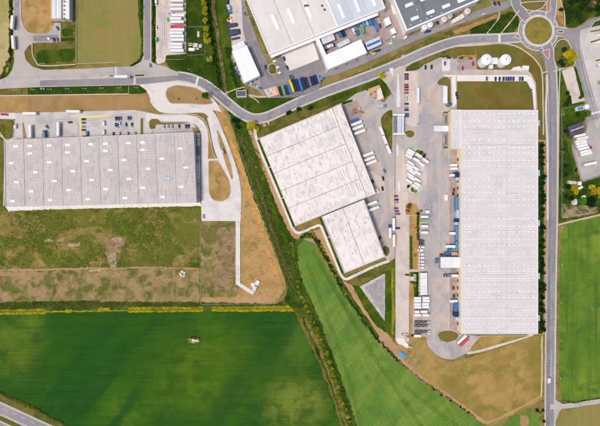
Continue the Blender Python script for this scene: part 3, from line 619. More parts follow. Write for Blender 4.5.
# roundabout
sheet('roundabout', circle(538, 31, 20.4, 56), M['kerb_concrete'], 0)
sheet('roundabout', circle(538, 31, 19.4, 56), M['asphalt'], 0)
for ln, w in (([(552, -120), (552, -10), (551.5, 8), (549, 22)], 8.4), ([(513, -14), (515.5, 2), (521, 12), (530, 22)], 8.6), ([(546, 44), (549.5, 56), (551.5, 75), (552.4, 110), (552.2, 200), (551, 280), (550, 360), (549.6, 426), (549, 540)], 9.4), ([(552, 31), (562, 32.2), (574, 35)], 8.4)):
    ribbon('pavement', ln, w + 1.6, M['kerb_concrete']); 
for ln, w in (([(552, -120), (552, -10), (551.5, 8), (549, 22)], 8.2), ([(513, -14), (515.5, 2), (521, 12), (530, 22)], 8.6), ([(546, 44), (549.5, 56), (551.5, 75), (552.4, 110), (552.2, 200), (551, 280), (550, 360), (549.6, 426), (549, 540)], 9.0), ([(552, 31), (562, 32.2), (574, 35)], 8.2)):
    ribbon('road', ln, w, M['asphalt'])
ribbon('road', [(540, 50), (544.5, 58), (547.6, 75), (548.6, 100), (549, 200), (548.2, 280), (547.4, 360), (547, 426), (546, 540)], 4.2, M['asphalt_dark'])
ribbon('pavement', [(546.4, 75), (546.6, 90), (545.6, 110), (547, 150), (547.2, 220)], 2.2, M['kerb_concrete'])
sheet('roundabout', circle(538, 31, 16.2, 56), M['kerb_concrete'], 0, rise=.06)
sheet('roundabout_island', circle(538, 31, 13.6, 56), M['roundabout_grass'], 0, rise=.2)
for pts in ([(541.5, 51.5), (549, 49), (548.8, 57), (547.6, 60)], [(546.6, 1), (549.8, -6), (550, 11), (546, 13)], [(512.5, 37.6), (518.5, 33.8), (520.4, 38.8)]): sheet('traffic_island', pts, M['red_pavement'], .8, rise=.12, kerb=.7)
sheet('traffic_island', [(557, 31), (562.5, 30.8), (563, 33), (558, 33.2)], M['green_verge'], .7, rise=.12, kerb=.7)
sheet('traffic_island', [(519, 4), (526, 2.4), (545, 1.4), (545.5, 4), (541, 9), (534, 11.4), (526, 10)], M['olive_lawn'], 2, rise=.12, kerb=.8)
# east yard
sheet('road', [(565, 28), (573, 29), (582, 25), (590, 19.6), (600, 17), (720, 0), (720, 146), (600, 175.6), (581, 182.4), (576, 166), (571, 147), (574, 136.4), (586, 132), (585, 120), (588.6, 112), (583.6, 98), (575.6, 70), (571, 52), (567, 41), (562, 38)], M['asphalt'], 3)
sheet('lorry_park', [(580, 30), (590, 27.5), (720, 4), (720, 140), (600, 118), (593, 96), (584, 64), (579, 42)], M['yard_concrete'], 2)
sheet('lorry_park', [(588, 121), (600, 119), (720, 140), (720, 145), (600, 174.5), (582, 180.5), (574, 150), (586, 133)], M['asphalt_warm'], 2)
sheet('traffic_island', [(590, 28), (594, 22), (606, 18), (640, 12), (640, 20), (600, 26)], M['dark_lawn'], 1.2, rise=.12, kerb=.5)
for a, b in (((590, 32), (603, 29.6)), ((590, 42.6), (603, 38.6)), ((595, 61), (606, 58.5))): sheet('traffic_island', [(a[0], a[1] - .7), (b[0], b[1] - .7), (b[0], b[1] + .7), (a[0], a[1] + .7)], M['olive_verge'], .4, rise=.12)
sheet('traffic_island', [(553.5, 60), (553.3, 48), (557, 41.5), (562, 38.8), (567, 40.6), (571, 49), (574.2, 60), (574.4, 66), (566, 68.5), (557, 69)], M['olive_verge'], 3, rise=.13, kerb=.8)
sheet('car_park', [(561, 70.8), (573, 67.2), (583, 97.6), (585, 101), (571.5, 104)], M['pink_concrete'], 1)
sheet('grass_verge', [(573.4, 67), (576, 68.2), (584, 97), (580, 99.5), (577.5, 98.5), (580, 95.5)], M['green_verge'], .8, .1)
sheet('grass_verge', [(571, 104.4), (583, 101.6), (584, 103.6), (573, 107)], M['green_verge'], .6, .1)
ribbon('road', [(550, 406.5), (562, 406), (575, 404.6), (600, 400.8), (720, 386)], 5, M['asphalt_warm'])
sheet('road', [(553.5, 396), (556, 400), (562, 403.4), (562, 408.4), (558.5, 412), (556, 420), (553.5, 424)], M['asphalt_warm'], 2)
# entrance avenue and truck yard
sheet('forecourt', [(330, 108), (345, 101.5), (356, 93.6), (366, 90), (372, 97), (384, 103), (391, 94), (393.4, 100), (394.6, 128), (394.6, 258), (389, 261.5), (384, 257), (362, 199), (374, 193), (340, 105)], M['truck_yard'], 1)
sheet('forecourt', [(343, 106), (357, 100), (362, 112), (361, 120), (352, 124), (347, 122)], M['brown_paving'], .8)
sheet('forecourt', [(360, 176), (371, 171), (384, 180), (386, 192), (376, 194), (374, 192)], M['pink_concrete'], 1)
sheet('entrance_road', [(378, 76), (388, 72), (401, 66), (406, 67), (404.4, 78), (404.4, 150), (409, 202), (409, 342), (395.4, 342), (394.8, 128), (393.4, 100), (391, 92), (386, 84)], M['truck_yard'], 1.5)
sheet('entrance_road', [(395.6, 150), (403.6, 150), (408.6, 202), (408.6, 341), (395.8, 341)], M['pink_concrete'], 1)
sheet('truck_yard', [(404, 71.5), (418, 70.2), (424, 65), (440, 57.4), (476, 57.4), (476.4, 70), (527, 70), (531.5, 74.6), (535.4, 83), (537, 110), (533.4, 110), (532, 92), (526, 81.6), (456.6, 81.6), (456.6, 110), (447, 111), (447, 149), (458.6, 149), (458.6, 334), (481, 335.6), (472, 346), (467.5, 352.5), (453, 359.4), (444, 358.6), (435, 354), (428, 346), (425.6, 336.4), (411, 336.4), (409, 300), (409, 202), (404, 150)], M['truck_yard'], 1.5)
sheet('car_park', [(404.6, 72), (417.8, 71), (418.4, 122), (414, 127), (406, 124)], M['pink_concrete'], 1)
sheet('path', [(456.8, 75.4), (526.6, 75.2), (531.2, 77.6), (534.4, 86), (535.8, 110), (533.6, 110), (532, 92), (526.6, 81.4), (456.8, 81.4)], M['white_concrete'], .8)
sheet('path', [(451.4, 75.4), (455.4, 75.2), (456.2, 104), (452.4, 108)], M['white_concrete'], .5)
sheet('path', [(443.4, 75.4), (452, 75.2), (452, 76.6), (445, 77)], M['white_concrete'], .4)
sheet('car_park', [(441.5, 60), (449.6, 59.5), (450, 71), (442, 71.4)], M['pale_concrete'], .8)
sheet('path', [(510, 70.8), (513, 67.5), (519.6, 66.3), (521.5, 70.8)], M['white_concrete'], 1)
sheet('forecourt', [(457, 57.6), (475.6, 57.6), (476, 69.6), (457, 70)], M['brown_paving'], 1)
sheet('loading_yard', [(447.6, 150), (458.4, 150), (458.4, 333), (449.4, 333)], M['brown_paving'], .3)
ribbon('kerb', [(448.6, 150), (449, 240), (449, 333)], .6, M['pink_concrete'], False)
ribbon('path', [(467, 353), (485, 349.4), (510, 341.6), (533, 334)], 2.6, M['pink_concrete'])
sheet('traffic_island', [(405, 215), (405.2, 205), (409, 202), (416, 203), (419, 208), (420, 216)], M['dry_grass'], 2, rise=.13, kerb=.5)
sheet('soil', [(409.4, 214), (419.6, 214), (419, 240), (418.4, 272), (417.6, 298), (412.6, 300), (412, 336.2), (409.6, 336.2), (409, 268)], M['dry_grass'], .6, .15)
sheet('path', [(409, 269.6), (419, 269.2), (424, 269.4), (424, 271.4), (409, 271.6)], M['footpath'], .2)
sheet('lawn', [(410, 272), (418.6, 272), (418, 297), (414, 298), (413.4, 285), (410, 282)], M['green_verge'], .6, .2)
sheet('traffic_island', [(405.5, 158), (408, 151), (415, 148.6), (421.6, 150), (425.6, 156), (427, 170), (426, 184), (419, 192.4), (412.6, 193.6), (406.6, 189.4), (404.8, 178)], M['pink_concrete'], 3, rise=.08, kerb=.5)
sheet('flower_bed', [(414, 149), (420, 150), (425, 155), (426, 162), (418, 156)], M['dark_lawn'], 1.5, .2)
sheet('flower_bed', [(405.6, 183), (418, 190), (417.4, 192.4), (412.6, 193.2), (407.4, 189.6)], M['dark_lawn'], 1.2, .2)
sheet('traffic_island', [(404.6, 131), (411, 130), (414.4, 132), (414.8, 135), (411, 138.4), (406, 137)], M['olive_lawn'], 2.2, rise=.12, kerb=.5)
sheet('traffic_island', [(436.4, 83.4), (438, 80), (443, 76.8), (447.6, 77), (450.6, 80), (451, 105), (447.2, 105), (446.8, 86), (437.8, 85.8)], M['olive_lawn'], 1.8, rise=.12, kerb=.5)
sheet('traffic_island', [(405.5, 70), (411, 64), (430, 56), (450, 48.6), (451, 50), (441, 56), (423, 64), (417.4, 69.6)], M['olive_verge'], 1, rise=.1)
sheet('traffic_island', [(437, 335), (439, 331.6), (444, 330), (452, 330), (457.6, 332.6), (459.2, 336), (455, 340.6), (447, 342.6), (440, 340)], M['olive_lawn'], 3, rise=.13, kerb=.6)
sheet('traffic_island', [(469.4, 350.4), (470.4, 346.6), (480.4, 335.6), (531, 335.2), (510, 341), (485, 348), (473, 351.4)], M['golden_grass'], 1, rise=.1, kerb=.4)
sheet('traffic_island', [(392.6, 109.5), (392.4, 150), (390, 150), (385, 137), (380.6, 124), (380, 119), (383, 114), (388, 110.4)], M['olive_verge'], 2, rise=.12, kerb=.5)
sheet('grass_verge', [(389.4, 110.4), (392, 110), (392, 150), (390.6, 149), (390, 120)], M['green_verge'], .6, .15)
sheet('traffic_island', [(382, 247), (385, 244.6), (389, 247), (390, 252), (387.4, 256.6), (384.4, 256)], M['olive_verge'], 2, rise=.12, kerb=.6)
sheet('grass_verge', [(341.6, 102.8), (352, 99.6), (353, 101.6), (342.6, 105.2)], M['green_verge'], .5, .1)
# concrete ring path round the middle warehouse and the grass against its wall
ribbon('perimeter_path', fillet([(254.6, 128), (256, 137), (263.4, 158), (278, 193), (286.4, 213), (293, 229.6), (298, 233.6), (308, 229.8), (318.6, 225), (321.4, 226.6), (327.8, 243), (337.6, 266), (341.6, 276.6), (346, 279.6), (370, 268), (389, 260.6)], 3, closed=False), 2.8, M['pale_concrete'], False)
ribbon('grass_strip', [(259, 139.5), (276.8, 183), (294.6, 226.6)], 3.4, M['dark_lawn'], False, amp=.15)
ribbon('grass_strip', [(320.6, 218), (330.8, 243.5), (342.6, 273)], 2.6, M['dark_lawn'], False, amp=.15)
for a, b in (((266.5, 168.6), (271.5, 166.6)), ((279, 199.4), (284, 197.4)), ((326, 238.2), (329.4, 236.8))): ribbon('footpath', [a, b], .8, M['footpath'], False)
# footpaths
for ln, w in (([(452, 46.9), (480, 45.4), (500, 43.6), (515, 46.4), (528, 54), (537, 63), (541.6, 74), (542.6, 107), (543, 135)], 1.3), ([(541.5, 73.4), (547.5, 71.6)], 1.2), ([(519, 10.4), (511, 21), (500.4, 34)], 1.2), ([(499, 12), (498, 19), (492, 27), (486.6, 33.6)], 1.1), ([(559.5, 70), (558.4, 107), (557.8, 160), (557, 225)], 1.2), ([(557, 225), (575, 220.4), (600, 214.6), (720, 185)], 1.5), ([(557, -20), (559.6, 1), (563.6, 12), (564.4, 27)], 1.1), ([(32.6, 43), (33, 54), (36, 61), (43, 66), (76, 64.6)], 1.0)):
    ribbon('footpath', ln, w, M['footpath'])
ribbon('footpath', [(553, 72), (558, 70.4), (564, 68.4)], 1.1, M['footpath'])
sheet('concrete_pad', [(395.6, 338), (403, 338), (410, 346.6), (408, 348), (398, 343.4)], M['white_concrete'], 1, .3)

# --- paint on the roads
mark([(90, 77.6), (100, 77.2)], .3); mark([(40, 79.4), (97, 78.4)], .25, 'worn_line', dash=3)
mark(MAIN, .25, 'faint_line', smooth=True, dash=4); mark([p for p in offset(catmull(MAIN), 3.7)], .25); mark([p for p in offset(catmull(MAIN), -3.7)], .25)
markpoly([(197.4, 76.4), (199.4, 77.2), (197.2, 85.6), (195.2, 85)], 'pale_patch'); markpoly([(498, 34.6), (500.4, 34.6), (500.4, 43), (498, 43)], 'pale_patch')
for k in range(5): markpoly([(115 + .0, 67.4 + 1.5 * k), (117.4, 67.3 + 1.5 * k), (117.4, 68.1 + 1.5 * k), (115, 68.2 + 1.5 * k)])
for k in range(5): markpoly([(133.5, 77.8 + 1.4 * k), (136, 77.7 + 1.4 * k), (136, 78.5 + 1.4 * k), (133.5, 78.6 + 1.4 * k)])
mark([(551.4, 75), (552, 110), (551.8, 200), (550.8, 280), (549.8, 360), (549.4, 426)], .25, 'faint_line', smooth=True, dash=5)
for off in (-4.1, 4.1): mark(offset(catmull([(549.5, 60), (551.5, 75), (552.4, 110), (552.2, 200), (551, 280), (550, 360), (549.6, 426), (549, 540)]), off), .25)
mark(circle(538, 31, 17.8, 48) , .25, dash=3)
mark([(300, 80.6), (322, 73.6), (345, 67.6), (372, 56.8), (400, 44.2), (430, 31.6), (460, 20.6), (485, 11.9)], .22, 'faint_line', smooth=True, dash=4)
markpoly([(388.8, 69), (393, 67.6), (392.8, 75.8), (392, 76)]); markpoly([(396.4, 98), (397.3, 74), (398.2, 73), (400, 98), (400, 107), (396.4, 107)], 'pale_patch')
markpoly([(396.2, 143), (398.6, 147), (398.4, 155.6), (396.4, 155.6)], 'pale_patch'); markpoly([(397.6, 181), (399.8, 183), (400, 191.6), (398.4, 191.6)])
mark([(398.2, 136), (398.4, 180), (402, 240), (402.2, 335)], .25, 'worn_line', dash=4)
markpoly([(80, 116.6), (110, 115.2), (112, 116.8), (80, 118.2)], 'yellow_line'); markpoly([(79.6, 118.6), (81.2, 118.4), (81.6, 137.2), (79.8, 137.2)], 'yellow_line')
for k in range(9): mark([(54 + 3 * k, 120), (54 + 3 * k, 137)], .25, 'worn_line')
for k in range(7): mark([(88 + 2.8 * k, 121), (88 + 2.8 * k, 136)], .22, 'worn_line')
for y0, y1 in ((117, 121), (123, 127)):
    for k in range(11): mark([(107 + 2.5 * k, y0), (107 + 2.5 * k, y1)], .2)
    mark([(107, y1 if y0 == 117 else y0), (132, y1 if y0 == 117 else y0)], .2)
for k in range(13): mark([(106 + 2.5 * k, 133), (106 + 2.5 * k, 136.4)], .2)
for k in range(14): mark([(161 + 2 * k, 124.8), (161 + 2 * k, 128.6)], .2)
for k in range(20): mark([(158, 2.6 + 3.0 * k), (185, 2.6 + 3.0 * k)], .15, 'worn_line') if k % 2 else None
for k in range(8): mark([(241 + .9 * k, -4 + 3 * k), (245.5 + .9 * k, -5.5 + 3 * k)], .25)
for k in range(13): mark([(405.4, 73 + 2.8 * k), (409.4, 73 + 2.8 * k)], .2)
mark([(422, 64), (438, 74), (436, 118), (430, 124), (414, 126)], .25, 'worn_line', smooth=True)
for a, b in (((418, 112), (434, 121)), ((420, 142.6), (428, 142.4)), ((408, 143.6), (419, 143.4)), ((428, 215), (430, 262)), ((429, 270), (429, 332)), ((440, 160), (438, 250)), ((443, 285), (430, 315))): mark([a, b], .3, 'worn_line')
for k in range(9): mark([(588 + k * .4, 58 + 6 * k), (600 + k * .4, 55 + 6 * k)], .2, 'worn_line')
markpoly([(588.6, 113.6), (602, 110.2), (602, 112), (589, 115.4)], 'pale_patch'); mark([(575, 40), (580, 68), (588, 97), (598, 128)], .3, 'worn_line', smooth=True); mark([(579, 46), (584, 70), (592, 98), (602, 128)], .35, smooth=True)
markpoly([(401, 56), (404, 54.6), (404.4, 55.4), (401.4, 56.8)], 'worn_line')
for k in range(8): mark([(551.5 - .1 * k, 351 + 3.2 * k), (551.4 - .1 * k, 352.8 + 3.2 * k)], .5)

# tractor lines pressed into the crops
def tram(line, gap=2.2, smooth=True, mat='crop_track'):
    L = catmull(line) if smooth else [np.array(p, float) for p in line]
    for o_ in (-gap / 2, gap / 2): ribbon('tractor_track', offset(L, o_), .32, M[mat], False, dz=.0015, reg=False)
tram([(318, 262), (340, 300), (366, 346), (392, 384), (420, 426), (440, 456)]); tram([(306, 262), (322, 306), (340, 352), (352, 392), (362, 430)])
tram([(376, 385), (377, 376), (381, 371.4), (386, 371), (389, 374)]); tram([(404, 386), (424, 402), (448, 420), (466, 434)]); tram([(312, 250), (336, 292), (352, 318), (372, 352)])
tram([(573, 246), (575, 238), (580, 235), (592, 233.6), (606, 230)]); tram([(575, 240), (573, 300), (572, 380)]); tram([(588, 228), (587, 300), (590, 385)]); tram([(583, 386), (590, 383), (606, 381)]); tram([(572, 330), (572.4, 340), (576, 384), (583, 386)])


# tyre marks worn into the yards
random.seed(31)
TY = [[(436, 150), (434, 190), (430, 240), (432, 300), (428, 330)], [(440, 112), (428, 140), (430, 190), (436, 240)], [(425, 95), (424, 130), (432, 170), (444, 190)], [(446, 300), (440, 310), (432, 320), (430, 340), (440, 352)], [(448, 280), (436, 296), (430, 316)], [(444, 236), (434, 226), (430, 200)], [(374, 120), (378, 140), (384, 165), (388, 200), (390, 220)], [(366, 126), (378, 132), (386, 150)], [(380, 206), (386, 214), (388, 236)], [(430, 346), (438, 354), (450, 357), (464, 352)], [(590, 130), (594, 150), (592, 166)], [(60, 118), (90, 120), (120, 116), (138, 114)], [(36, 121), (60, 119.6), (76, 122), (78, 134)], [(160, 4), (162, 30), (160, 58)], [(166, 2), (165, 30), (166, 50)], [(270, 84), (290, 78), (312, 70)], [(250, 40), (258, 66), (270, 84)]]
for l in TY:
    for k in range(2):
        dx, dy = random.uniform(-1.6, 1.6), random.uniform(-1.2, 1.2); L = offset(catmull([(x + dx, y + dy) for x, y in l]), 0)
        for o_ in (-.95, .95):
            a = offset(L, o_); z = [gz(*q) + .016 + k * .003 for q in a]; m = MB(); e, f = offset(a, .16), offset(a, -.16); n = len(a)
            m.add([(*W(*q), zz) for q, zz in zip(e, z)] + [(*W(*q), zz) for q, zz in zip(f, z)], [(i, n + i, n + i + 1, i + 1) for i in range(n - 1)]); ob = m.build('tyre_mark', M['tyre_mark']); ob['kind'] = 'structure'

# ================================================================== BUILDINGS
def q_at(C, u, v):
    a = C[0] + (C[1] - C[0]) * u; b = C[3] + (C[2] - C[3]) * u
    return a + (b - a) * v
def corners(px, h): return [np.array(W(p[0], p[1], h)) for p in px]
def inset(C, d_):
    """move every edge of a quad inwards by d_ metres"""
    c = sum(C) / 4; out = []
    for i in range(4):
        p = C[i]; a = C[i - 1] - p; b = C[(i + 1) % 4] - p; a = a / np.linalg.norm(a); b = b / np.linalg.norm(b)
        out.append(p + (a + b) * d_)
    return out
WALLH = {}
def wing(root, px, h, wall, roof, bays=0, along='u', ridge=0.3, gap=0.5, par=0.5, parw=0.5, gutter='gutter', parmat='parapet', z0=0.0, roofname='roof_bay', mats=None, ribs=None):
    """walls, roof (single sheet or separate bays with open gutters between) and a parapet on all four edges"""
    C = corners(px, h); o = np.array((root.location.x, root.location.y)); C = [c - o for c in C]
    if (C[1][0] - C[0][0]) * (C[2][1] - C[0][1]) - (C[1][1] - C[0][1]) * (C[2][0] - C[0][0]) < 0: flip = True
    else: flip = False
    names = []
    zb = z0 - 0.3 - root.location.z
    zt = h - root.location.z
    cen = sum(C) / 4
    for i in range(4):
        a, b = C[i], C[(i + 1) % 4]; t = (b - a) / np.linalg.norm(b - a); n = np.array((t[1], -t[0]))
        if np.dot(n, (a + b) / 2 - cen) < 0: n = -n
        m = MB(); ai, bi = a - n * .25, b - n * .25
        if i % 2 == 0: m.prism([a, b, bi, ai], zb, zt - .02)
        else:
            a2, b2 = a + t * .25, b - t * .25; m.prism([a2, b2, b2 - n * .25, a2 - n * .25], zb, zt - .02)
        ob = m.build('wall', MATS[wall], root)
        bm = bmesh.new(); bm.from_mesh(ob.data); bmesh.ops.recalc_face_normals(bm, faces=bm.faces); bm.to_mesh(ob.data); bm.free()
    m = MB(); I = inset(C, .26); m.add([(p[0], p[1], zt - .35) for p in I], [(0, 1, 2, 3)]); d_ = m.build('roof_deck', MATS[gutter], root)
    if d_.data.polygons[0].normal.z < 0: d_.data.flip_normals()
    I = inset(C, parw + .02)
    n = max(1, bays)
    L = np.linalg.norm((I[1] - I[0]) if along == 'u' else (I[3] - I[0]))
    g = gap / L / 2 if bays > 1 else 0
    for k in range(n):
        a, b = k / n + g, (k + 1) / n - g; mid = (a + b) / 2; jz = random.uniform(-.03, .03)
        f = (lambda s_, t_: q_at(I, s_, t_)) if along == 'u' else (lambda s_, t_: q_at(I, t_, s_))
        m = MB(); zr = zt - .1 + jz
        P = [f(a, 0), f(mid, 0), f(b, 0), f(a, 1), f(mid, 1), f(b, 1)]; Z = [zr, zr + ridge, zr] * 2
        vs = [(p[0], p[1], z) for p, z in zip(P, Z)] + [(p[0], p[1], zt - .5) for p in P]
        m.add(vs, [(0, 1, 4, 3), (1, 2, 5, 4), (0, 3, 9, 6), (2, 8, 11, 5), (0, 6, 7, 1), (1, 7, 8, 2), (3, 4, 10, 9), (4, 5, 11, 10)])
        rm = MATS[roof if not mats else mats[k % len(mats)]]
        ob = m.build(roofname, rm, root)
        bm = bmesh.new(); bm.from_mesh(ob.data); bmesh.ops.recalc_face_normals(bm, faces=bm.faces); bm.to_mesh(ob.data); bm.free()
        if ob.data.polygons[0].normal.z < 0: ob.data.flip_normals()
        if ribs:
            sp, rw, rmat, across = ribs; m = MB()
            la, lb = np.linalg.norm(f(b, 0) - f(a, 0)), np.linalg.norm(f(a, 1) - f(a, 0)); cnt = int((lb if across else la) / sp)
            for j in range(1, cnt):
                v_ = j / cnt
                if across: segs = [(f(a, v_), f(mid, v_), zr, zr + ridge), (f(mid, v_), f(b, v_), zr + ridge, zr)]
                else: w_ = a + (b - a) * v_; h_ = zr + ridge * (1 - abs(2 * v_ - 1)); segs = [(f(w_, .002), f(w_, .998), h_, h_)]
                for p0, p1, z0_, z1_ in segs:
                    t_ = p1 - p0; t_ = t_ / np.linalg.norm(t_); nn = np.array((-t_[1], t_[0])) * rw / 2
                    vs = [(*(p0 - nn), z0_ - .01), (*(p0 + nn), z0_ - .01), (*(p1 + nn), z1_ - .01), (*(p1 - nn), z1_ - .01)]
                    m.add(vs + [(x, y, z + .07) for x, y, z in vs], [(4, 5, 6, 7), (0, 1, 5, 4), (1, 2, 6, 5), (2, 3, 7, 6), (3, 0, 4, 7)])
            if m.v:
                o2 = m.build('roof_ribs', MATS[rmat], ob); o2['kind'] = 'stuff'
                bm = bmesh.new(); bm.from_mesh(o2.data); bmesh.ops.recalc_face_normals(bm, faces=bm.faces); bm.to_mesh(o2.data); bm.free()
    if par:
        I = inset(C, parw); Co = inset(C, -.06)
        m = MB(); vs = []
        for i in range(4):
            vs += [(Co[i][0], Co[i][1], zt - .4), (Co[i][0], Co[i][1], zt + par), (I[i][0], I[i][1], zt + par), (I[i][0], I[i][1], zt - .4)]
        fs = []
        for i in range(4):
            a, b = 4 * i, 4 * ((i + 1) % 4)
            for k in range(4): fs.append((a + k, b + k, b + (k + 1) % 4, a + (k + 1) % 4))
        m.add(vs, fs); ob = m.build('parapet', MATS[parmat], root)
        bm = bmesh.new(); bm.from_mesh(ob.data); bmesh.ops.recalc_face_normals(bm, faces=bm.faces); bm.to_mesh(ob.data); bm.free()
    return C
def root_at(name, label, cat, px, h, group=None):
    C = corners(px, h); c = sum(C) / len(C)
    return thing(name, label, cat, (c[0], c[1], 0), 0, group)
_shared = {}
def shared(key, fn):
    if key not in _shared: _shared[key] = fn()
    return _shared[key]
def skylight_mesh(l, w, mat='skylight', h=.55):
    def f():
        m = MB(); m.box((0, 0, h * .3), (l, w, h * .6)); x, y = l / 2, w / 2
        m.add([(-x, -y, h * .6), (x, -y, h * .6), (x, y, h * .6), (-x, y, h * .6), (-x + .3, 0, h), (x - .3, 0, h)], [(0, 1, 5, 4), (2, 3, 4, 5), (1, 2, 5), (3, 0, 4)])
        return m.mesh('skylight', MATS[mat])
    return shared(('sky', l, w, mat), f)
def vent_mesh(r=.4, h=.6, mat='vent'):
    def f():
        m = MB(); m.cyl((0, 0, 0), r * .7, h * .7, 8); m.cyl((0, 0, h * .6), r, h * .4, 8, r * .6); return m.mesh('roof_vent', MATS[mat])
    return shared(('vent', r, h, mat), f)
def dome_mesh(r=.8, mat='skylight'):
    def f():
        m = MB(); m.box((0, 0, .15), (r * 2.1, r * 2.1, .3)); m.dome((0, 0, .3), r, .45, 8, 2); return m.mesh('roof_dome', MATS[mat])
    return shared(('dome', r, mat), f)
def on_roof(root, name, me, px, py, h, rz=0.0, dz=0.0):
    x, y = W(px, py, h); return part(name, me, root, (x - root.location.x, y - root.location.y, h - root.location.z + dz), rz)
def wall_things(root, a, b, z, size, n, name, mat, t0=.04, t1=.96, depth=.12, proud=.0, frame=None):
    """n doors or windows along the wall from a to b (local xy), standing proud of it"""
    a, b = np.array(a), np.array(b); t = (b - a) / np.linalg.norm(b - a); nn = np.array((t[1], -t[0])); rz = math.atan2(t[1], t[0]); depth = abs(depth)
    if np.dot(nn, (a + b) / 2) < 0: nn = -nn
    def f():
        m = MB(); m.box((0, 0, size[1] / 2), (size[0], depth, size[1])); return m.mesh(name, MATS[mat])
    me = shared((name, size, mat, depth), f)
    def ff():
        m = MB(); w, h_ = size; e = .18
        m.box((-w / 2 - e / 2, 0, h_ / 2), (e, depth + .1, h_)); m.box((w / 2 + e / 2, 0, h_ / 2), (e, depth + .1, h_)); m.box((0, 0, h_ + e / 2), (w + 2 * e, depth + .1, e)); return m.mesh(name + '_frame', MATS[frame])
    for k in range(n):
        u = t0 + (t1 - t0) * (k + .5) / n; p = a + (b - a) * u + nn * (depth / 2 + .01 + proud)
        ob = part(name, me, root, (p[0], p[1], z), rz)
        if frame: part(name + '_frame', shared((name, 'f', size, frame, depth), ff), ob)

# ---- A: left warehouse
px = [(4.2, 140.3), (193.6, 132.2), (196.4, 202.4), (5.4, 206.8)]
r_ = root_at('warehouse', 'long low grey-roofed warehouse with scattered white skylights beside the pale S-bend access road', 'warehouse', px, 10)
C = wing(r_, px, 10, 'wall_grey', 'roof_left', 10, 'u', .22, .4, .45, .6, 'gutter', 'parapet_grey', ribs=(2.6, .3, 'rib_grey', True))
s = skylight_mesh(4.6, 2.1)
for (x, y) in [(63,156),(120,155),(196,153),(270,150),(362,147),(420,146),(512,143),(568,140),(120,184),(270,180),(420,174),(568,170),(46,223),(197,219),(346,215),(494,210),(142,259),(291,255),(440,250),(590,245),(67,299),(218,294),(366,290),(514,286),(125,335),(274,330),(422,326),(570,321),(51,374),(201,370),(350,366),(498,362)]:
    on_roof(r_, 'skylight', s, x / 3.98, 107 + y / 3.98, 10, math.radians(2.4), -.02)
for (x, y) in [(122,165),(48,205),(143,240),(125,317),(51,357)]: on_roof(r_, 'skylight', s, 150 + x / 3.98, 107 + y / 3.98, 10, math.radians(2.4), -.02)
on_roof(r_, 'skylight', skylight_mesh(4.6, 2.1, 'skylight_blue'), 167.5, 177.3, 10, math.radians(2.4), -.02)
v = vent_mesh(.6, .8)
for k in range(10):
    for j in range(8):
        u = (k + random.uniform(.25, .75)) / 10; p = (4.2 + 190 * u, 0); y0 = 140 - 8 * u; 
        on_roof(r_, 'roof_vent', v, 5 + 189 * u, y0 + 5 + 7.6 * j + random.uniform(-3, 3), 10, 0, -.05)
wall_things(r_, C[0], C[1], 1.0, (3.2, 3.6), 18, 'dock_door', 'dock_dark', frame='parapet_grey')
wall_things(r_, C[3], C[2], 0.2, (1.1, 2.2), 6, 'door', 'dock_dark', frame='parapet_grey', depth=-.12)
# plant strip along the east wall
t = thing('cooling_plant', 'narrow row of grey roof plant along the right wall of the left warehouse', 'plant unit', (*W(199, 168), gz(199, 168)))
m = MB(); m.box((0, 0, .5), (3.4, 70, .5)); m.build('plinth', M['pale_concrete'], t)
for yy, l, mt in ((30, 6, 'wall_grey'), (17, 9, 'roof_grey'), (7, 5, 'wall_grey'), (-8, 4, 'wall_white'), (-16, 8, 'wall_grey'), (-29, 5, 'parapet_grey')):
    m = MB(); m.box((0, 0, 1.2), (2.2, l, 1.8)); u_ = m.build('cooling_unit', M[mt], t, (0, yy, .3)); m = MB(); m.cyl((0, 0, 2.1), .7, .25, 10); m.build('fan', M['vent_dark'], u_, (0, 0, .3))
m = MB(); m.box((1.5, 0, 1.9), (.12, 68, .1)); m.box((1.5, 0, 1.3), (.12, 68, .1))
for k in range(24): m.box((1.5, -34 + k * 2.95, 1.3), (.12, .12, 1.4))
m.build('railing', M['steel'], t)

# ---- B: top left office workshop
px = [(51.2, -22), (61, -22), (61.2, 18.2), (51.4, 18.4)]
r_ = root_at('workshop', 'white-roofed workshop by the tan lawn at the top left edge', 'building', px, 8)
C = wing(r_, px, 8, 'wall_cream', 'roof_light', 2, 'u', .5, .5, .35, .4, 'gutter', 'parapet')
C = wing(r_, [(61.6, -22), (69.4, -22), (69.6, 19.2), (61.6, 18.6)], 6.5, 'wall_grey', 'roof_light', 1, 'u', .3, .5, .3, .35, 'gutter', 'parapet_grey')
for k in range(9):
    on_roof(r_, 'skylight', skylight_mesh(2.6, 1.2), 67.6, -17 + 4.2 * k, 6.5, 0, .1)
    on_roof(r_, 'roof_vent', vent_mesh(.8, 1.0, 'vent_dark'), 64.6, -15 + 4.2 * k, 6.5, 0, .1)
wall_things(r_, (-9, -20.4), (1, -20.4), .2, (2.6, 3), 3, 'door', 'dock_dark', frame='parapet_grey', depth=.12)

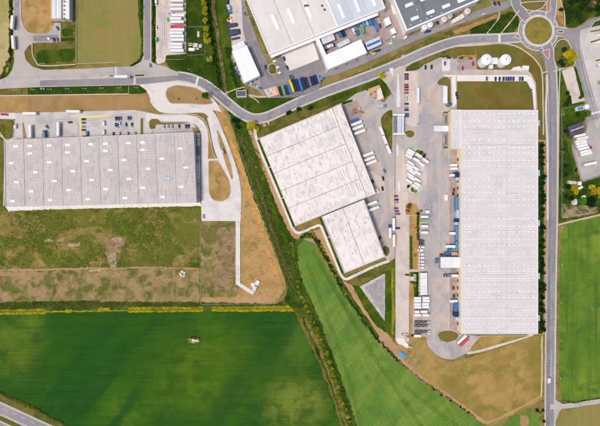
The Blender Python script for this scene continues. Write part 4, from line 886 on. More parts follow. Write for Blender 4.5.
# ---- C: large right-hand warehouse, stepped west side
rp = [(461.2, 110), (537.8, 110), (537.8, 334), (461.2, 334)]
r_ = root_at('warehouse', 'largest pale warehouse with rows of small roof domes beside the straight road', 'warehouse', rp, 11)
C = wing(r_, rp, 11, 'wall_cream', 'roof_large', 13, 'v', .16, .22, .4, .45, 'gutter_pale', 'parapet', ribs=(2.15, .34, 'rib_pale', False))
C2 = wing(r_, [(451.6, 109.7), (460.8, 109.7), (460.8, 148.4), (451.6, 148.4)], 10.9, 'wall_cream', 'roof_large', 2, 'v', .12, .3, .4, .45, 'gutter_pale', 'parapet', ribs=(2.15, .34, 'rib_pale', False))
me = dome_mesh(.62, 'dome_white'); spots = []
for j in range(34):
    y = 113.5 + j * 6.55
    if j in (3, 9, 15, 22, 29): continue
    for i in range(15):
        x = 464.6 + i * 4.95
        if abs(x - 507) < 1.5 or random.random() < .1: continue
        spots.append((math.hypot(x - 300, y - 213), x + random.uniform(-.15, .15), y + (.9 if j % 2 else 0)))
spots.sort()
for _, x, y in spots[:295]: on_roof(r_, 'roof_dome', me, x, y, 11, 0, .02)
m = MB()
for _, x, y in spots[295:]:
    X, Y = W(x, y, 11); m.box((X - r_.location.x, Y - r_.location.y, 11.15), (1.3, 1.3, .3)); m.dome((X - r_.location.x, Y - r_.location.y, 11.3), .62, .45, 8, 2)
o = m.build('roof_domes', M['dome_white'], r_); o['kind'] = 'stuff'
for yy, x0, x1 in ((129.5, 466, 505), (145, 470, 530), (193, 505, 535), (244.5, 480, 520), (275, 478, 525), (292.5, 500, 520), (256, 462, 537)):
    m = MB(); xs = np.arange(x0, x1, 1.1)
    for i in range(len(xs) - 1):
        a = W(xs[i], yy + .5 * math.sin(i * .9) * (random.random() if yy != 256 else .5), 11); b = W(xs[i + 1], yy + .5 * math.sin((i + 1) * .9), 11)
        dx, dy = b[0] - a[0], b[1] - a[1]
        m.box(((a[0] + b[0]) / 2 - r_.location.x, (a[1] + b[1]) / 2 - r_.location.y, 11.2), (math.hypot(dx, dy) + .1, .35, .12), math.atan2(dy, dx))
    m.build('roof_seam', M['gutter_pale' if yy != 256 else 'roof_white'], r_)
a, b = W(507, 112, 11), W(507, 332, 11)
m = MB(); m.box(((a[0] + b[0]) / 2 - r_.location.x, (a[1] + b[1]) / 2 - r_.location.y, 11.3), (.3, abs(a[1] - b[1]), .06)); m.build('roof_seam', M['gutter_pale'], r_)
wall_things(r_, C[0], C[3], 1.0, (3.0, 3.6), 24, 'dock_door', 'dock_dark', .2, .98, -.12, 0, 'parapet_grey')
def cladd(pxx, py, w, h_, z, mat, name='dock_shelter'):
    x, y = W(pxx, py, z); m = MB(); m.box((0, 0, z / 2), (w, h_, z)); m.box((0, 0, z + .12), (w + .3, h_ + .3, .24)); return m.build(name, M[mat], r_, (x - r_.location.x, y - r_.location.y, .1))
for a in ((457.4, 174.6, 3.6, 4.6, 7, 'navy'), (457.2, 179, 2.6, 2.8, 5, 'pale_blue'), (456.6, 204, 2.2, 14, 5, 'blue_cladding'), (457.6, 214, 2.2, 8, 6, 'pale_blue'), (457.2, 220.4, 3.4, 2.6, 6.4, 'navy'), (456.2, 223.6, 3, 2.6, 5, 'pale_blue'), (456.8, 233, 2.2, 13.6, 5, 'blue_cladding'), (456.8, 246, 2.2, 9, 5, 'blue_cladding'), (456, 307, 3, 9, 5, 'wall_blue'), (456.4, 314.6, 4, 4.2, 6, 'navy'), (457, 318.6, 3, 2.8, 4, 'pale_blue')): cladd(*a)
for yy in (123, 173, 223, 276, 318): 
    o = cladd(538.6, yy, 2.0, 5.6, 4, 'pale_blue', 'stair_tower')
# dock pits in front of the stepped wing
for y0, y1 in ((113, 126), (132, 148)):
    t = thing('dock_ramp', 'grey sunken loading ramp %s the pale entrance canopy of the largest warehouse' % ('above' if y0 == 113 else 'below'), 'loading ramp', (*W(444.2, (y0 + y1) / 2), gz(444, y0)))
    m = MB(); L_ = y1 - y0; m.box((0, 0, .05), (5, L_, .1)); m.build('floor', M['gravel'], t)
    m = MB(); m.box((-2.6, 0, .5), (.25, L_, 1.0)); m.box((2.4, 0, .5), (.25, L_, 1.0)); m.build('kerb_wall', M['wall_grey'], t)
    m = MB(); m.box((.6, L_ / 2 * (1 if y0 == 113 else -1), 1.2), (3.2, .9, 2.2)); m.build('gate', M['paint_maroon'], t)
    m = MB(); m.box((1.2, 0, .45), (1.2, L_ * .6, .7)); m.build('pallet_stack', M['deck'], t)
t = thing('entrance_canopy', 'pale grey flat canopy jutting out from the stepped end of the largest warehouse', 'canopy', (*W(441, 128.7, 4), 0))
m = MB(); m.box((0, 0, 4.4), (14.6, 5.8, .5)); m.build('roof', M['roof_light'], t)
for x_ in (-6.6, 0): 
    for y_ in (-2.4, 2.4): m = MB(); m.cyl((x_, y_, 0), .16, 4.2, 8); m.build('column', M['steel'], t)
t = thing('loading_canopy', 'large white-roofed loading canopy with dark blue frame on the left side of the largest warehouse', 'canopy', (*W(448.6, 262.4, 6), 0))
m = MB(); m.box((1.6, 0, 6.9), (20, 10.6, .4)); m.build('roof', M['roof_light'], t)
m = MB(); m.box((-8.7, 0, 6.6), (.6, 11.2, .9)); m.box((1.6, 5.5, 6.5), (20, .4, .8)); m.box((1.6, -5.5, 6.5), (20, .4, .8)); m.build('frame', M['frame_blue'], t)
for x_ in (-8, 0, 8):
    for y_ in (-5, 5): m = MB(); m.box((x_, y_, 3.2), (.35, .35, 6.4)); m.build('column', M['steel'], t)
m = MB(); m.box((-10.6, 1.2, 2), (2.8, 4.4, 4)); m.build('lift_house', M['frame_blue'], t)

# ---- D: middle warehouse, two wings
px = [(259.2, 138.4), (340.6, 104.2), (375.6, 193.6), (295.2, 226.2)]
r_ = root_at('warehouse', 'white-roofed warehouse of two tilted wings between the ditch and the entrance avenue', 'warehouse', px, 10)
px_a = [(259.2, 138.4), (331.6, 108), (366.6, 197.2), (295.2, 226.2)]
C = wing(r_, px_a, 10, 'wall_grey', 'roof_middle', 5, 'v', .25, .6, .3, .4, 'gutter', 'rib_cream', ribs=(3.0, .22, 'rib_cream', True))
C2 = wing(r_, [(332, 107.8), (340.6, 104.2), (375.6, 193.6), (367, 197)], 9.8, 'wall_grey', 'roof_middle', 4, 'v', .12, .35, .3, .12, 'gutter_pale', 'rib_cream', ribs=(2.2, .24, 'rib_grey', False))
C3 = wing(r_, [(321.6, 216.6), (364, 199.4), (384.8, 256.8), (344.4, 273.2)], 10, 'wall_grey', 'roof_middle', 2, 'u', .35, .6, .45, .6, 'gutter', 'parapet_grey', ribs=(3.4, .2, 'rib_cream', True))
wall_things(r_, C2[1], C2[2], 1.0, (3.0, 3.6), 14, 'dock_door', 'dock_dark', .12, .98, -.12, 0, 'parapet_grey')
wall_things(r_, C3[1], C3[2], 1.0, (3.0, 3.6), 6, 'dock_door', 'dock_dark', .05, .9, -.12, 0, 'parapet_grey')
wall_things(r_, C[3], C[0], 1.2, (1.8, 1.4), 16, 'window', 'glass', .04, .96, -.1, 0, 'parapet_grey')
# hatched gravel and patched bands on that roof
def roof_patch(px, mat, dz=.22):
    Cc = [np.array(W(p[0], p[1], 10)) - np.array((r_.location.x, r_.location.y)) for p in px]
    m = MB(); m.prism([(c[0], c[1]) for c in Cc], 10 - .1, 10 + dz); o = m.build('repair_strip', M[mat], r_)
    bm = bmesh.new(); bm.from_mesh(o.data); bmesh.ops.recalc_face_normals(bm, faces=bm.faces); bm.to_mesh(o.data); bm.free()
E1 = np.array((81.4, -34.2)) / 88.3; E2 = np.array((36, 87.8)) / 94.9
def Dp(a, b): return np.array((259.2, 138.4)) + E1 * a + E2 * b
def strip(a0, b0, a1, b1, mat): roof_patch([Dp(a0, b0), Dp(a1, b0), Dp(a1, b1), Dp(a0, b1)], mat)
random.seed(21)
for a0, a1, b0, b1, n in ((15, 23, 3, 9, 4), (28, 36, 2, 10, 4), (42, 60, 3, 10, 9), (62, 76, 4, 20, 7), (48, 53, 12, 17, 2), (50, 60, 22, 33, 4), (60, 70, 24, 36, 4), (66, 76, 40, 54, 4), (6, 60, 88, 93, 20), (60, 76, 78, 90, 6), (30, 44, 14, 18, 5), (58, 70, 60, 72, 4)):
    for k in range(n):
        a = a0 + (a1 - a0) * (k + .5) / n + random.uniform(-.2, .2); e0, e1 = random.uniform(0, 2.5), random.uniform(0, 2.5)
        strip(a - .45, b0 + e0 if b1 - b0 > 6 else b0, a + .45, b1 - (e1 if b1 - b0 > 6 else 0), 'roof_hatch')
random.seed(5)
for k in range(26):
    p = Dp(random.uniform(8, 72), random.uniform(6, 90)); on_roof(r_, 'roof_vent', vent_mesh(.4, .7), p[0], p[1], 10, 0, .05)
for k in range(22):
    u, v_ = random.uniform(.08, .92), random.uniform(.08, .92); p = q_at([np.array(q) for q in [(321.6, 216.6), (364, 199.4), (384.8, 256.8), (344.4, 273.2)]], u, v_)
    on_roof(r_, 'roof_vent', vent_mesh(.45, .7, random.choice(['vent', 'vent', 'vent_dark'])), p[0], p[1], 10, 0, .1)

# ---- E: northern factory
e1 = np.array((22.5, 54.5)); e1 /= np.linalg.norm(e1)
Lb = [np.array((269.6, 54.6)), np.array((337.8, 27.2)), np.array((385.4, 8.2))]
up = -e1 * 84
px = [Lb[0] + up, Lb[2] + up, Lb[2], Lb[0]]
r_ = root_at('factory', 'big beige and blue-grey roofed factory tilted across the top edge', 'factory', px, 10)
C = wing(r_, [Lb[0] + up, Lb[1] + up, Lb[1], Lb[0]], 10, 'wall_white', 'roof_beige', 3, 'u', .3, .5, .5, .8, 'gutter', 'roof_white')
Cb = wing(r_, [Lb[1] + up, Lb[2] + up, Lb[2], Lb[1]], 10.2, 'wall_white', 'roof_blue', 3, 'u', .4, .4, .5, .8, 'gutter_pale', 'roof_white')
rzE = math.radians(-67.6)
for x, y in ((275.6, 22), (291.4, 16), (308.4, 10)): on_roof(r_, 'skylight', skylight_mesh(16, 3.2, h=.8), x, y, 10, rzE, .15)
for x, y in ((341.4, 11), (357, 5), (372.6, -1)): on_roof(r_, 'skylight', skylight_mesh(15, 2.8, h=.8), x, y, 10.2, rzE, .3)
for x, y in ((322, 6), (324.4, 10)): on_roof(r_, 'roof_vent', vent_mesh(1.2, 1.2, 'vent_dark'), x, y, 10, 0, .1)
m = MB(); m.box((0, 0, .5), (4.2, 2, 1)); m.build('plant_unit', M['vent_dark'], r_, tuple(np.array((*W(306.4, 6, 10), 10)) - np.array(r_.location)))
a, b = Lb[0], Lb[2]
wall_things(r_, C[3], C[2], .8, (3.2, 3.6), 7, 'dock_door', 'dock_dark', .1, .95, .12, 0, 'parapet_grey')
wall_things(r_, Cb[3], Cb[2], .8, (3.2, 3.6), 5, 'dock_door', 'dock_dark', .1, .95, .12, 0, 'parapet_grey')
# canopy along the south edge
ca, cb = np.array(W(271, 56.6, 7)), np.array(W(378, 14, 7)); cc = (ca + cb) / 2 - np.array((r_.location.x, r_.location.y)); dv = cb - ca
m = MB(); m.box((cc[0], cc[1], 7), (np.linalg.norm(dv), 2.6, .4), math.atan2(dv[1], dv[0])); m.build('canopy', M['roof_white'], r_)

# ---- F, H: white halls
def hall(name, label, px, h, mat='roof_white', wall='wall_white', ridge=.5, along='u', doors=True, cat='shed', bays=2, par=.25):
    r = root_at(name, label, cat, px, h); C = wing(r, px, h, wall, mat, bays, along, ridge, .02, par, .3, 'gutter_pale', 'parapet', roofname='roof_slope')
    if doors: wall_things(r, C[3], C[2], .2, (3.0, min(3.6, h - 1)), 3, 'door', 'dock_dark', .1, .9, .12, 0, 'parapet_grey')
    return r
hall('storage_hall', 'bright white tilted storage hall left of the northern factory road', [(231.8, 51.6), (246.6, 45.2), (260, 75.4), (244.2, 83.2)], 8, ridge=.35)
hall('storage_hall', 'bright white tilted storage hall in the yard below the northern factory', [(322.8, 56.4), (360.6, 39.4), (367.2, 52.8), (327.6, 69.8)], 9, ridge=.35)
hall('link_corridor', 'narrow white corridor joining the factory to the white storage hall', [(315.4, 38.8), (318.6, 37.4), (326.4, 55), (323, 56.6)], 7, ridge=.15, doors=False, cat='corridor', bays=1)
hall('lean_to_shed', 'pale grey lean-to shed against the upper end of the left white hall', [(231.6, 46), (243, 40.6), (245.4, 45.2), (233, 51)], 5, 'roof_light', 'wall_grey', .2)
hall('lean_to_shed', 'blue-grey shed squeezed between factory wall and dark yard pit', [(320.6, 37.4), (332.6, 32.6), (335, 39.4), (323, 44.4)], 5, 'roof_blue', 'wall_grey', .25)
hall('lean_to_shed', 'blue-grey lean-to roof along the upper side of the yard hall', [(336.8, 44.6), (347.6, 38.6), (350.4, 42), (339.4, 47.6)], 5, 'roof_blue', 'wall_grey', .25)
hall('small_shed', 'small white shed in the corner of the factory yard near the dark grey building', [(383.6, 19.4), (388.6, 16.8), (391.4, 23.4), (386.4, 26)], 5, ridge=.2)
r2 = hall('striped_shed', 'pale blue shed with a dark blue roof stripe in the factory yard', [(365.2, 42.8), (379.4, 36.6), (381.6, 44), (367.8, 50)], 6, 'roof_blue', 'wall_blue', .2, 'v', bays=3)
for k, ch in enumerate([c for c in r2.children if c.name.startswith('roof_slope')]):
    if k == 1: ch.data.materials[0] = M['wall_blue']
hall('brown_kiosk', 'cream flat-topped cabin in the alley between the two northern factories', [(391, 5), (394.4, 3.6), (397, 13), (393.8, 14.4)], 3.4, 'roof_beige', 'wall_cream', .1, doors=False, cat='cabin', bays=1)
hall('brown_kiosk', 'cream flat-topped cabin nearest the dark grey roof in the factory alley', [(396.4, 2), (398.8, 1), (401, 10), (398.4, 11)], 3.4, 'roof_beige', 'wall_cream', .1, doors=False, cat='cabin', bays=1)
hall('small_shed', 'small white hut right of the shed with the blue stripe', [(390, 29.6), (394, 27.8), (396.6, 32.6), (392.4, 34.6)], 4, ridge=.15)

# ---- G: dark grey building
g1 = np.array((24, 58.)) / np.linalg.norm((24, 58.)); b0, b1 = np.array((406.4, 31.2)), np.array((480, -.2))
px = [b0 - g1 * 80, b1 - g1 * 80, b1, b0]
r_ = root_at('factory', 'dark grey roofed factory with white skylights and white rim at the top edge', 'factory', px, 11)
C = wing(r_, px, 11, 'wall_white', 'roof_grey', 3, 'v', .3, .3, .6, 1.3, 'gutter', 'roof_white')
for x, y in ((409, 5), (414.7, 18.4), (430.4, 12.4), (446, 6.2), (461.4, .4), (424, -1)): on_roof(r_, 'skylight', skylight_mesh(8, 3.2, h=.7), x, y, 11, math.radians(22), .2)
for x, y in ((420.6, 21.4), (427, 18.8), (431.4, 16.6), (441.6, 13), (410.6, 25), (417, 10)): on_roof(r_, 'roof_vent', vent_mesh(.7, .9), x, y, 11, 0, .1)
wall_things(r_, C[3], C[2], .6, (2.4, 2.6), 8, 'window', 'glass', .05, .95, .12, 0, 'parapet_grey')
for x, y, r, mt, lb in ((424.2, 28, 2.8, 'tank_white', 'left white round tank below the dark grey factory'), (429.6, 25.4, 2.8, 'tank_white', 'right white round tank below the dark grey factory'), (443.8, 20, 3.0, 'tank_pink', 'large pinkish round tank between the dark grey factory and service road'), (449.4, 17, 2.6, 'wall_grey', 'grey round tank touching the large pinkish tank'), (466.8, 12, 3.1, 'tank_pink', 'pinkish round tank at the right end of the tank row')):
    t = thing('storage_tank', lb, 'tank', (*W(x, y, 4), gz(x, y)), 0, 'round tanks below the dark grey factory')
    m = MB(); m.cyl((0, 0, 0), r, 6, 24, cap=False); m.build('shell', M[mt], t); m = MB(); m.dome((0, 0, 6), r + .08, .8, 24, 3); m.build('lid', M[mt], t); m = MB(); m.cyl((0, 0, 6.7), .4, .5, 10); m.build('hatch', M['steel'], t)
hall('flat_annex', 'cream flat-roofed annex between the pinkish tanks', [(451.6, 20.2), (462.4, 13.8), (464.4, 17.4), (453.4, 23)], 4.5, 'roof_beige', 'wall_cream', .12, doors=False, cat='annex', bays=1)
# silos
for x, y, lb in ((484.5, 61.5, 'left big white cylindrical silo on the dry lawn'), (503.3, 61.6, 'right big white cylindrical silo on the dry lawn')):
    t = thing('silo', lb, 'silo', (*W(x - 2, y + 1.4), gz(x, y)), 0, 'pair of white silos')
    m = MB(); m.cyl((0, 0, 0), 5.3, 9, 40, cap=False); m.build('shell', M['tank_white'], t)
    m = MB(); m.dome((0, 0, 9), 5.42, 1.2, 40, 5); m.build('roof', M['tank_white'], t)
    m = MB(); m.cyl((0, 0, 10.2), .5, .5, 10); m.build('hatch', M['steel'], t)
    m = MB()
    for z in (2.2, 4.5, 6.8): m.cyl((0, 0, z), 5.36, .12, 40, cap=False)
    m.build('hoop', M['parapet_grey'], t)
    m = MB(); m.box((-.25, -5.45, 4.8), (.08, .08, 9.6)); m.box((.25, -5.45, 4.8), (.08, .08, 9.6))
    for k in range(24): m.box((0, -5.45, .4 + .38 * k), (.5, .06, .05))
    m.build('ladder', M['steel'], t)
hall('pump_house', 'small pale pump house standing between the two silos', [(491.4, 57.8), (497.6, 57.8), (497.6, 64), (491.4, 64)], 4.5, 'roof_light', 'wall_white', .15, cat='pump house', bays=1)
hall('valve_hut', 'tiny white hut just below the silo pump house', [(489.4, 65), (493, 65), (493, 68.4), (489.4, 68.4)], 3, 'roof_light', 'wall_white', .1, doors=False, cat='hut', bays=1)
hall('gate_hut', 'small white hut at the corner of the white drive right of the silos', [(523, 65.6), (529, 66), (528.6, 70.2), (522.8, 69.8)], 3.4, 'roof_light', 'wall_white', .12, doors=False, cat='hut', bays=1)
# carport by the dry lawn
t = thing('carport', 'pale flat carport beside the small olive lawn island', 'carport', (*W(445, 95, 3), gz(445, 95)))
m = MB(); m.box((0, 0, 2.9), (4.4, 17, .25)); m.build('roof', M['roof_light'], t)
for x_ in (-1.9, 1.9):
    for y_ in (-8, 0, 8): m = MB(); m.box((x_, y_, 1.4), (.15, .15, 2.8)); m.build('column', M['steel'], t)
# gatehouse canopy on the entrance road
t = thing('gate_canopy', 'grey gatehouse canopy with white end beams spanning the entrance road', 'gatehouse', (*W(398.6, 124.6, 5), gz(398.6, 124)))
m = MB(); m.box((-3.4, 0, 5.4), (3.4, 17, .3)); m.build('roof', M['roof_grey'], t)
m = MB(); m.box((.6, 0, 5.4), (4.2, 17, .3)); m.build('roof', M['roof_blue'], t)
m = MB(); m.box((4, 0, 5.4), (1.8, 17, .3)); m.build('roof', M['roof_light'], t)
for y_ in (9.4, -9.4): m = MB(); m.box((0, y_, 5.5), (11.6, 1.4, .8)); m.build('beam', M['roof_white'], t)
for x_ in (-5, 5):
    for y_ in (-8.6, 8.6): m = MB(); m.cyl((x_, y_, 0), .25, 5.2, 10); m.build('column', M['steel'], t)
m = MB(); m.box((0, 0, 1.4), (2.2, 5, 2.8)); m.build('booth', M['wall_white'], t)
# flat L-shaped kiosk building near the junction
r_ = root_at('l_shaped_canteen', 'pinkish L-shaped flat building with terrace beside the entrance junction', 'building', [(368, 89), (379.4, 84.6), (384, 98), (376, 103)], 4)
wing(r_, [(368.2, 89.2), (379.4, 84.8), (380.6, 87.8), (369.6, 93.6)], 4, 'wall_cream', 'wood', 1, 'u', .1, .3, .3, .3, 'gutter_pale', 'wood')
wing(r_, [(376.8, 88.9), (380.8, 87.6), (384, 98.4), (377, 101)], 3.9, 'wall_cream', 'roof_beige', 2, 'v', .1, .3, .3, .3, 'gutter_pale', 'wood')
m = MB(); m.box((0, 0, .2), (4, 5, .3)); m.build('terrace', M['paint_tan'], r_, tuple(np.array((*W(373.6, 95), .4)) - np.array(r_.location)))
# substation north of the ditch road
hall('pump_building', 'narrow white hut with black roof panels at the end of the garden path', [(236.4, 90.8), (246, 90.4), (246.4, 96.4), (236.8, 97)], 4, 'vent_dark', 'wall_white', .1, 'u', doors=False, cat='hut', bays=4, par=.5)
# dark pitched shed in the east
r_ = root_at('pitched_shed', 'dark slate shed with pale ridge beside the parked east trailers', 'shed', [(568.6, 126.6), (583.6, 121), (585.2, 131.2), (571.2, 136)], 6)
C = corners([(568.6, 126.6), (583.6, 121), (585.4, 131), (571.2, 136)], 6); oo = np.array((r_.location.x, r_.location.y)); C = [c - oo for c in C]
m = MB(); m.prism([tuple(c) for c in inset(C, .4)], -.2, 4.3); o = m.build('wall', M['tarpaulin_dark'], r_)
ma, mb_ = (C[0] + C[3]) / 2, (C[1] + C[2]) / 2
for s1, s2 in ((C[0], C[1]), (C[3], C[2])):
    m = MB(); pts = [(*s1, 4.2), (*s2, 4.2), (*mb_, 6.2), (*ma, 6.2)]; m.add(pts + [(p[0], p[1], p[2] - .25) for p in pts], [(0, 1, 2, 3), (7, 6, 5, 4), (0, 4, 5, 1), (1, 5, 6, 2), (2, 6, 7, 3), (3, 7, 4, 0)])
    o = m.build('roof_slope', M['roof_slate'], r_); bm = bmesh.new(); bm.from_mesh(o.data); bmesh.ops.recalc_face_normals(bm, faces=bm.faces); bm.to_mesh(o.data); bm.free()
dv = mb_ - ma; m = MB(); m.box((*((ma + mb_) / 2), 6.22), (np.linalg.norm(dv) * .9, 1.0, .22), math.atan2(dv[1], dv[0])); m.build('ridge_cap', M['parapet_grey'], r_)
for f in (.3, .7):
    m = MB(); p = ma + dv * f; m.cyl((p[0], p[1], 6.2), .35, .7, 8); m.build('ridge_vent', M['steel'], r_)
# blue-roofed hut and tarp round tank in the east
hall('blue_hut', 'small bright blue roofed hut in the east corner beside the round white cover', [(576.4, 107.2), (583.6, 106), (584, 109.6), (577, 110.8)], 3, 'pale_blue', 'wall_white', .3, doors=False, cat='hut')
for ch in list(COL.objects):
    if ch.name.startswith('blue_hut'):
        for c in ch.children:
            if c.name.startswith('roof_slope'): c.data.materials[0] = M['tarpaulin_blue']
t = thing('round_cover', 'round white covered tank beside the small blue roofed hut', 'tank', (*W(586, 107), gz(586, 107)))
m = MB(); m.cyl((0, 0, 0), 2.6, 1.6, 20, cap=False); m.build('shell', M['parapet_grey'], t); m = MB(); m.dome((0, 0, 1.6), 2.7, .9, 20, 3); m.build('cover', M['tank_white'], t)
# cottages of the small farm in the east
def cottage(label, cx, cy, l, w, rz, mat, wall='wall_cream'):
    t = thing('cottage', label, 'outbuilding', (*W(cx, cy), gz(cx, cy)), math.radians(rz))
    m = MB(); m.box((0, 0, 1.3), (l - .5, w - .5, 2.6)); m.build('wall', M[wall], t)
    for s_ in (-1, 1):
        m = MB(); pts = [(-l / 2, s_ * w / 2, 2.4), (l / 2, s_ * w / 2, 2.4), (l / 2, 0, 2.4 + w * .28), (-l / 2, 0, 2.4 + w * .28)]
        m.add(pts + [(p[0], p[1], p[2] - .15) for p in pts], [(0, 1, 2, 3), (7, 6, 5, 4), (0, 4, 5, 1), (1, 5, 6, 2), (2, 6, 7, 3), (3, 7, 4, 0)]); o = m.build('roof_slope', M[mat], t)
        bm = bmesh.new(); bm.from_mesh(o.data); bmesh.ops.recalc_face_normals(bm, faces=bm.faces); bm.to_mesh(o.data); bm.free()
    m = MB(); m.box((l / 2 - .22, 0, 1.0), (.1, .9, 2.0)); m.build('door', M['dock_dark'], t)
    m = MB(); m.box((0, -w / 2 + .22, 1.4), (1.1, .1, 1.0)); m.build('window', M['glass'], t)
    return t
cottage('pale blue-grey roofed outbuilding at the upper left of the east farm trees', 570.4, 182.8, 7.6, 3.6, -6, 'roof_blue')
cottage('small white roofed outbuilding nearest the corner of the lorry yard', 577.6, 183.6, 3.4, 3.8, 10, 'roof_white')
cottage('narrow white roofed outbuilding between the yellow farm trees', 578.6, 188, 4.6, 2.6, 30, 'roof_white')
cottage('pale roofed lean-to half hidden among the dark green farm trees', 581.6, 196.8, 4.2, 2.6, 10, 'roof_light')
cottage('grey-blue roofed greenhouse in the farm vegetable yard', 572.8, 202, 4, 6, 0, 'roof_blue')
hall('utility_hut', 'small grey flat hut with pale terrace on the lawn beside the parked trailer row', [(414, 274.4), (416, 274.4), (416, 281), (414, 281)], 3, 'roof_grey', 'wall_grey', .05, doors=False, cat='hut', bays=1, par=.2)
m = MB(); x, y = W(411.6, 278.6); m.box((x, y, gz(411, 278) + .1), (4, 4.2, .2)); tag(m.build('terrace_slab', M['pink_concrete']), 'pale paved terrace slab left of the small grey utility hut', 'terrace')
# pump station pads inside the fenced lawn
t = thing('pump_station', 'fenced pumping station of pale concrete slabs beside the parked trailers', 'pump station', (*W(194, 47), gz(194, 47)))
for x_, y_, a, b, h_, mt in ((-3.6, 2.4, 4, 3, .5, 'pink_concrete'), (1.4, 1.6, 4.6, 4, .6, 'pale_concrete'), (6.4, 1, 3, 3.4, .8, 'pale_concrete'), (-2, -3, 6, 2.8, 1.8, 'roof_white'), (3.4, -2, 3.6, 2, .5, 'pink_concrete'), (4.4, 12.6, 2, 5.6, .4, 'pale_concrete')):
    m = MB(); m.box((0, 0, h_ / 2), (a, b, h_)); m.build('slab', M[mt], t, (x_, y_, 0)); 
for x_, y_ in ((-4.6, 2.4), (-2.8, 2.4), (6.2, 1.4)): m = MB(); m.cyl((0, 0, 0), .6, 1.3, 12); m.build('pump', M['steel'], t, (x_, y_, .3))
# white works at the end of the south ramp
t = thing('pumping_works', 'white tank works with a blue-grey hut at the end of the narrow concrete lane', 'works', (*W(255.4, 285.6), gz(255, 286)))
m = MB(); m.cyl((0, 0, 0), 1.7, 1.6, 18); m.build('tank', M['tank_white'], t, (2.6, 3.8, 0)); m = MB(); m.cyl((0, 0, 0), 1.4, 1.2, 18); m.build('tank', M['tank_white'], t, (-3, 1.6, 0))
m = MB(); m.box((0, 0, .15), (5, 6, .3), -.5); m.build('slab', M['white_concrete'], t); m = MB(); m.box((0, 0, 1.4), (3, 4.4, 2.6), -.5); m.box((0, 0, 2.8), (3.4, 4.8, .2), -.5); m.build('hut', M['roof_blue'], t, (-.6, -2.6, 0))

# ================================================================== VEHICLES
ORD = ['first', 'second', 'third', 'fourth', 'fifth', 'sixth', 'seventh', 'eighth', 'ninth', 'tenth', 'eleventh', 'twelfth', 'thirteenth', 'fourteenth', 'fifteenth', 'sixteenth', 'seventeenth', 'eighteenth', 'nineteenth', 'twentieth', 'twenty-first', 'twenty-second', 'twenty-third', 'twenty-fourth', 'twenty-fifth', 'twenty-sixth', 'twenty-seventh', 'twenty-eighth', 'twenty-ninth', 'thirtieth', 'thirty-first', 'thirty-second', 'thirty-third', 'thirty-fourth', 'thirty-fifth']
def wheel_mesh(r=.33, w=.24):
    def f():
        m = MB(); m.cyl((0, 0, 0), r, w, 12, axis='y'); m.cyl((0, 0, 0), r * .55, w + .03, 8, axis='y', mi=1); return m.mesh('wheel', [M['tyre'], M['steel']])
    return shared(('wheel', r, w), f)
def loft(m, secs, mi=0):
    """secs: list of (x, half width bottom, half width top, z0, z1)"""
    vs = []
    for x, wb, wt, z0, z1 in secs:
        vs += [(x, -wb, z0), (x, -wb * 1.02, (z0 + z1) / 2), (x, -wt, z1 - .08), (x, -wt + .1, z1), (x, wt - .1, z1), (x, wt, z1 - .08), (x, wb * 1.02, (z0 + z1) / 2), (x, wb, z0)]
    fs = []; n = 8
    for i in range(len(secs) - 1):
        for k in range(n): fs.append((i * n + k, i * n + (k + 1) % n, (i + 1) * n + (k + 1) % n, (i + 1) * n + k))
    fs.append(tuple(range(n))[::-1]); fs.append(tuple(range((len(secs) - 1) * n, len(secs) * n)))
    m.add(vs, fs, mi)
def car_meshes(col):
    def f():
        m = MB(); loft(m, [(-2.15, .74, .7, .38, .78), (-2.0, .85, .8, .28, .92), (-1.2, .88, .84, .25, .98), (.7, .88, .84, .25, .96), (1.5, .87, .8, .25, .88), (2.05, .82, .72, .3, .76), (2.2, .7, .62, .38, .62)])
        body = m.mesh('body', M['paint_' + col]); m = MB()
        loft(m, [(-1.95, .76, .7, .9, 1.0), (-1.35, .79, .62, .9, 1.4), (.1, .8, .64, .9, 1.42), (1.05, .78, .7, .88, .98)]); glass = m.mesh('windows', M['glass']); m = MB()
        loft(m, [(-1.4, .62, .6, 1.36, 1.46), (-.6, .65, .62, 1.38, 1.5), (.15, .62, .6, 1.36, 1.46)]); roof = m.mesh('roof', M['paint_' + col])
        return body, glass, roof
    return shared(('car', col), f)
def mirrors_mesh(col):
    def f():
        m = MB(); m.box((.75, .95, .98), (.2, .2, .14)); m.box((.75, -.95, .98), (.2, .2, .14)); return m.mesh('mirrors', M['paint_' + col])
    return shared(('mir', col), f)
PROTO = {}
def at(px, py): return (*W(px, py, .8), gz(px, py) + .005)
def _place(key, make, px, py, ang, label, group):
    loc = at(px, py); rz = math.radians(-ang)
    if key not in PROTO:
        t = make(); PROTO[key] = t; t.location = loc; t.rotation_euler = (0, 0, rz); t['label'] = label
        if group: t['group'] = group
        return t
    t = copy_tree(PROTO[key], loc, rz, label)
    if group: t['group'] = group
    elif 'group' in t: del t['group']
    return t
def car(px, py, ang, col, label, group='cars parked or driving on the estate'):
    def make():
        t = thing('parked_car', label, 'car'); b, g_, r = car_meshes(col); part('body', b, t); part('windows', g_, t); part('roof', r, t); part('mirrors', mirrors_mesh(col), t)
        for x in (-1.3, 1.35):
            for y in (-.8, .8): part('wheel', wheel_mesh(), t, (x, y, .33))
        return t
    return _place(('car', col), make, px, py, ang, label, group)
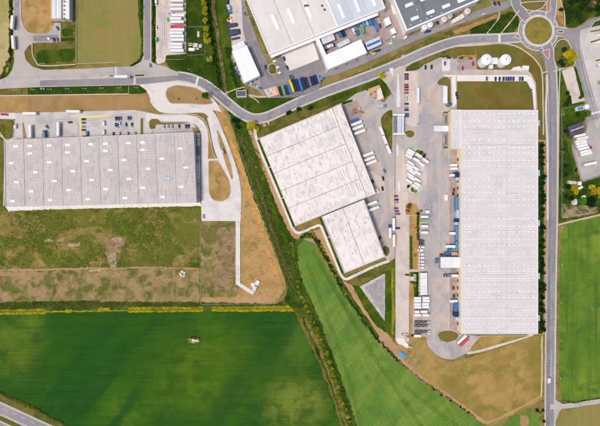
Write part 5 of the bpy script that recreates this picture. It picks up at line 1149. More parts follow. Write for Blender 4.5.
def van(px, py, ang, col, label, L_=5.6, group='vans on the estate'):
    def make():
        t = thing('van', label, 'van'); m = MB(); h = L_ / 2
        loft(m, [(-h, .92, .86, .4, 2.3), (-h + .2, 1.0, .92, .35, 2.45), (h - 1.7, 1.0, .92, .35, 2.45), (h - 1.0, .98, .85, .35, 1.75), (h - .2, .94, .84, .35, 1.15), (h, .84, .74, .45, .95)])
        m.mesh('x', M['tyre']); part('body', m.mesh('body', M['paint_' + col]), t)
        m = MB(); m.add([(h - 1.62, -.8, 2.36), (h - 1.62, .8, 2.36), (h - .98, .78, 1.8), (h - .98, -.78, 1.8)], [(0, 3, 2, 1)]); m.v = [(x + .04, y, z + .05) for x, y, z in m.v]; part('windscreen', m.mesh('windscreen', M['glass']), t)
        m = MB()
        for k in range(4): m.box((-h + .8 + k * .8, 0, 2.46), (.08, 1.6, .05))
        part('roof_bars', m.mesh('roof_bars', M['parapet_grey']), t)
        for x in (-h + 1.1, h - 1.1):
            for y in (-.86, .86): part('wheel', wheel_mesh(.36), t, (x, y, .36))
        return t
    return _place(('van', col, L_), make, px, py, ang, label, group)
def box_meshes(L_, mat, w=2.55, h=2.75, z=1.15):
    def f():
        m = MB(); m.box((0, 0, z + h / 2), (L_, w, h)); box = m.mesh('box_body', M[mat]); m = MB()
        for s_ in (-1, 1): m.box((0, s_ * (w / 2 - .05), z + h + .03), (L_ + .06, .16, .1))
        for s_ in (-1, 1): m.box((s_ * (L_ / 2 - .06), 0, z + h + .03), (.16, w - .25, .1))
        n = max(3, int(L_ / 1.35))
        for k in range(1, n): m.box((-L_ / 2 + L_ * k / n, 0, z + h + .012), (.07, w - .25, .05))
        trim = m.mesh('roof_frame', M['parapet_grey']); m = MB()
        for s_ in (-1, 1):
            m.box((0, s_ * .5, .98), (L_ - .4, .14, .3)); m.box((0, s_ * (w / 2 - .1), .8), (L_ * .45, .06, .5))
        m.box((L_ / 2 - 1.0, 0, .95), (.3, 2.0, .2)); m.box((-L_ / 2 + .1, 0, .55), (.12, 2.3, .14))
        und = m.mesh('chassis', M['chassis']); m = MB()
        for s_ in (-1, 1): m.box((-L_ / 2 - .03, s_ * .63, z + h / 2), (.05, 1.2, h - .15))
        door = m.mesh('rear_doors', M['parapet_grey']); return box, trim, und, door
    return shared(('box', L_, mat, w, h, z), f)
def trailer(px, py, ang, label, L_=13.4, mat='tarp_white', group=None, w=2.55):
    """semi-trailer standing without its lorry"""
    def make():
        t = thing('semi_trailer', label, 'trailer'); a, b, c, d_ = box_meshes(L_, mat, w)
        part('box_body', a, t); part('roof_frame', b, t); part('chassis', c, t); part('rear_doors', d_, t)
        n = 3 if L_ > 9 else 2
        for k in range(n):
            for y in (-1.0, 1.0): part('wheel', wheel_mesh(.5, .38), t, (-L_ / 2 + 1.6 + 1.3 * k, y, .5))
        def leg():
            m = MB(); m.box((0, 0, .5), (.14, .14, .9)); m.box((0, 0, .04), (.4, .3, .08)); return m.mesh('landing_leg', M['steel'])
        for y in (-.8, .8): part('landing_leg', shared('leg', leg), t, (L_ / 2 - 2.6, y, 0))
        return t
    return _place(('tr', L_, mat, w), make, px, py, ang, label, group)
def cab_mesh(col):
    def f():
        m = MB(); loft(m, [(-1.1, 1.15, 1.1, .6, 3.3), (-.3, 1.22, 1.15, .5, 3.7), (.5, 1.22, 1.15, .5, 3.45), (1.0, 1.2, 1.1, .5, 2.5), (1.12, 1.16, 1.06, .55, 1.7)])
        cab = m.mesh('cab', M['paint_' + col]); m = MB(); m.add([(.56, -1.02, 3.3), (.56, 1.02, 3.3), (1.06, 1.06, 2.3), (1.06, -1.06, 2.3)], [(0, 3, 2, 1)]); m.v = [(x + .06, y, z) for x, y, z in m.v]
        ws = m.mesh('windscreen', M['glass']); m = MB(); m.box((.7, 1.32, 2.5), (.16, .26, .6)); m.box((.7, -1.32, 2.5), (.16, .26, .6)); return cab, ws, m.mesh('mirrors', M['chassis'])
    return shared(('cab', col), f)
def lorry(px, py, ang, col, label, L_=13.4, mat='tarp_white', group=None, gap=.7):
    """lorry with its cab in front (+x) and a long or short box body behind"""
    def make():
        t = thing('lorry', label, 'lorry'); a, b, c, d_ = box_meshes(L_, mat); ox = -1.4
        for nme, me in (('box_body', a), ('roof_frame', b), ('chassis', c), ('rear_doors', d_)): part(nme, me, t, (ox, 0, 0))
        cb, ws, mi_ = cab_mesh(col); cx = ox + L_ / 2 + gap + 1.1
        k = part('cab', cb, t, (cx, 0, 0)); part('windscreen', ws, k); part('mirrors', mi_, k)
        def fr():
            m = MB(); m.box((0, 0, .75), (5.2, 1.0, .3)); return m.mesh('cab_frame', M['chassis'])
        part('cab_frame', shared('cabframe', fr), t, (cx - 1.7, 0, 0))
        for x in (cx + .1, cx - 3.2): 
            for y in (-1.0, 1.0): part('wheel', wheel_mesh(.5, .36), t, (x, y, .5))
        for k in range(3 if L_ > 9 else 1):
            for y in (-1.0, 1.0): part('wheel', wheel_mesh(.5, .38), t, (ox - L_ / 2 + 1.6 + 1.3 * k, y, .5))
        return t
    return _place(('lorry', L_, mat, col), make, px, py, ang, label, group)
def tractor(px, py, ang, col, label, group=None):
    def make():
        t = thing('lorry_tractor', label, 'lorry'); cb, ws, mi_ = cab_mesh(col); k = part('cab', cb, t, (1.7, 0, 0)); part('windscreen', ws, k); part('mirrors', mi_, k)
        m = MB(); m.box((-.3, .45, .8), (5.4, .16, .3)); m.box((-.3, -.45, .8), (5.4, .16, .3)); m.box((-1.6, 0, .95), (1.2, .9, .14)); m.box((.1, .95, .7), (1.3, .5, .6)); m.box((.1, -.95, .7), (1.3, .5, .6)); m.box((-2.9, 0, .75), (.14, 2.2, .2)); part('chassis', m.mesh('chassis', M['chassis']), t)
        for x in (-1.7, 1.8):
            for y in (-1.0, 1.0): part('wheel', wheel_mesh(.5, .36), t, (x, y, .5))
        return t
    return _place(('tractor', col), make, px, py, ang, label, group)
def flatbed(px, py, ang, label, L_=12.5, group=None):
    def make():
        t = thing('flatbed_trailer', label, 'trailer'); m = MB(); m.box((0, 0, 1.15), (L_, 2.5, .16))
        for k in range(10): m.box((-L_ / 2 + L_ * (k + .5) / 10, 0, 1.24), (L_ / 10 - .12, 2.3, .04))
        part('deck', m.mesh('deck', M['deck']), t); m = MB(); m.box((L_ / 2 - .1, 0, 2.0), (.12, 2.5, 1.6)); part('headboard', m.mesh('headboard', M['paint_silver']), t)
        m = MB(); m.box((0, .5, .9), (L_ - .4, .16, .34)); m.box((0, -.5, .9), (L_ - .4, .16, .34)); part('chassis', m.mesh('chassis', M['chassis']), t)
        m = MB()
        for k in range(5): m.box((-L_ / 2 + 1.5 + k * 2.4, .9 * (-1) ** k, 1.5), (1.4, .6, .5))
        part('stakes', m.mesh('stakes', M['chassis']), t)
        for k in range(3):
            for y in (-1.0, 1.0): part('wheel', wheel_mesh(.5, .38), t, (-L_ / 2 + 1.6 + 1.3 * k, y, .5))
        return t
    return _place(('flat', L_), make, px, py, ang, label, group)
def container(px, py, ang, col, label, L_=12.2, w=2.44, h=2.6, group=None):
    def make():
        t = thing('shipping_container', label, 'container'); m = MB(); m.box((0, 0, h / 2 + .06), (L_ - .1, w - .1, h - .12)); n = int(L_ / .55)
        for k in range(n): m.box((-L_ / 2 + L_ * (k + .5) / n, 0, h / 2), (L_ / n * .5, w - .02, h - .3))
        for k in range(n): m.box((-L_ / 2 + L_ * (k + .5) / n, 0, h), (L_ / n * .5, w - .4, .06))
        part('shell', m.mesh('shell', M[col]), t); m = MB()
        for x in (-1, 1):
            for y in (-1, 1): m.box((x * (L_ / 2 - .08), y * (w / 2 - .08), h / 2), (.18, .18, h + .02))
        for z in (.1, h - .02):
            for y in (-1, 1): m.box((0, y * (w / 2 - .07), z), (L_ - .3, .14, .16))
            for x in (-1, 1): m.box((x * (L_ / 2 - .07), 0, z), (.14, w - .3, .16))
        part('frame', m.mesh('frame', M[col]), t)
        m = MB(); m.box((-L_ / 2 - .02, .58, h / 2), (.06, 1.08, h - .4)); m.box((-L_ / 2 - .02, -.58, h / 2), (.06, 1.08, h - .4)); part('doors', m.mesh('doors', M[col]), t)
        return t
    return _place(('cont', L_, w, h, col), make, px, py, ang, label, group)

# ---- lorry park left of the yellow trees (noses to the left); rows listed from the top of the photograph
rows = [(177.6, 2, 'w', 'top row'), (177, 6.7, 'y', ''), (177.6, 10.4, 'w', ''), (178.8, 16.6, 'w', ''), (176, 20, 'l', ''), (178, 23.2, 'w', ''), (178, 27.6, 'r', ''), (178.4, 31, 'w', ''), (177, 34.2, 'w', ''), (178, 37.5, 'w', ''), (178, 41, 'w', ''), (176.6, 45.4, 'w', ''), (176.6, 48.5, 'w', ''), (177.8, 51.7, 'w', '')]
wl = ['white trailer nearest the top edge in the lorry park row', 'cream fronted trailer with yellow tint, next below the topmost of the lorry park', 'white trailer just below the cream yellow one in the lorry park', 'white trailer just above the lorry with the green cab', '', 'white trailer between the green cabbed lorry and the red lorry', '', 'white trailer directly below the red lorry', 'white trailer second below the red lorry', 'white trailer third below the red lorry', 'white trailer fourth below the red lorry', 'white trailer third from the bottom of the lorry park row', 'white trailer second from the bottom of the lorry park row', 'white trailer at the bottom of the lorry park row by the green lawn']
g_ = 'trailers parked in the lorry park beside the yellow trees'
for (x, y, k, _), lb in zip(rows, wl):
    if k == 'w': trailer(x, y, 180, lb, 13.4, 'tarp_white', g_)
    elif k == 'y': trailer(x, y, 180, lb, 13.4, 'tarp_cream', g_)
    elif k == 'l': lorry(175, y, 180, 'green', 'white lorry with green cab sticking out of the trailer row', 11.5, 'tarp_white', g_)
    elif k == 'r': lorry(x, y, 180, 'red', 'red lorry with red box in the middle of the trailer row', 10.8, 'paint_red', g_)
van(171, 13.6, 180, 'silver', 'small silver van between two white trailers near the top of the lorry park')
# west road
trailer(14, 23.6, -86, 'upper white trailer parked on the shoulder of the west road', 13.0, 'tarp_white', 'trailers on the shoulder of the west road')
trailer(14.9, 43.4, -94, 'lower white trailer parked on the shoulder of the west road by the junction', 13.0, 'tarp_white', 'trailers on the shoulder of the west road')
car(57.6, 28.4, 60, 'blue', 'blue car parked by the corner of the top left workshop')
van(50.4, 39.6, 20, 'white', 'white van at the end of the workshop drive', 4.6)
car(54, 40, 80, 'dark', 'dark car beside the white van on the workshop drive'); car(57.4, 40.2, 80, 'grey', 'grey car at the far end of the workshop drive')
car(42.4, 88.8, 0, 'silver', 'silver car on the grass verge below the west road')
lorry(123.6, 77.6, 0, 'silver', 'white lorry with grey cab waiting on the west road between the islands', 13.4)
car(150.4, 65.6, 70, 'lightblue', 'light blue car turning at the top of the west road junction')
van(156.4, 2.6, 90, 'white', 'white van by the hedge in the top corner of the lorry park', 6.6); car(156.6, 28, 90, 'white', 'white car by the thin hedge of the lorry park'); van(156.8, 40, 80, 'green', 'green and pale van by the thin hedge of the lorry park', 4.6)
# left warehouse yard
g_ = 'trailers in the left warehouse yard'
trailer(31.8, 132, -92, 'white trailer docked at the left warehouse, left of the blue lorry', 12.4, 'tarp_white', g_); trailer(59.6, 129.8, -90, 'white trailer docked at the left warehouse, right of the blue lorry', 13.4, 'tarp_white', g_)
trailer(31.4, 114.2, 0, 'white trailer parked along the upper edge of the left warehouse yard, left end', 13.0, 'tarp_white', g_); trailer(74.6, 112.2, 0, 'white trailer parked along the upper edge of the left warehouse yard, above the car park', 13.4, 'tarp_white', g_)
lorry(45.4, 134.2, -92, 'teal', 'small blue lorry docked between two white trailers at the left warehouse', 4.2, 'teal')
car(47.2, 127, 50, 'grey', 'grey car above the small blue lorry in the left yard'); car(70.2, 122.3, 0, 'dark', 'lone dark car in the middle of the left yard')
for y, c, lb in ((119.2, 'dark', 'dark car at the top of the four beside the yellow line'), (122.8, 'grey', 'grey car second from the top of the four beside the yellow line'), (126.8, 'silver', 'silver car third of the four beside the yellow line'), (130, 'maroon', 'maroon car at the bottom of the four beside the yellow line')): car(83.6, y, 0, c, lb)
van(87.6, 134.2, 85, 'teal', 'blue van parked by the left warehouse wall below the four cars', 5.6); car(84.6, 136.6, 0, 'red', 'red car beside the blue van at the left warehouse wall')
van(104.2, 123, -90, 'white', 'upper of two white vans at the left end of the small car park', 5.4); van(104.2, 131.8, -90, 'white', 'lower of two white vans at the left end of the small car park', 5.4)
for x, y, c, lb in ((116, 118.8, 'dark', 'dark car leftmost in the top row of the small car park'), (118.4, 118.8, 'navy', 'navy car second in the top row of the small car park'), (120.6, 118.8, 'violet', 'violet grey car third in the top row of the small car park'), (128.2, 118.4, 'teal', 'teal car left of the pair at the right end of the top row'), (130.4, 118.4, 'teal', 'teal car right of the pair at the right end of the top row'), (115.8, 125.2, 'blue', 'blue car left of a pair in the second row of the small car park'), (118, 125.6, 'blue', 'blue car right of a pair in the second row of the small car park'), (120, 124, 'white', 'white car beside the blue pair in the second row'), (126.2, 125, 'navy', 'navy car alone in the second row of the small car park'), (132, 124.8, 'dark', 'dark car at the right end of the second row of the small car park'), (113.6, 134.2, 'maroon', 'maroon car in the bottom row against the left warehouse'), (128.4, 134, 'grey', 'grey car right of centre in the bottom row against the left warehouse'), (120, 134.2, 'silver', 'silver car in the bottom row between the maroon and grey cars'), (135.4, 134, 'silver', 'silver car at the right end of the bottom row against the warehouse')): car(x, y, 90, c, lb)
car(2.6, 114.4, 0, 'red', 'left one of two red cars entering at the left edge'); car(6, 114.6, 10, 'red', 'right one of two red cars entering at the left edge'); van(16, 126.2, -85, 'white', 'white van by the grass corner left of the warehouse yard', 5.2)
car(179.2, 126.4, 90, 'maroon', 'maroon car in the parking strip above the left warehouse'); car(186, 126.4, 90, 'dark', 'left of two dark cars at the end of the parking strip above the left warehouse'); car(188.6, 126.4, 90, 'dark', 'right of two dark cars at the end of the parking strip above the left warehouse')
for x in (164.2, 168.4, 172.2): car(x, 126.6, 90, 'silver', 'silver car in the parking strip above the left warehouse, %s' % {164.2: 'leftmost', 168.4: 'middle of three', 172.2: 'right of three'}[x])
van(223.2, 152.4, 65, 'silver', 'silver van driving down the curving concrete road', 5.6)
car(203.6, 216.6, 90, 'silver', 'silver car at the lower left corner of the concrete turning area')
# northern factory yard
for x, y, lb in ((273.2, 57, 'topmost of four white cars beside the green oval'), (275.2, 61.2, 'second of four white cars beside the green oval'), (278.4, 67.6, 'third of four white cars beside the green oval'), (280.2, 73, 'lowest of four white cars beside the green oval')): van(x, y, -24, 'white', lb, 4.6)
car(284.2, 58.6, 65, 'dark', 'dark car at the dark dock left of the loading court'); car(287.2, 67.6, 65, 'dark', 'dark car at the lower corner of the pale loading court'); car(265.6, 67.2, 80, 'navy', 'navy car left of the green oval')
car(243, 8, 65, 'silver', 'silver car in the bays beside the northern factory, upper'); car(245.4, 14, 65, 'grey', 'grey car in the bays beside the northern factory, lower')
lorry(229.4, 10, 72, 'lightblue', 'light blue lorry in the narrow yard left of the northern road', 5.4, 'pale_blue'); van(227.2, 2, 72, 'navy', 'navy van at the top of the narrow yard left of the northern road', 5.6)
# containers row
g_ = 'containers and lorry boxes in the row above the main road'
for x, y, c, lb, L_ in ((277.4, 91.4, 'paint_orange', 'orange container at the left end of the row above the main road', 8.5), (280.6, 91.6, 'paint_dark', 'dark container between the orange and pale green ones', 9), (283.4, 90.8, 'paint_green', 'pale green container in the row above the main road', 9), (286.8, 90.4, 'navy', 'navy container left of the yellow one', 9.5), (289.4, 89.6, 'wall_blue', 'blue container touching the yellow one', 9), (291.6, 86.6, 'paint_yellow', 'bright yellow container in the row above the main road', 12.2), (294.4, 86, 'paint_dark', 'dark container just right of the yellow one', 12.2), (297.4, 85.4, 'paint_navy', 'first navy container right of the yellow one', 12.2), (300.4, 85, 'wall_blue', 'blue container in the right part of the row', 12.2), (303.4, 83.8, 'paint_navy', 'navy container beside the plain blue one', 12.2), (306.4, 83, 'paint_dark', 'dark container in the right part of the row with grey neighbour', 10.5), (309.4, 82, 'paint_grey', 'grey container near the right end of the row', 9.5), (312.6, 81.2, 'paint_navy', 'navy container third from the right end of the row', 9), (315.6, 80, 'paint_dark', 'dark container second from the right end of the row', 9), (318.6, 79.4, 'paint_lightblue', 'light blue container at the right end of the row above the main road', 7)):
    container(x, y, 73, c, lb, L_, group=g_)
lorry(291.2, 79.4, 70, 'dark', 'dark lorry at the top of the container row beside the yard road', 4.6, 'navy')
# yard below the northern factory
g_ = 'blue containers in the factory yard'
for x, y, a, c, lb, L_ in ((340, 34.6, 65, 'wall_blue', 'dark blue container left of a pair beside the blue-grey shed', 7), (343.2, 33.6, 65, 'navy', 'navy container right of a pair beside the blue-grey shed', 7.4), (356.6, 25, 70, 'teal', 'teal container leftmost of the bright group under the factory wall', 6), (363.4, 24.6, 70, 'paint_lightblue', 'light blue container second in the bright group under the factory wall', 6), (366.6, 23.4, 70, 'pale_blue', 'pale blue container in the middle of the bright group', 6), (369.8, 22.6, 70, 'blue_cladding', 'mid blue container in the bright group under the factory wall', 6), (373, 22.4, 70, 'wall_blue', 'deep blue container in the bright group under the factory wall', 7), (375.8, 26.6, 70, 'blue_cladding', 'long blue container at the right end of the bright group', 11)): container(x, y, a, c, lb, L_, group=g_)
container(357.2, 33.2, 80, 'paint_teal', 'single small teal container in the middle of the factory yard', 5.4); van(353.6, 31.4, 60, 'white', 'white van in the middle of the factory yard', 5.2); car(379, 20.4, 70, 'white', 'white car by the small shed in the factory yard'); car(380.2, 26, 75, 'maroon', 'maroon car by the small shed in the factory yard'); container(362.8, 31, 80, 'paint_green', 'pale green skip like container below the bright group', 6)
car(378.4, 50.6, -22, 'black', 'black car beside the shed with the blue stripe'); car(374.8, 51.8, -22, 'dark', 'dark car below the shed with the blue stripe'); container(373.6, 54, -20, 'paint_yellow', 'small yellow skip at the road edge of the factory yard', 3.4, 2, 1.6)
lorry(330.2, 47, -22, 'white', 'small white lorry in the dark pit of the factory yard', 4.2); car(326.4, 50, -22, 'black', 'black car in the dark pit of the factory yard'); car(333.8, 45, 68, 'dark', 'dark car in the upper part of the yard pit')
van(321.6, 79, -22, 'lightblue', 'light blue van at the right end of the container row', 5.4)
car(426, 32, -22, 'blue', 'blue car below the two white tanks'); car(429, 31.4, -22, 'navy', 'navy car right of the blue one below the two white tanks'); car(416, 34, -22, 'tan', 'tan car left of the blue cars below the dark grey factory'); van(405.6, 37.6, -40, 'white', 'white van at the corner of the dark grey factory', 5.2)
car(437.6, 22.6, 65, 'dark', 'dark car between the white and pinkish tanks'); car(403.2, 14.6, 68, 'dark', 'dark car in the alley at the left wall of the dark grey factory')
for x, c in ((495, 'navy'), (499, 'dark'), (492.2, 'silver')): car(x, 3.4, 70, c, '%s car parked at the top edge above the service road' % c)
# roads
car(525.2, 22.6, -60, 'white', 'white car driving round the roundabout'); van(548.4, 380.4, 90, 'white', 'white van driving on the straight road near the side road', 5.6); car(483, 14.6, -22, 'white', 'white car on the northern service road'); car(483.4, 39.4, -3, 'silver', 'silver car on the main road before the roundabout')
# staff car park by the silo drive
for x, c, lb in ((486.6, 'grey', 'grey car alone on the white drive below the silos'), (495.4, 'dark', 'dark car left of the row on the white drive below the silos'), (499.4, 'navy', 'navy car second of the row on the white drive'), (503.2, 'navy', 'navy car third of the row on the white drive'), (505.8, 'violet', 'violet car fourth of the row on the white drive'), (508.2, 'navy', 'navy car fifth of the row on the white drive'), (510.6, 'blue', 'blue car sixth of the row on the white drive'), (513.2, 'dark', 'dark car seventh of the row on the white drive'), (519.6, 'teal', 'teal car second last of the row on the white drive'), (522.2, 'dark', 'dark car last of the row on the white drive')): car(x, 79, 90, c, lb)
car(530.2, 89.8, 0, 'grey', 'grey car on the bend of the white drive'); car(457.2, 97, 90, 'navy', 'navy car beside the white strip path left of the dry lawn'); car(456.2, 94, 90, 'dark', 'dark car beside the navy one left of the dry lawn')
for x, y, a, c, lb in ((425.4, 67.4, 90, 'dark', 'left of two dark cars at the top of the truck yard'), (431.4, 67, 90, 'dark', 'right of two dark cars at the top of the truck yard'), (444.8, 63.6, 90, 'violet', 'violet car on the pale pad at the top of the truck yard'), (456.4, 64, 0, 'white', 'white car on the brown forecourt left of the silos'), (462.6, 68.4, 90, 'red', 'red car on the lower brown forecourt'), (472.8, 64, 90, 'red', 'red car on the right side of the brown forecourt'), (448.6, 57.8, 0, 'dark', 'dark car at the left end below the bright shrub row'), (454.6, 57.8, 0, 'grey', 'grey car second below the bright shrub row'), (461, 58.2, 0, 'maroon', 'maroon car third below the bright shrub row'), (470.4, 58.6, 0, 'red', 'red car at the right end below the bright shrub row'), (445.2, 93, 0, 'dark', 'dark car half way along beside the pale carport'), (450, 104, 10, 'teal', 'teal car below the long lawn island'), (448, 106, 0, 'grey', 'grey car by the corner of the largest warehouse'), (446.6, 104.4, 0, 'silver', 'silver car below the pale carport')): car(x, y, a, c, lb)
for y, c, lb in ((74.6, 'dark', 'dark car at the top of the entrance parking strip'), (77, 'teal', 'teal car second from the top of the entrance parking strip'), (79.2, 'red', 'red car third from the top of the entrance parking strip'), (85, 'red', 'red car above the maroon one in the entrance parking strip'), (87.4, 'maroon', 'maroon car in the middle of the entrance parking strip'), (90, 'red', 'red car below the maroon one in the entrance parking strip'), (93, 'grey', 'grey car just below the red ones of the entrance parking strip'), (97.4, 'cream', 'cream car in the entrance parking strip'), (100.2, 'white', 'white car below the cream one in the entrance parking strip'), (104, 'dark', 'dark car below the white one in the entrance parking strip'), (107.6, 'silver', 'silver car in the lower entrance parking strip'), (110, 'navy', 'navy car in the lower entrance parking strip')): car(406.4, y, 0, c, lb)
car(405.6, 115.4, 90, 'teal', 'left of two teal cars nearest the gatehouse canopy'); car(407.8, 115.4, 90, 'teal', 'right of two teal cars nearest the gatehouse canopy')
trailer(417, 96.4, 90, 'long white trailer standing along the entrance parking strip', 15, 'tarp_white'); lorry(381.4, 106.8, -10, 'lightblue', 'pale blue lorry on the forecourt below the L-shaped building', 5.2, 'pale_blue')
# middle warehouse docks
g_ = 'trailers docked at the middle warehouse'
for x, y, lb in ((355.4, 124, 'upper trailer of the top trio docked at the middle warehouse'), (356.8, 128.2, 'middle trailer of the top trio docked at the middle warehouse'), (358.8, 132.6, 'lower trailer of the top trio docked at the middle warehouse'), (367, 154.8, 'upper trailer of the second trio docked at the middle warehouse'), (368.2, 159.2, 'middle trailer of the second trio docked at the middle warehouse'), (370, 163, 'lower trailer of the second trio docked at the middle warehouse'), (370.4, 203.6, 'upper trailer of the pair docked at the lower wing'), (372.4, 208.8, 'lower trailer of the pair docked at the lower wing')): trailer(x + .6, y, -21, lb, 11.4, 'tarp_white', g_)
container(354.6, 120.6, -21, 'wall_blue', 'blue covered container above the top docked trio', 6.5, 2.6, 2.6)
for x, y, lb in ((381, 131.4, 'top trailer of three along the green lawn edge'), (384.2, 140.4, 'middle trailer of three along the green lawn edge'), (388, 150, 'bottom trailer of three along the green lawn edge')): trailer(x, y, 66, lb, 8.6, 'tarp_white', 'trailers along the curved lawn edge')
car(383, 178.6, 75, 'black', 'black car on the pink forecourt of the middle warehouse, upper'); car(382.4, 188.6, 75, 'black', 'black car on the pink forecourt of the middle warehouse, lower'); container(376.8, 190.6, 60, 'paint_cream', 'small cream container at the corner of the middle warehouse', 4.5); car(379.6, 238.2, -60, 'black', 'black car by the right wall of the lower wing'); container(372.4, 181.4, 68, 'paint_dark', 'small dark skip at the right wall of the middle warehouse', 3.6, 2, 1.6)
car(384.6, 171, 60, 'grey', 'grey car above the pink forecourt of the middle warehouse')
trailer(393, 224.2, 90, 'white trailer standing along the fence of the entrance avenue', 12.4, 'tarp_white'); trailer(393.2, 240.4, 90, 'cream trailer standing along the fence of the entrance avenue', 12, 'tarp_cream'); lorry(389.4, 231.4, -90, 'blue', 'white lorry with dark blue cab beside the avenue fence', 10.2)
for y, c, lb, dx in ((196.2, 'red', 'topmost red car in the row along the avenue fence', 0), (199.7, 'navy', 'navy car below the topmost red car along the avenue fence', .5), (202.4, 'silver', 'silver car in the middle of the row along the avenue fence', .6), (208.4, 'red', 'red car above the teal car along the avenue fence', .2), (211.2, 'teal', 'teal car between two red ones along the avenue fence', 1), (214, 'red', 'lowest red car in the row along the avenue fence', 2)): car(395.8 + dx, y, 0, c, lb)
car(407.4, 211, 20, 'red', 'red car by the left corner of the brown island'); car(407, 274.8, 0, 'maroon', 'maroon car on the avenue by the small grey hut'); car(397.6, 228.2, 0, 'dark', 'dark car on the avenue beside the fence trailers')
# dense white lorries on the kidney shaped island
pts = [(410.2, 151.8), (408.8, 154), (407.8, 156.8), (409.6, 163.6), (408.4, 166.6), (409.2, 169.4), (411, 172.6), (409.4, 175.6), (410.6, 178.6), (407.8, 181.4), (417.8, 156), (415.4, 160.4), (424.4, 161), (420.4, 164.8), (414.4, 168.6), (416.4, 173.2), (416, 180), (416.4, 184.6), (414.2, 186.8)]
pts.sort(key=lambda p: p[1])
for k, (x, y) in enumerate(pts):
    side = 'left' if x < 413 else 'right'; n = sum(1 for p in pts[:k] if (p[0] < 413) == (x < 413))
    trailer(x, y, 31, 'short white trailer, %s from the top of the slanted %s column on the kidney-shaped island' % (ORD[n], side), 7.4, 'tarp_white', 'short trailers parked slantwise on the kidney-shaped island')
car(414.6, 157.6, 31, 'black', 'black car wedged among the slanted white trailers')
# trailer column
g_ = 'trailers in the column left of the truck yard'
container(427, 211.8, 0, 'tarp_white', 'small white container right of the brown island', 3.4, 2.6, 2.6)
for y, lb in ((216.8, 'topmost white trailer of the column, just above the green one'), (226.2, 'white trailer just below the green one in the column'), (232.4, 'white trailer above the dark tractors in the column')): trailer(423.6, y, 180, lb, 7.0, 'tarp_white', g_)
trailer(423.6, 220.4, 180, 'green trailer in the column left of the truck yard', 7.0, 'paint_green', g_)
for y, lb in ((240.8, 'upper dark lorry tractor of the pair in the column'), (243.8, 'lower dark lorry tractor of the pair in the column')): tractor(421.4, y, 180, 'dark', lb, 'dark lorry tractors in the column')
for y, x, lb in ((247, 421.4, 'topmost white van below the two dark tractors'), (250, 420, 'white van sticking out to the left below the dark tractors'), (254.2, 421, 'third white van below the two dark tractors'), (257.6, 421, 'fourth white van below the two dark tractors'), (261.4, 421, 'fifth white van below the two dark tractors'), (264.4, 421, 'sixth white van below the two dark tractors'), (267.4, 421, 'lowest white van just above the pale cross path')): van(x, y, 180, 'white', lb, 5.2, 'white vans in the column')
ys = [273.8, 276.4, 279.2, 281.8, 284.4, 287.2, 290, 292.8]
for k, y in enumerate(ys): trailer(422.6, y, 180, 'white trailer, %s below the pale cross path in the tight stack' % ORD[k], 6.9, 'tarp_white', g_)
for k, y in enumerate((297.6, 300.4, 303.6, 306.4)):
    trailer(416.6, y, 180, 'white trailer in the left half of the double stack, %s from its top' % ORD[k], 6.6, 'tarp_white', g_); trailer(424.4 + (.6 if k < 2 else 0), y - .2, 180, 'white trailer in the right half of the double stack, %s from its top' % ORD[k], 6.6, 'tarp_white', g_)
trailer(416.2, 311.2, 180, 'short white trailer at left in the row above the cream pair', 4.6, 'tarp_white', g_); trailer(423, 311, 180, 'white trailer at right in the row above the cream pair', 6.6, 'tarp_white', g_)
trailer(416.6, 314.4, 180, 'cream trailer at left of the lowest covered row', 6.6, 'tarp_cream', g_); trailer(424.6, 314.4, 180, 'cream trailer at right of the lowest covered row', 6.6, 'tarp_cream', g_)
for y, lb in ((321.8, 'top brown-decked flatbed trailer below the white stacks'), (325.4, 'middle brown-decked flatbed trailer below the white stacks'), (331.4, 'bottom brown-decked flatbed trailer with white front')): flatbed(420.4, y, 0, lb, 12.4, 'flatbed trailers below the white stacks')
trailer(416.6, 335, 0, 'cream trailer below the flatbeds at the end of the column', 6.6, 'tarp_cream', g_)
for y, lb in ((322.4, 'white car at the nose of the top flatbed'), (326, 'white car at the nose of the middle flatbed'), (331.6, 'white car at the nose of the bottom flatbed')): car(429, y, 90, 'white', lb)
# largest warehouse docks
g_ = 'trailers docked at the largest warehouse'
for x, y, L_, lb in ((452.6, 165.6, 7, 'white trailer highest on the docks of the largest warehouse'), (452.8, 169, 7, 'white trailer second on the docks of the largest warehouse'), (452.2, 175.6, 7, 'white trailer beside the navy dock shelter'), (452.6, 233.2, 8.2, 'white trailer alone on the blue clad dock front'), (450.6, 246.2, 12, 'long white trailer just above the teal lorries'), (452.8, 300.6, 7, 'white trailer alone on the lower dock front')): trailer(x, y, 180, lb, L_, 'tarp_white', g_)
container(445.6, 197.6, 90, 'tarp_white', 'small white container standing in the truck yard', 6)
lorry(451.6, 249.2, 180, 'teal', 'teal lorry above the large loading canopy', 5.6, 'teal'); container(447.4, 252.2, -20, 'paint_teal', 'teal container at the upper left of the large loading canopy', 7); container(446.6, 254.6, 0, 'paint_violet', 'violet flat container just above the large loading canopy', 6.6, 2, 1.4); container(453.6, 253.6, 0, 'paint_tan', 'tan container beside the large loading canopy', 6, 3.4, 2.6); container(441, 254.4, 0, 'paint_maroon', 'small maroon skip by the corner of the large loading canopy', 3, 1.6, 1.2)
lorry(447, 275.4, 180, 'teal', 'teal lorry below the large loading canopy', 4.6, 'teal'); trailer(453.4, 275.2, 180, 'cream trailer docked just below the large loading canopy', 6.4, 'tarp_cream', g_)
for k, y in enumerate((186, 190, 194, 283, 288, 296)): container(453 + (k % 2) * .6, y, 90, 'paint_' + ('tan', 'maroon', 'dark')[k % 3], '%s stack box at the dock wall of the largest warehouse, %s' % (('tan', 'maroon', 'dark')[k % 3], 'upper part' if y < 200 else 'lower part'), 3, 1.6, 1.5)
trailer(460.6, 338.4, -42, 'white trailer at the tip of the lower loop beside the red one', 11.6, 'tarp_white'); trailer(463, 341.2, -42, 'red trailer side by side with the white one at the lower loop', 11.6, 'paint_red')
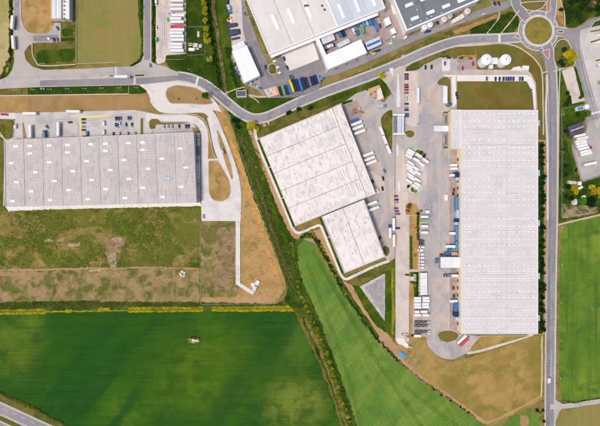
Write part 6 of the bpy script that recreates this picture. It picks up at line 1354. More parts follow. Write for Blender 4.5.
# east yard
g_ = 'trailers parked in the fan below the slate shed'
for x, y, lb, mt in ((577.8, 136.2, 'topmost trailer of the fan below the slate shed', 'tarp_cream'), (580.2, 138.8, 'second trailer of the fan below the slate shed', 'tarp_white'), (578.4, 141.2, 'third trailer of the fan below the slate shed', 'tarp_cream'), (579, 143.8, 'fourth trailer of the fan below the slate shed', 'tarp_white'), (580, 146.4, 'fifth trailer of the fan, with a brown patch beside it', 'tarp_white'), (581.4, 149, 'sixth trailer of the fan below the slate shed', 'tarp_white'), (583.2, 151.8, 'second lowest trailer of the fan below the slate shed', 'tarp_white'), (584, 154.4, 'lowest trailer of the fan below the slate shed', 'tarp_white')): trailer(x, y, -13, lb, 11, mt, g_)
tractor(588.2, 146.6, 60, 'red', 'red lorry tractor at the right end of the trailer fan'); car(589.2, 149, 10, 'black', 'black car just below the red tractor'); trailer(588, 164.2, -12, 'single white trailer standing alone in the lower east yard', 12.6, 'tarp_white')
for y, lb in ((36, 'upper white van at the right edge between the hedge strips'), (42.6, 'lower white van at the right edge by the second hedge strip')): van(598.4, y, -14, 'white', lb, 5.6)
trailer(602, 65, -14, 'white trailer cut by the right edge in the east lorry park', 12, 'tarp_white'); car(598.6, 83, 80, 'silver', 'silver car near the right edge in the east lorry park')

# ================================================================== VEGETATION
def leaf_quads(P, size, tilt=1.0, jitter=.35):
    """one small bent leaf-clump quad per point, random orientation"""
    n = len(P); a = rng.uniform(0, 2 * np.pi, n); ct = 1 - tilt * rng.uniform(0, 1, n); st = np.sqrt(np.clip(1 - ct ** 2, 0, 1))
    N = np.stack([st * np.cos(a), st * np.sin(a), ct], 1); up = np.tile([[.3, .2, .93]], (n, 1)) + rng.normal(0, .3, (n, 3))
    U = np.cross(N, up); U /= np.linalg.norm(U, axis=1)[:, None] + 1e-9; V = np.cross(N, U)
    s = (size * rng.uniform(1 - jitter, 1 + jitter, n))[:, None]; r = rng.uniform(.6, 1, n)[:, None]
    c = [P - U * s - V * s * r * .3, P - V * s * r, P + U * s * .9 + V * s * r * .2, P + V * s * r]
    return np.stack(c, 1).reshape(-1, 3)
def mesh_quads(name, V, mat, extra=None):
    n = len(V) // 4; me = bpy.data.meshes.new(name); ev, ef = (extra if extra else ([], []))
    vv = np.vstack([V, np.array(ev).reshape(-1, 3)]) if ev else V
    nl = 4 * n + sum(len(f) for f in ef)
    me.vertices.add(len(vv)); me.vertices.foreach_set('co', vv.astype(np.float32).ravel())
    me.loops.add(nl); li = np.concatenate([np.arange(4 * n)] + [np.array(f) + len(V) for f in ef]) if ef else np.arange(4 * n)
    me.loops.foreach_set('vertex_index', li.astype(np.int32))
    st = np.concatenate([np.arange(n) * 4, 4 * n + np.cumsum([0] + [len(f) for f in ef])[:-1]]) if ef else np.arange(n) * 4
    me.polygons.add(n + len(ef)); me.polygons.foreach_set('loop_start', st.astype(np.int32))
    for m in (mat if isinstance(mat, list) else [mat]): me.materials.append(m)
    me.update(calc_edges=True); me.validate(); return me
def crown_pts(n, rx, rz, nb, seed, top=.8):
    g = np.random.default_rng(seed); B = []
    for _ in range(nb):
        a = g.uniform(0, 2 * np.pi); r = math.sqrt(g.uniform(0, 1)) * rx * .68; z = g.uniform(-.55, .75) * rz * (1 - .5 * r / rx)
        B.append((r * math.cos(a), r * math.sin(a), z, g.uniform(.26, .46) * rx))
    B = np.array(B); k = g.integers(0, nb, n); d_ = g.normal(0, 1, (n, 3)); d_ /= np.linalg.norm(d_, axis=1)[:, None]
    rr = B[k, 3] * g.uniform(.55, 1.08, n); return B[k, :3] + d_ * rr[:, None] * np.array([1, 1, .85])
def trunk_geo(h, r, spread, seed):
    g = random.Random(seed); m = MB(); m.cyl((0, 0, -.2), r, h * .62 + .2, 8, r * .62)
    for k in range(5):
        a = k * 1.26 + g.uniform(-.3, .3); z0 = h * g.uniform(.38, .6); e = (spread * .6 * math.cos(a), spread * .6 * math.sin(a), h * g.uniform(.75, .95)); n = 5; vs = []
        for (c, rr) in (((0, 0, z0), r * .45), (e, r * .12)):
            for i in range(n): b = 2 * math.pi * i / n; vs.append((c[0] + rr * math.cos(b), c[1] + rr * math.sin(b), c[2]))
        m.add(vs, [(i, (i + 1) % n, n + (i + 1) % n, n + i) for i in range(n)])
    return m
_tm = {}
def tree_mesh(kind, mat, var):
    key = (kind, mat, var)
    if key not in _tm:
        rx, h, base, n, nb, sz = {'tree': (1.0, 2.1, .55, 1500, 15, .085), 'bush': (1.0, 1.1, .1, 900, 11, .1)}[kind]
        P = crown_pts(n, rx, (h - base) / 2, nb, hash((kind, var)) % 1000 if False else 17 * var + len(kind) * 101 + 3); P[:, 2] += base + (h - base) * .45; P[:, 2] = np.maximum(P[:, 2], .06)
        crown = mesh_quads('crown', leaf_quads(P, sz), M[mat]); tr = trunk_geo(h * .75, .07 if kind == 'tree' else .05, rx, var).mesh('trunk', M['bark']); _tm[key] = (crown, tr)
    return _tm[key]
_vk = [0]
def plant(kind, px, py, r, mat, label, group=None, name=None, cat=None, hs=1.0):
    _vk[0] += 1; c, t_ = tree_mesh(kind, mat, _vk[0] % 4)
    t = thing(name or ('broadleaf_tree' if kind == 'tree' else 'shrub'), label, cat or ('tree' if kind == 'tree' else 'shrub'), (*W(px, py), gz(px, py) - .02), random.uniform(0, 6.28), group)
    s = (r * random.uniform(.94, 1.06), r * random.uniform(.94, 1.06), r * hs); part('crown', c, t, sc=s); part('trunk', t_, t, sc=s); return t
def hedge(name, line, w, h, mat, label, dens=14, size=.28, cat='hedge', stuff=False, group=None, gaps=0.0, wob=.25):
    """leafy mass along a plan line; width and height vary in clumps"""
    L = resample(line, .5); n = int(len(L) * .5 * w * dens); L = np.array(L); idx = rng.integers(0, len(L) - 1, n)
    f1 = np.interp(np.arange(len(L)), np.arange(0, len(L) + 6, 3), rng.uniform(.55, 1.2, len(range(0, len(L) + 6, 3))))
    cx = np.interp(np.arange(len(L)), np.arange(0, len(L) + 8, 4), rng.normal(0, wob * w, len(range(0, len(L) + 8, 4))))
    if gaps: keep = (np.interp(np.arange(len(L)), np.arange(0, len(L) + 6, 3), rng.uniform(0, 1, len(range(0, len(L) + 6, 3)))) > gaps)[idx]; idx = idx[keep]; n = len(idx)
    T = L[idx + 1] - L[idx]; T /= np.linalg.norm(T, axis=1)[:, None] + 1e-9; Nn = np.stack([-T[:, 1], T[:, 0]], 1)
    a = rng.uniform(0, np.pi, n); rr = np.sqrt(rng.uniform(.2, 1, n))
    off = np.cos(a) * rr * w / 2 * f1[idx] + cx[idx]; z = np.sin(a) * rr * h * f1[idx]
    Q = L[idx] + Nn * off[:, None] + T * rng.uniform(-.3, .3, n)[:, None]
    c = L.mean(0); zz = gz(*L[len(L) // 2]); ox, oy = W(*c)
    P = np.stack([Q[:, 0] - 300 - ox, 213 - Q[:, 1] - oy, z + .1], 1)
    me = mesh_quads(name, leaf_quads(P, size, .95), M[mat]); o = bpy.data.objects.new(name, me); COL.objects.link(o); o.location = (ox, oy, zz)
    if stuff: o['kind'] = 'stuff'; o['label'] = label
    else: tag(o, label, cat, group)
    return o
def tufts(name, poly, n, size, mat, label, h=.35, clump=None):
    poly = np.array(poly, float); lo, hi = poly.min(0), poly.max(0); X = rng.uniform(lo[0], hi[0], n * 3); Y = rng.uniform(lo[1], hi[1], n * 3)
    if clump:
        ph = rng.uniform(0, 9, 8); f = sum(np.sin(X * k * clump + ph[i]) * np.sin(Y * k * clump * 1.1 + ph[i + 4]) / (i + 1) for i, k in enumerate((1, 2.3, 4.1, 7.7))); ok = f > rng.normal(0, .25, len(X)); X, Y = X[ok], Y[ok]
    k = pip(poly, X, Y); X, Y = X[k][:n], Y[k][:n]; z0 = max(gz(x, y) for x, y in zip(X[::max(1, len(X) // 40)], Y[::max(1, len(X) // 40)]))
    P = np.stack([X - 300, 213 - Y, z0 + rng.uniform(.02, h, len(X))], 1)
    me = mesh_quads(name, leaf_quads(P, size, .55), M[mat]); o = bpy.data.objects.new(name, me); COL.objects.link(o); o['kind'] = 'stuff'; o['label'] = label; return o

# trees and shrubs that stand alone
g_ = 'yellow trees beside the lorry park'
yt = [(203.8, 1, 3), (204.8, 5.6, 3), (206, 10.6, 2.6), (206, 14.6, 3.2), (206, 22.4, 3.2), (207, 30.6, 3.2), (207, 36.8, 3), (208.4, 42.8, 4.2)]
lbs = ['yellow tree at the top edge beside the lorry park', 'second yellow tree from the top edge', 'smaller yellow tree third from the top edge', 'yellow tree fourth from the top, level with the green cabbed lorry', 'yellow tree level with the red lorry', 'yellow tree just right of the fenced lawn corner', 'yellow tree second from the lower end of the row', 'largest yellow tree at the lower end of the row']
for (x, y, r), lb in zip(yt, lbs): plant('tree', x, y, r, 'leaf_yellow' if y != 36.8 else 'leaf_lime', lb, g_, 'yellow_tree')
plant('tree', 210.6, 60.6, 3.5, 'leaf_pale', 'lone pale yellow-green tree below the yellow row'); plant('tree', 206.6, 97, 4, 'leaf_green', 'round green tree on the tan traffic island')
for x, y, lb in ((178.8, 99.2, 'tiny shrub left on the tan traffic island'), (196.6, 99, 'tiny shrub right of centre on the tan traffic island')): plant('bush', x, y, .8, 'leaf_dark', lb)
plant('tree', 380.6, 77, 4, 'leaf_yellow', 'bright yellow tree at the corner of the entrance junction', None, 'yellow_tree')
for x, y, r, m_, lb in ((252, 125.6, 4.4, 'leaf_yellow', 'larger yellow bush in the bend of the main road'), (256.8, 129, 3.2, 'leaf_yellow', 'smaller yellow bush right of the larger one in the bend'), (249, 128.6, 2.6, 'leaf_lime', 'lime green bush left of the yellow bushes in the bend'), (288.8, 113.8, 3.2, 'leaf_deep', 'dark green bush on the verge above the middle warehouse'), (298.6, 109.6, 2.6, 'leaf_dark', 'second dark green bush on the verge above the middle warehouse'), (310, 108.4, 2.4, 'leaf_dark', 'third dark green bush near the corner of the middle warehouse'), (235.6, 121.6, 4, 'leaf_deep', 'dark round tree at the top of the ditch strip'), (238.6, 126.6, 3.4, 'leaf_deep', 'second dark tree at the top of the ditch strip')): plant('tree' if r > 3.9 else 'bush', x, y, r, m_, lb)
for x, y, r, m_, lb in ((563.4, 56.6, 4.2, 'leaf_gold', 'upper left yellow tree in the oval by the roundabout'), (567.6, 54.6, 3.8, 'leaf_gold', 'upper yellow tree in the oval by the roundabout'), (570.2, 59, 4, 'leaf_gold', 'right yellow tree in the oval by the roundabout'), (565.6, 61.6, 4.4, 'leaf_yellow', 'lower yellow tree in the oval by the roundabout'), (568.6, 63.6, 3, 'leaf_lime', 'lime tree at the foot of the oval by the roundabout'), (561.6, 51.6, 3, 'leaf_deep', 'dark tree at the upper left of the oval clump'), (557.6, 63.4, 3.2, 'leaf_deep', 'dark tree at the lower left of the oval clump'), (560.4, 66, 2.6, 'leaf_dark', 'small dark tree at the foot of the oval clump')): plant('tree', x, y, r, m_, lb)
for x, y, r, m_, lb in ((571, 188.2, 4, 'leaf_gold', 'golden tree beside the pale blue-grey outbuilding'), (573.6, 192.4, 2.8, 'leaf_yellow', 'small yellow tree below the golden one at the east farm'), (588.6, 187.4, 3.4, 'leaf_yellow', 'yellow tree at the top of the big golden clump'), (590.4, 191.6, 4, 'leaf_gold', 'golden tree left in the big golden clump'), (595, 190.6, 3.8, 'leaf_gold', 'golden tree in the middle of the big golden clump'), (599.4, 192, 4.2, 'leaf_gold', 'golden tree at the right edge of the photo'), (597, 196, 3, 'leaf_lime', 'lime tree below the big golden clump'), (599.4, 209.6, 3.6, 'leaf_yellow', 'yellow tree at the right edge near the field path'), (579, 201.6, 4.2, 'leaf_bright', 'bright green tree in the middle of the east farm'), (585.4, 203, 4.4, 'leaf_deep', 'large dark tree right of the bright green one'), (589, 200, 3.6, 'leaf_deep', 'dark tree at the right of the east farm garden'), (569.4, 198.4, 3, 'leaf_deep', 'dark tree left of the bright green one'), (566, 187, 2.8, 'leaf_deep', 'dark tree left of the golden tree at the farm'), (576.6, 195.6, 2.6, 'leaf_dark', 'small dark green tree among the farm roofs'), (564.4, 196.8, 2.6, 'leaf_dark', 'dark tree at the left edge of the farm garden'), (583, 192, 2.6, 'leaf_dark', 'small dark tree between the two yellow farm clumps'), (592, 205, 2.6, 'leaf_dark', 'small dark tree at the right of the farm yard')): plant('tree', x, y, r, m_, lb)
for x, y, r, m_, lb in ((587, 114, 3, 'leaf_green', 'bright green bush below the round white cover'), (566.6, 93.6, 2.6, 'leaf_deep', 'dark bush left of the tilted pale car park, upper'), (568.2, 98, 2.4, 'leaf_dark', 'dark bush left of the tilted pale car park, lower'), (568, 101.6, 3, 'leaf_dark', 'dark bush below the tilted pale car park'), (565.6, 104.6, 2.6, 'leaf_deep', 'dark bush at the upper left of the east thicket'), (567, 128, 2.6, 'leaf_deep', 'dark bush against the left end of the slate shed'), (565.4, 132, 2.8, 'leaf_deep', 'dark bush by the lower left of the slate shed'), (565, 165.6, 2.2, 'leaf_deep', 'dark bush halfway down the east thicket'), (565.4, 175, 2, 'leaf_deep', 'dark bush near the bottom of the east thicket'), (562, 150, 2, 'leaf_dark', 'dark bush in the upper east thicket'), (575, 170, 2, 'leaf_dark', 'dark bush beside the lower corner of the lorry yard'), (577.4, 114.6, 2.4, 'leaf_dark', 'dark bush below the small blue roofed hut')): plant('bush', x, y, r, m_, lb)
for k, (x, y, r) in enumerate(((559.4, 11, 2.2), (587.4, 11.6, 3), (568.6, 4, 3.6), (575, 1, 3.6), (580.6, 8, 3), (571.6, 12, 3.2), (596, 10, 3.2), (577.6, 16, 2.6), (566, 12.6, 2.4), (599, 2, 3), (586.6, 3, 2.6), (583, 0, 3))): plant('tree', x, y, r, 'leaf_dark' if k % 3 else 'leaf_deep', '%s green tree in the top right thicket, %s' % ('dark' if not k % 3 else 'mid', ['by the tan path', 'above the yard road', 'upper left', 'at the top edge', 'in its middle', 'left of centre', 'above the right lawn triangle', 'nearest the yard entrance', 'lower left', 'at the right edge', 'by the tan spot', 'at the top near the tan spot'][k]), 'thicket in the top right corner')
# row of small dark trees along the largest warehouse
ys = [y for y in np.arange(146, 331, 6.3) if not any(abs(y - b) < 2.6 for b in (173, 223, 276, 318))]
for k, y in enumerate(ys): plant('bush', 541.2 + random.uniform(-.6, .6), y + random.uniform(-.7, .7), 2.9 + random.uniform(-.6, .4), 'leaf_deep', 'small dark tree along the right wall of the largest warehouse, %s from the top' % ORD[k], 'row of dark trees along the largest warehouse', 'small_tree', 'tree', 1.4)
# kidney island shrubs and avenue shrubs
for x, y, r, m_, lb in ((417, 151.6, 2, 'leaf_green', 'left green shrub at the top of the kidney-shaped island'), (420.4, 153, 2.4, 'leaf_green', 'middle green shrub at the top of the kidney-shaped island'), (423.2, 156, 2.2, 'leaf_dark', 'right dark shrub at the top of the kidney-shaped island'), (407.6, 186.6, 2, 'leaf_dark', 'dark shrub at the lower left of the kidney-shaped island'), (411.4, 190, 2.4, 'leaf_green', 'green shrub at the foot of the kidney-shaped island'), (415, 191.6, 1.8, 'leaf_lime', 'lime shrub at the lower tip of the kidney-shaped island'), (408.2, 206, 2.8, 'leaf_olive', 'olive shrub at the upper left of the brown island'), (417.4, 213.6, 2.2, 'leaf_dark', 'dark shrub at the lower right of the brown island'), (420.8, 210.6, 1.6, 'leaf_olive', 'small olive shrub at the right of the brown island'), (415.2, 229, 1.9, 'leaf_yellow', 'yellow shrub beside the upper avenue hedge'), (415, 255.2, 1.8, 'leaf_gold', 'yellow shrub beside the lower avenue hedge'), (414.4, 284.6, 1.8, 'leaf_lime', 'lime shrub on the lawn below the grey utility hut'), (407, 134.2, 1.6, 'leaf_lime', 'lime shrub on the small island below the parking strip'), (412, 335, 1.4, 'leaf_dark', 'dark shrub near the bottom of the avenue strip')): plant('bush', x, y, r, m_, lb)
hedge('hedge', [(417.6, 216), (417.8, 240)], 2.8, 2, 'leaf_dark', 'dark green hedge left of the upper trailer column', 20, wob=.06); hedge('hedge', [(410.6, 236), (410.8, 269)], 2.8, 1.6, 'leaf_green', 'bright green hedge along the entrance avenue', 20, wob=.06)
hedge('hedge', [(457, 56.4), (466, 56), (476, 56.2)], 2.2, 1.6, 'leaf_yellow', 'bright yellow-green hedge above the brown forecourt', 16); hedge('hedge', [(440, 57), (448, 56)], 1.8, 1.4, 'leaf_dark', 'dark hedge left of the bright forecourt hedge', 14)
hedge('hedge', [(416.2, 273), (417.4, 296)], 3, 1.6, 'leaf_dark', 'dark green hedge left of the tight white trailer stack', 14)
hedge('hedge', [(406, 70.8), (416, 70.4)], 1.4, 1.4, 'leaf_dark', 'short dark hedge at the top of the entrance parking strip', 14)
for a, b, lb in (((11.4, 0), (11.6, 56), 'dark hedge along the left side of the west road'), ((10.8, 58), (1, 78.6), 'dark hedge curving at the west road junction'), ((141.8, 0), (142.2, 20), 'dark hedge at the right edge of the pale meadow'), ((154, 0), (154, 62), 'thin dark hedge left of the lorry park')): hedge('hedge', [a, b], 3.4 if 'thin' not in lb else 2.6, 2, 'leaf_dark', lb, 12, .3)
hedge('hedge', [(143, 53), (139, 62), (130, 66)], 2.4, 1.4, 'leaf_dark', 'dark hedge at the lower right corner of the pale meadow', 12, .3)
hedge('hedge', [(562, 400), (575, 402.4), (600, 397.6)], 1.2, .7, 'leaf_dark', 'low dark hedge along the lower edge of the right field', 10, .25)
hedge('hedge', [(559, 232), (558.6, 300), (559, 390)], 2.2, 1.2, 'leaf_lime', 'patchy yellowish hedge between the straight road and right field', 7, .3, gaps=.45)
hedge('hedge', [(574.4, 69), (577.6, 78), (582.4, 96), (578, 98.4)], 1.6, 1.4, 'leaf_dark', 'clipped hedge along the right side of the tilted car park', 14, .25)
hedge('hedge', [(447.4, 342), (440, 340), (437.4, 335), (440, 331.4)], 1.4, 1.0, 'leaf_lime', 'yellow-green hedge round the left of the loop island', 14, .22)
hedge('hedge', [(393, 268), (393, 330)], 1.6, .8, 'leaf_lime', 'yellow-green hedge along the lower left of the avenue', 9, .24)
hedge('hedge', [(374, 267.6), (384, 264.6), (391, 266), (392.4, 272)], 2.2, 1.2, 'leaf_lime', 'curved lime hedge above the gravel triangle', 12, .25)
hedge('hedge', [(342, 104), (352, 101)], 1.8, 1.2, 'leaf_dark', 'short hedge on the forecourt above the middle warehouse', 14, .22)
# shrubs of the hedgerows
def row(pts, mats, r0, r1, fmt, group):
    for k, (x, y) in enumerate(pts): plant('bush', x, y, random.uniform(r0, r1), mats[k % len(mats)], fmt % ORD[k], group)
row([(310.6, 231), (312.6, 234.4), (315, 236.6), (318.6, 241.4), (321.4, 246.4), (323.4, 250), (325.4, 254), (327.4, 257.6), (330, 262), (333.4, 269), (336, 275), (340.6, 284.6), (345, 294), (352.6, 306.6)], ['leaf_yellow', 'leaf_lime', 'leaf_yellow', 'leaf_dark'], 1.4, 2.2, 'yellow-green hedgerow shrub right of the middle field, %s from its top', 'hedgerow between the middle field and warehouse')
row([(298, 280.6), (297.8, 286.6), (299.2, 292), (301.6, 296.6), (304, 300.6), (306, 306), (308, 310.6), (311.4, 315.4), (314, 321.6), (317, 327.8), (318.2, 335), (321, 339), (323.6, 343.6), (327, 352), (330, 361), (332, 368), (333.6, 374.4), (335.6, 380), (337.6, 386), (339, 391.6), (341, 397), (342.6, 403), (346, 409), (348, 416), (350, 421.6), (352, 428)], ['leaf_lime', 'leaf_yellow', 'leaf_lime', 'leaf_pale', 'leaf_lime'], 1.5, 2.5, 'yellow-green shrub in the long hedgerow left of the middle field, %s from its top', 'long hedgerow left of the middle field')
row([(431, 387.4), (433.4, 389.6), (436.4, 392), (441, 395), (447.6, 398.6), (450.4, 400.4), (454.6, 402.8), (460.2, 406.8), (464, 409.6), (468, 412.4), (472, 415)], ['leaf_lime', 'leaf_dark', 'leaf_yellow', 'leaf_dark'], 1.1, 1.9, 'small shrub on the lower edge of the golden grass, %s from the left', 'shrubs below the golden grass')
row([(536.6, 410), (539.6, 413), (542.6, 410), (541.4, 416.6), (543.4, 421)], ['leaf_dark', 'leaf_lime'], 1.6, 2.4, 'green shrub beside the straight road above the small green field, %s in the clump', 'shrub clump by the small green field')
row([(540.4, 323), (541, 329), (540.8, 312)], ['leaf_lime', 'leaf_green'], 1.6, 2.0, 'lime shrub at the lower right corner of the largest warehouse, %s of three', 'lime shrubs at the lower right warehouse corner')
hedge('undergrowth', [(540.4, 144), (540.6, 240), (540.4, 333)], 3.6, .9, 'leaf_dark', 'dark undergrowth under the small trees of the largest warehouse', 5, .36, stuff=True, gaps=.2)
# dark and dry undergrowth that nobody could count
hedge('undergrowth', [(235, 126), (243.6, 146), (251.4, 167), (257, 188), (262.6, 208), (269.6, 230), (277, 250), (285, 272), (293, 296)], 4.4, 1.8, 'leaf_green', 'green undergrowth along the left bank of the ditch', 7, .42, stuff=True, wob=.2)
hedge('undergrowth', [(246, 132), (256, 152), (264, 175), (270, 195), (277, 214), (285, 234), (291, 252), (297, 276)], 3.4, 1.2, 'leaf_green', 'green undergrowth along the right bank of the ditch', 5, .4, stuff=True, wob=.25)
hedge('undergrowth', [(238, 122), (248, 146), (256, 167), (262, 188), (267.6, 208), (274.6, 230), (282, 250), (290, 272), (298, 298)], 9, 1.5, 'leaf_green', 'patchy green undergrowth across the ditch', 3.6, .42, stuff=True, gaps=.3)
hedge('reeds', [(240, 136), (251, 160), (257, 178), (263, 198), (268, 216), (275, 238), (284, 262), (292, 286)], 3.2, 2.2, 'leaf_reed', 'dry brown reeds in the middle of the ditch', 10, .36, stuff=True, gaps=.12, wob=.12)
hedge('reeds', [(212.4, 0), (215.6, 22), (218, 42), (221, 57), (224, 78), (226, 92)], 2.6, .9, 'leaf_reed', 'dry brown reeds in the northern ditch', 7, .32, stuff=True, gaps=.2)
hedge('undergrowth', [(208.6, 0), (211, 22), (213.6, 46), (217, 66), (220, 88)], 3.6, 1.2, 'leaf_dark', 'dark undergrowth beside the northern ditch', 6, .4, stuff=True)
hedge('undergrowth', [(227, 48), (232, 70), (236, 88)], 5, 1.2, 'leaf_dark', 'green undergrowth below the narrow northern yard', 5, .4, stuff=True)
hedge('undergrowth', [(303, 306), (313, 326), (324, 350), (333, 378), (342, 406), (350, 436)], 6, 2.0, 'leaf_lime', 'lime undergrowth along the long hedgerow', 5, .4, stuff=True)
hedge('undergrowth', [(301, 238), (310, 232), (318, 243), (328, 262), (340, 286), (360, 316), (376, 338), (400, 362)], 3, 1.3, 'leaf_dark', 'dark undergrowth on the right edge of the middle field', 8, .36, stuff=True, gaps=.08)
hedge('undergrowth', [(400, 362), (423, 380.6), (450, 399), (476, 418)], 1.6, .8, 'leaf_dark', 'dark undergrowth below the golden grass', 7, .3, stuff=True, gaps=.25)
hedge('undergrowth', [(306, 308), (316, 326), (327, 350), (336, 378), (345, 406), (353, 436)], 4, 1.8, 'leaf_green', 'green undergrowth on the right of the long hedgerow', 6, .4, stuff=True)
hedge('undergrowth', [(0, 306.6), (50, 305.6), (100, 304.6), (150, 304.6), (199, 305.6)], 3.6, .6, 'leaf_olive', 'dark grass bank above the yellow flower strip', 5, .4, stuff=True)
hedge('undergrowth', [(0, 393), (30, 406), (64, 424)], 3, 1.0, 'leaf_olive', 'olive bank along the motorway corner', 6, .36, stuff=True)
hedge('yellow_flowers', [(-40, 312.6), (0, 312), (45, 311.4)], 2.8, .6, 'leaf_rape', 'yellow flowering strip at the left above the crop field', 4, .3, stuff=True, wob=.1)
hedge('yellow_flowers', [(128, 310), (203, 309.4)], 2.6, .6, 'leaf_rape', 'yellow flowering strip left of the gap', 4, .3, stuff=True, wob=.1)
hedge('yellow_flowers', [(211, 309), (270, 308.4), (296, 308.4), (305, 322)], 2.6, .6, 'leaf_rape', 'yellow flowering strip right of the gap', 4, .3, stuff=True, wob=.1)
tufts('rough_grass', [(4, 208), (200, 204), (200, 303), (0, 304)], 3500, .34, 'leaf_straw', 'rough olive tufts below the left warehouse', .3, .07)
tufts('rough_grass', [(4, 210), (200, 206), (200, 268), (0, 268)], 8500, .38, 'leaf_green', 'green weed patches below the left warehouse', .25, .06)
tufts('rough_grass', [(202, 222), (234, 222), (234, 296), (202, 296)], 2000, .36, 'leaf_straw', 'rough tufts on the fenced waste ground', .3, .12)
tufts('rough_grass', [(230, 130), (236, 128), (262, 205), (284, 284), (276, 286), (252, 210)], 900, .3, 'leaf_straw', 'straw tufts on the ochre strip', .2, .2)
tufts('rough_grass', [(242, 215), (256, 215), (283, 286), (274, 300), (240, 296)], 1300, .3, 'leaf_straw', 'sparse tufts on the tan ground', .2, .2)
tufts('rough_grass', [(188, 0), (204, 0), (206, 45), (222, 95), (200, 77), (170, 66), (188, 57)], 3000, .36, 'leaf_dark', 'lush grass beside the lorry park', .25, .2)
tufts('rough_grass', [(560, 107), (572, 107), (574, 125), (568, 142), (576, 184), (600, 178), (600, 210), (560, 218)], 5200, .42, 'leaf_dark', 'rough green growth of the east thicket', .35, .16)
tufts('rough_grass', [(562, 0), (600, 0), (600, 15), (580, 24), (566, 25)], 2600, .42, 'leaf_dark', 'rough green growth in the top right corner', .35, .2)
tufts('rough_grass', [(472, 28), (513, 12), (518, 18), (518, 26), (500, 33), (472, 34)], 1400, .32, 'leaf_dark', 'lush grass in the wedge by the roundabout', .2, .3)
tufts('rough_grass', [(305, 106), (330, 96), (383, 78), (386, 96), (356, 92), (320, 108)], 1600, .36, 'leaf_dark', 'lush grass of the verge by the entrance', .25, .25)
tufts('rough_grass', [(353, 286), (382, 322), (386, 330), (364, 306)], 700, .36, 'leaf_olive', 'rough grass left of the gravel triangle', .3, .2)

# ================================================================== SMALL THINGS
def lamp(px, py, ang, label, group, arms=2, h=8.0):
    def make():
        t = thing('street_lamp', label, 'street lamp'); m = MB(); m.cyl((0, 0, 0), .11, h, 8, .06); part('post', m.mesh('post', M['pole']), t); m = MB(); m.box((0, 0, .15), (.5, .5, .3)); part('base', m.mesh('base', M['kerb_concrete']), t)
        for k in range(arms):
            s_ = 1 if k == 0 else -1; m = MB(); m.box((s_ * .75, .35, h + .1), (1.7, .1, .1), s_ * .45); part('arm', m.mesh('arm', M['pole']), t)
            m = MB(); m.box((s_ * 1.55, .7, h + .12), (.9, .34, .14), s_ * .45); m.box((s_ * 1.55, .7, h + .04), (.6, .24, .06), s_ * .45); part('lamp_head', m.mesh('lamp_head', M['lamp_glass']), t)
        return t
    key = ('lamp', arms, h); rz = math.radians(-ang); loc = (*W(px, py), gz(px, py))
    if key not in PROTO: t = make(); PROTO[key] = t; t.location = loc; t.rotation_euler = (0, 0, rz); t['group'] = group
    else: t = copy_tree(PROTO[key], loc, rz, label, group)
    return t
for k, x in enumerate((3.4, 20.2, 37.4, 54.4, 71.6, 88.6, 105.4, 122.4, 139.2)): lamp(x, 93.2 - .02 * x, 0, 'double-armed street lamp on the dark verge below the west road, %s from the left' % ORD[k], 'double-armed lamps along the west road')
for k, (x, y) in enumerate(((192, 71.6), (213, 85.2), (247, 110), (345, 80.4), (371, 70.4), (397, 60), (420, 48.6), (447, 39))): lamp(x, y, -160, 'single-armed street lamp along the curving main road, %s from the left' % ORD[k], 'single-armed lamps along the main road', 1, 7)
for k, y in enumerate((80, 115, 152, 189, 226, 263, 300, 337, 374)): lamp(558.6 - .012 * (y - 100), y, 90, 'single-armed street lamp along the straight road, %s from the top' % ORD[k], 'single-armed lamps along the straight road', 1, 7)
for k, (x, y) in enumerate(((47, 65.6), (64, 65))): lamp(x, y, 180, 'double-armed lamp on the olive verge above the west road, %s' % ('left' if k == 0 else 'right'), 'lamps on the olive verge')
for k, (x, y) in enumerate(((556, 46.6), (517, 44), (556.4, 17))): lamp(x, y, 40 * k, 'single-armed lamp beside the roundabout, %s' % ('lower right', 'lower left', 'upper right')[k], 'lamps beside the roundabout', 1, 7)
def fence(line, label, h=1.6, step=3.0, mat='fence_metal', cat='fence', solid=False, name='wire_fence'):
    L = resample(line, step); L.append(np.array(line[-1], float)); c = np.mean(L, 0); z = gz(*L[len(L) // 2]); t = thing(name, label, cat, (*W(*c), z)); ox, oy = W(*c)
    m = MB(); r = MB(); p = MB()
    for i, q in enumerate(L):
        x, y = q[0] - 300 - ox, 213 - q[1] - oy; m.box((x, y, h / 2), (.12, .12, h + .1))
        if i < len(L) - 1:
            x2, y2 = L[i + 1][0] - 300 - ox, 213 - L[i + 1][1] - oy; l = math.hypot(x2 - x, y2 - y)
            if l < .05: continue
            a = math.atan2(y2 - y, x2 - x); cx, cy = (x + x2) / 2, (y + y2) / 2
            if solid: p.box((cx, cy, h / 2), (l - .14, .16, h), a); r.box((cx, cy, h + .05), (l, .3, .1), a)
            else:
                for zz in (.15, h * .5, h): r.box((cx, cy, zz), (l - .1, .06, .06), a)
                for j in range(3): p.box((x + (x2 - x) * (j + .5) / 3, y + (y2 - y) * (j + .5) / 3, h / 2), (.03, .03, h), a)
    for nm, b_ in (('fence_posts', m), ('fence_rails' if not solid else 'coping', r), ('fence_mesh' if not solid else 'wall_panel', p)):
        o = b_.build(nm, M[mat], t); o['kind'] = 'stuff'
    return t
fence([(76.6, -20), (76.6, 64), (116, 62.6), (116.4, 67.4)], 'pale low wall along the left and lower side of the meadow', .7, 4, 'fence_concrete', 'wall', True, 'garden_wall'); fence([(129, 93.8), (129.2, 84.6)], 'short pale wall crossing the dark verge', .7, 3, 'fence_concrete', 'wall', True, 'garden_wall'); fence([(0, 95.8), (60, 94.9), (128.6, 93.9)], 'long pale low wall between the dark verge and brown soil strip', .5, 4, 'fence_concrete', 'wall', True, 'garden_wall')
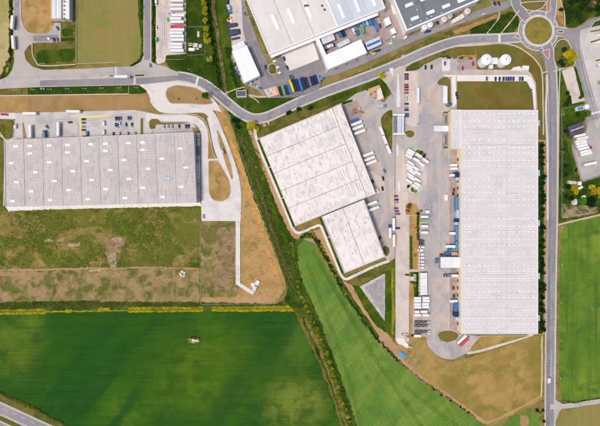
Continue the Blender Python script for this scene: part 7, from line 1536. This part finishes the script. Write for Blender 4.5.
for ln, lb in (([(186.4, 27.2), (206.4, 27)], 'fence at the upper end of the pump station lawn'), ([(186.4, 27.2), (186.6, 55.6), (205.4, 55), (205.4, 45)], 'fence round the lower pump station lawn'), ([(200.4, 214), (200.6, 268), (201, 303.4)], 'fence between the scrub and the waste ground'), ([(201, 304), (274.6, 303.6), (286.4, 286.6), (275, 250), (258, 203), (245, 163), (232, 126)], 'long fence round the tan ground along the ditch'), ([(394.6, 128), (394.6, 258)], 'fence along the left side of the entrance avenue'), ([(394.8, 262), (394.8, 338)], 'lower fence of the entrance avenue beside the lime hedge'), ([(561, 110), (561.4, 150), (561, 217)], 'fence down the left side of the east thicket'), ([(561.6, 109), (576, 106)], 'fence across the top of the east thicket'), ([(263, 98), (300, 97.6)], 'fence below the container row'), ([(474.8, 50), (475.6, 70)], 'fence between the forecourt and silo lawn'), ([(409.4, 300), (409.6, 336)], 'fence on the left of the double trailer stack')): fence(ln, lb)
# barriers, masts, hoardings
def mast(px, py, h, label, r=.1):
    t = thing('mast', label, 'mast', (*W(px, py), gz(px, py))); m = MB(); m.cyl((0, 0, 0), r, h, 8, r * .6); m.build('post', M['pole'], t); m = MB(); m.box((0, 0, h), (.9, .3, .18)); m.build('head', M['lamp_glass'], t); m = MB(); m.box((0, 0, .1), (.7, .7, .2)); m.build('base', M['kerb_concrete'], t)
mast(592, 67, 9, 'tall lamp mast on the grid of the east lorry park'); mast(437, 150, 10, 'tall lamp mast in the upper truck yard'); mast(431, 205, 10, 'tall lamp mast in the middle of the truck yard'); mast(436, 290, 10, 'tall lamp mast in the lower truck yard'); mast(381, 168, 8, 'lamp mast on the forecourt of the middle warehouse')
# stacks, heaps and odds
def boxes(name, label, cat, px, py, items, rz=0):
    t = thing(name, label, cat, (*W(px, py), gz(px, py)), math.radians(rz))
    for nm, x, y, a, b_, h_, mt in items:
        m = MB(); m.box((0, 0, h_ / 2), (a, b_, h_)); m.box((0, 0, h_ + .04), (a * .92, b_ * .92, .08)); m.build(nm, M[mt], t, (x, y, 0))
boxes('pallet_stack', 'orange and white pallet stacks at the lower end of the avenue', 'pallets', 405, 335, [('pallet', -3, 1, 2, 1.6, 1.4, 'wood'), ('pallet', -.6, 1.2, 2, 1.6, 1.6, 'paint_cream'), ('pallet', 1.8, .8, 2, 1.8, 1.3, 'wood'), ('pallet', -2.4, -1.2, 2.2, 1.6, 1.2, 'paint_cream'), ('pallet', .4, -1.2, 2.2, 1.8, 1.5, 'wood'), ('pallet', 2.8, -1.4, 1.6, 1.6, 1.2, 'rust')])
boxes('timber_stack', 'brown timber and crate stacks above the docked trio', 'timber', 357.6, 110.6, [('crate', -3, 2, 2.4, 2.4, 1.6, 'rust'), ('crate', 1.6, 1, 2.6, 3, 2, 'wood'), ('crate', 2.4, -2.4, 3, 1.6, 1.2, 'rust'), ('crate', -2.4, -1.6, 2, 1.4, 1, 'deck'), ('crate', 4, -4, 1.6, 1.6, 1.4, 'rust')], 20)
boxes('scrap_pile', 'pale scrap frames in the right of the factory yard', 'scrap', 391.4, 41, [('frame', -3, 2, 5, .8, 1, 'steel'), ('frame', 0, 1, .8, 5, 1.2, 'pale_blue'), ('frame', 2.6, -1, 4, .8, .9, 'paint_green'), ('frame', -2, -2.4, 3, 1.6, 1.1, 'paint_cream'), ('frame', 3.4, 2.6, 2.4, 2, 1.2, 'roof_white')], 22)
boxes('equipment_row', 'blue and white equipment along the lower end of the left white hall', 'equipment', 254.4, 85.6, [('crate', -7, 1.8, 3, 2, 1.6, 'wall_blue'), ('crate', -3.6, .8, 3, 2, 1.4, 'pale_blue'), ('crate', 0, 0, 2.6, 1.8, 1.6, 'steel'), ('crate', 3.2, -.8, 2.8, 1.8, 1.5, 'pale_blue'), ('crate', 6.4, -1.8, 2.6, 2, 1.6, 'wall_blue')], -12)
boxes('equipment_row', 'dark and blue crates along the left side of the left white hall', 'equipment', 236.6, 71, [('crate', -1.8, 6, 1.8, 3, 1.8, 'navy'), ('crate', -.4, 2, 1.8, 3, 1.6, 'steel'), ('crate', 1.2, -2, 1.8, 3, 1.7, 'wall_blue'), ('crate', 2.8, -6, 1.8, 3, 1.5, 'navy')], 0)
boxes('stone_table', 'small pale concrete blocks on the verge right of the yellow bushes', 'blocks', 267.4, 124.6, [('block', -3, 0, 2.6, 2.4, .7, 'wood'), ('block', 1.6, 1, 1.4, 2.6, 1.1, 'kerb_concrete')], 15)
boxes('tan_stacks', 'cream and orange stacks on the pale pad left of the orange container', 'stacks', 270, 92.4, [('stack', -2, 2, 2, 2, 1, 'wood'), ('stack', 1.6, 1.6, 2, 1.6, 1.2, 'paint_cream'), ('stack', 0, -1.6, 2.4, 1.6, .9, 'wood')], 15)
boxes('roof_sheets', 'orange and cream sheets in the narrow yard above the dark tarpaulins', 'sheets', 230, 20.4, [('sheet', -1.6, 1.4, 2.6, 2.6, .8, 'paint_orange'), ('sheet', 1.4, .6, 2, 3, .9, 'paint_cream'), ('sheet', 0, -2, 3, 1.6, .7, 'wood')], -70)
def tarp(label, px, py, l, w, h, rz, mat, name='tarpaulin_heap'):
    n, mm = 15, 9; vs, fs = [], []
    for i in range(n):
        for j in range(mm):
            u, v = i / (n - 1) * 2 - 1, j / (mm - 1) * 2 - 1; e = max(0, 1 - abs(u) ** 4) * max(0, 1 - abs(v) ** 3)
            vs.append((u * l / 2 + random.uniform(-.1, .1), v * w / 2 * (1 - .25 * max(0, u)) + random.uniform(-.1, .1), .02 + h * e ** .5 + random.uniform(0, .12) * (e > 0)))
    for i in range(n - 1):
        for j in range(mm - 1): fs.append((i * mm + j, (i + 1) * mm + j, (i + 1) * mm + j + 1, i * mm + j + 1))
    m = MB(); m.add(vs, fs); o = m.build(name, M[mat]); o.location = (*W(px, py), gz(px, py)); o.rotation_euler = (0, 0, math.radians(rz)); tag(o, label, 'heap' if 'heap' in name and 'tarp' not in name else 'tarpaulin')
    bm = bmesh.new(); bm.from_mesh(o.data); bmesh.ops.recalc_face_normals(bm, faces=bm.faces); bm.to_mesh(o.data); bm.free()
    if o.data.polygons[len(fs) // 2].normal.z < 0: o.data.flip_normals()
tarp('smaller dark tarpaulin cover in the narrow northern yard, upper', 232.8, 25.6, 11, 4.4, 1.8, 8, 'tarpaulin_dark'); tarp('larger dark tarpaulin cover in the narrow northern yard, lower', 235, 32.6, 11.5, 6.8, 2.2, 10, 'tarpaulin_dark'); tarp('narrow dark tarpaulin strip above the grey lean-to', 236, 38.8, 9, 2.4, 1.2, 12, 'tarpaulin_dark')
tarp('crumpled blue tarpaulin on bare ground at the end of the avenue', 402.6, 354.6, 9, 5.2, .7, -28, 'tarpaulin_faded')
def rubble(label, px, py, rx, ry, n, ring=0.0, mat='rubble', smin=.25, smax=.7, name='rubble_heap'):
    m = MB(); g = random.Random(int(px * 7 + py))
    for _ in range(n):
        a = g.uniform(0, 6.28); r = math.sqrt(g.uniform(ring, 1)); s_ = g.uniform(smin, smax); c = (rx * r * math.cos(a), ry * r * math.sin(a), 0)
        k = 6; vs = []
        for zz, f in ((0, 1), (s_ * .6, .75)):
            for i in range(k): b_ = 6.283 * i / k; q = s_ * f * g.uniform(.7, 1.1); vs.append((c[0] + q * math.cos(b_), c[1] + q * math.sin(b_), zz + (g.uniform(-.1, .15) * s_ if zz else -.05)))
        m.add(vs, [(i, (i + 1) % k, k + (i + 1) % k, k + i) for i in range(k)] + [tuple(range(k, 2 * k))])
    o = m.build(name, M[mat]); o.location = (*W(px, py), gz(px, py)); o['kind'] = 'stuff'; o['label'] = label; return o
rubble('ring of pale rubble and earth heaps on the golden grass', 418, 362.4, 7.6, 6.4, 105, .18); rubble('pale rubble beside the blue tarpaulin', 409, 352.6, 2.6, 3, 26, 0, 'rust')
rubble('white spoil heap in the scrub', 182.6, 274, 2.6, 3.2, 40, .2, 'tank_white', .3, .8); rubble('white stones on the fenced waste ground', 206.4, 259, 2, 4, 34, 0, 'rubble', .2, .6); rubble('pale stones at the left in the scrub', 76, 244.6, 4, 1, 22, 0, 'rubble', .2, .5)
tarp('pale tan heap with olive bushes standing alone in the dark green crop field', 194.8, 340.4, 6.4, 3.0, 1.0, -12, 'heap_pale', 'spoil_heap'); rubble('pale lumps scattered round the lone field heap', 193.6, 340.4, 5.2, 2.6, 34, .5, 'heap_pale', .3, .8)
for x, y, r, lb in ((191.4, 337.6, 1.4, 'olive bush at the left of the lone field heap'), (194.6, 337.4, 1.6, 'olive bush behind the middle of the lone field heap'), (198.6, 338.6, 1.4, 'olive bush at the right of the lone field heap')): plant('bush', x, y, r, 'leaf_olive', lb)
car(409.6, 346.4, 30, 'white', 'white car on the track end near the blue tarpaulin')
# road signs at the junctions
def sign(px, py, ang, mat, label):
    t = thing('road_sign', label, 'sign', (*W(px, py), gz(px, py)), math.radians(-ang)); m = MB(); m.cyl((0, 0, 0), .05, 2.4, 6); m.build('post', M['pole'], t); m = MB(); m.cyl((0, 0, 2.4), .38, .05, 14, axis='x'); m.build('plate', M[mat], t)
for x, y, a, mt, lb in ((545, 57, 90, 'blue_cladding', 'round blue sign on the lower red splitter island'), (548.4, 5, 90, 'blue_cladding', 'round blue sign on the upper red splitter island'), (517, 37.6, 0, 'blue_cladding', 'round blue sign on the left red splitter island'), (560, 32, 0, 'blue_cladding', 'round blue sign on the small green splitter island'), (391.6, 76.6, 90, 'paint_red', 'round red sign at the entrance junction'), (137, 75.6, 0, 'blue_cladding', 'round blue sign on the green island of the west road')): sign(x, y, a, mt, lb)
# lightweight checks: nothing else to do
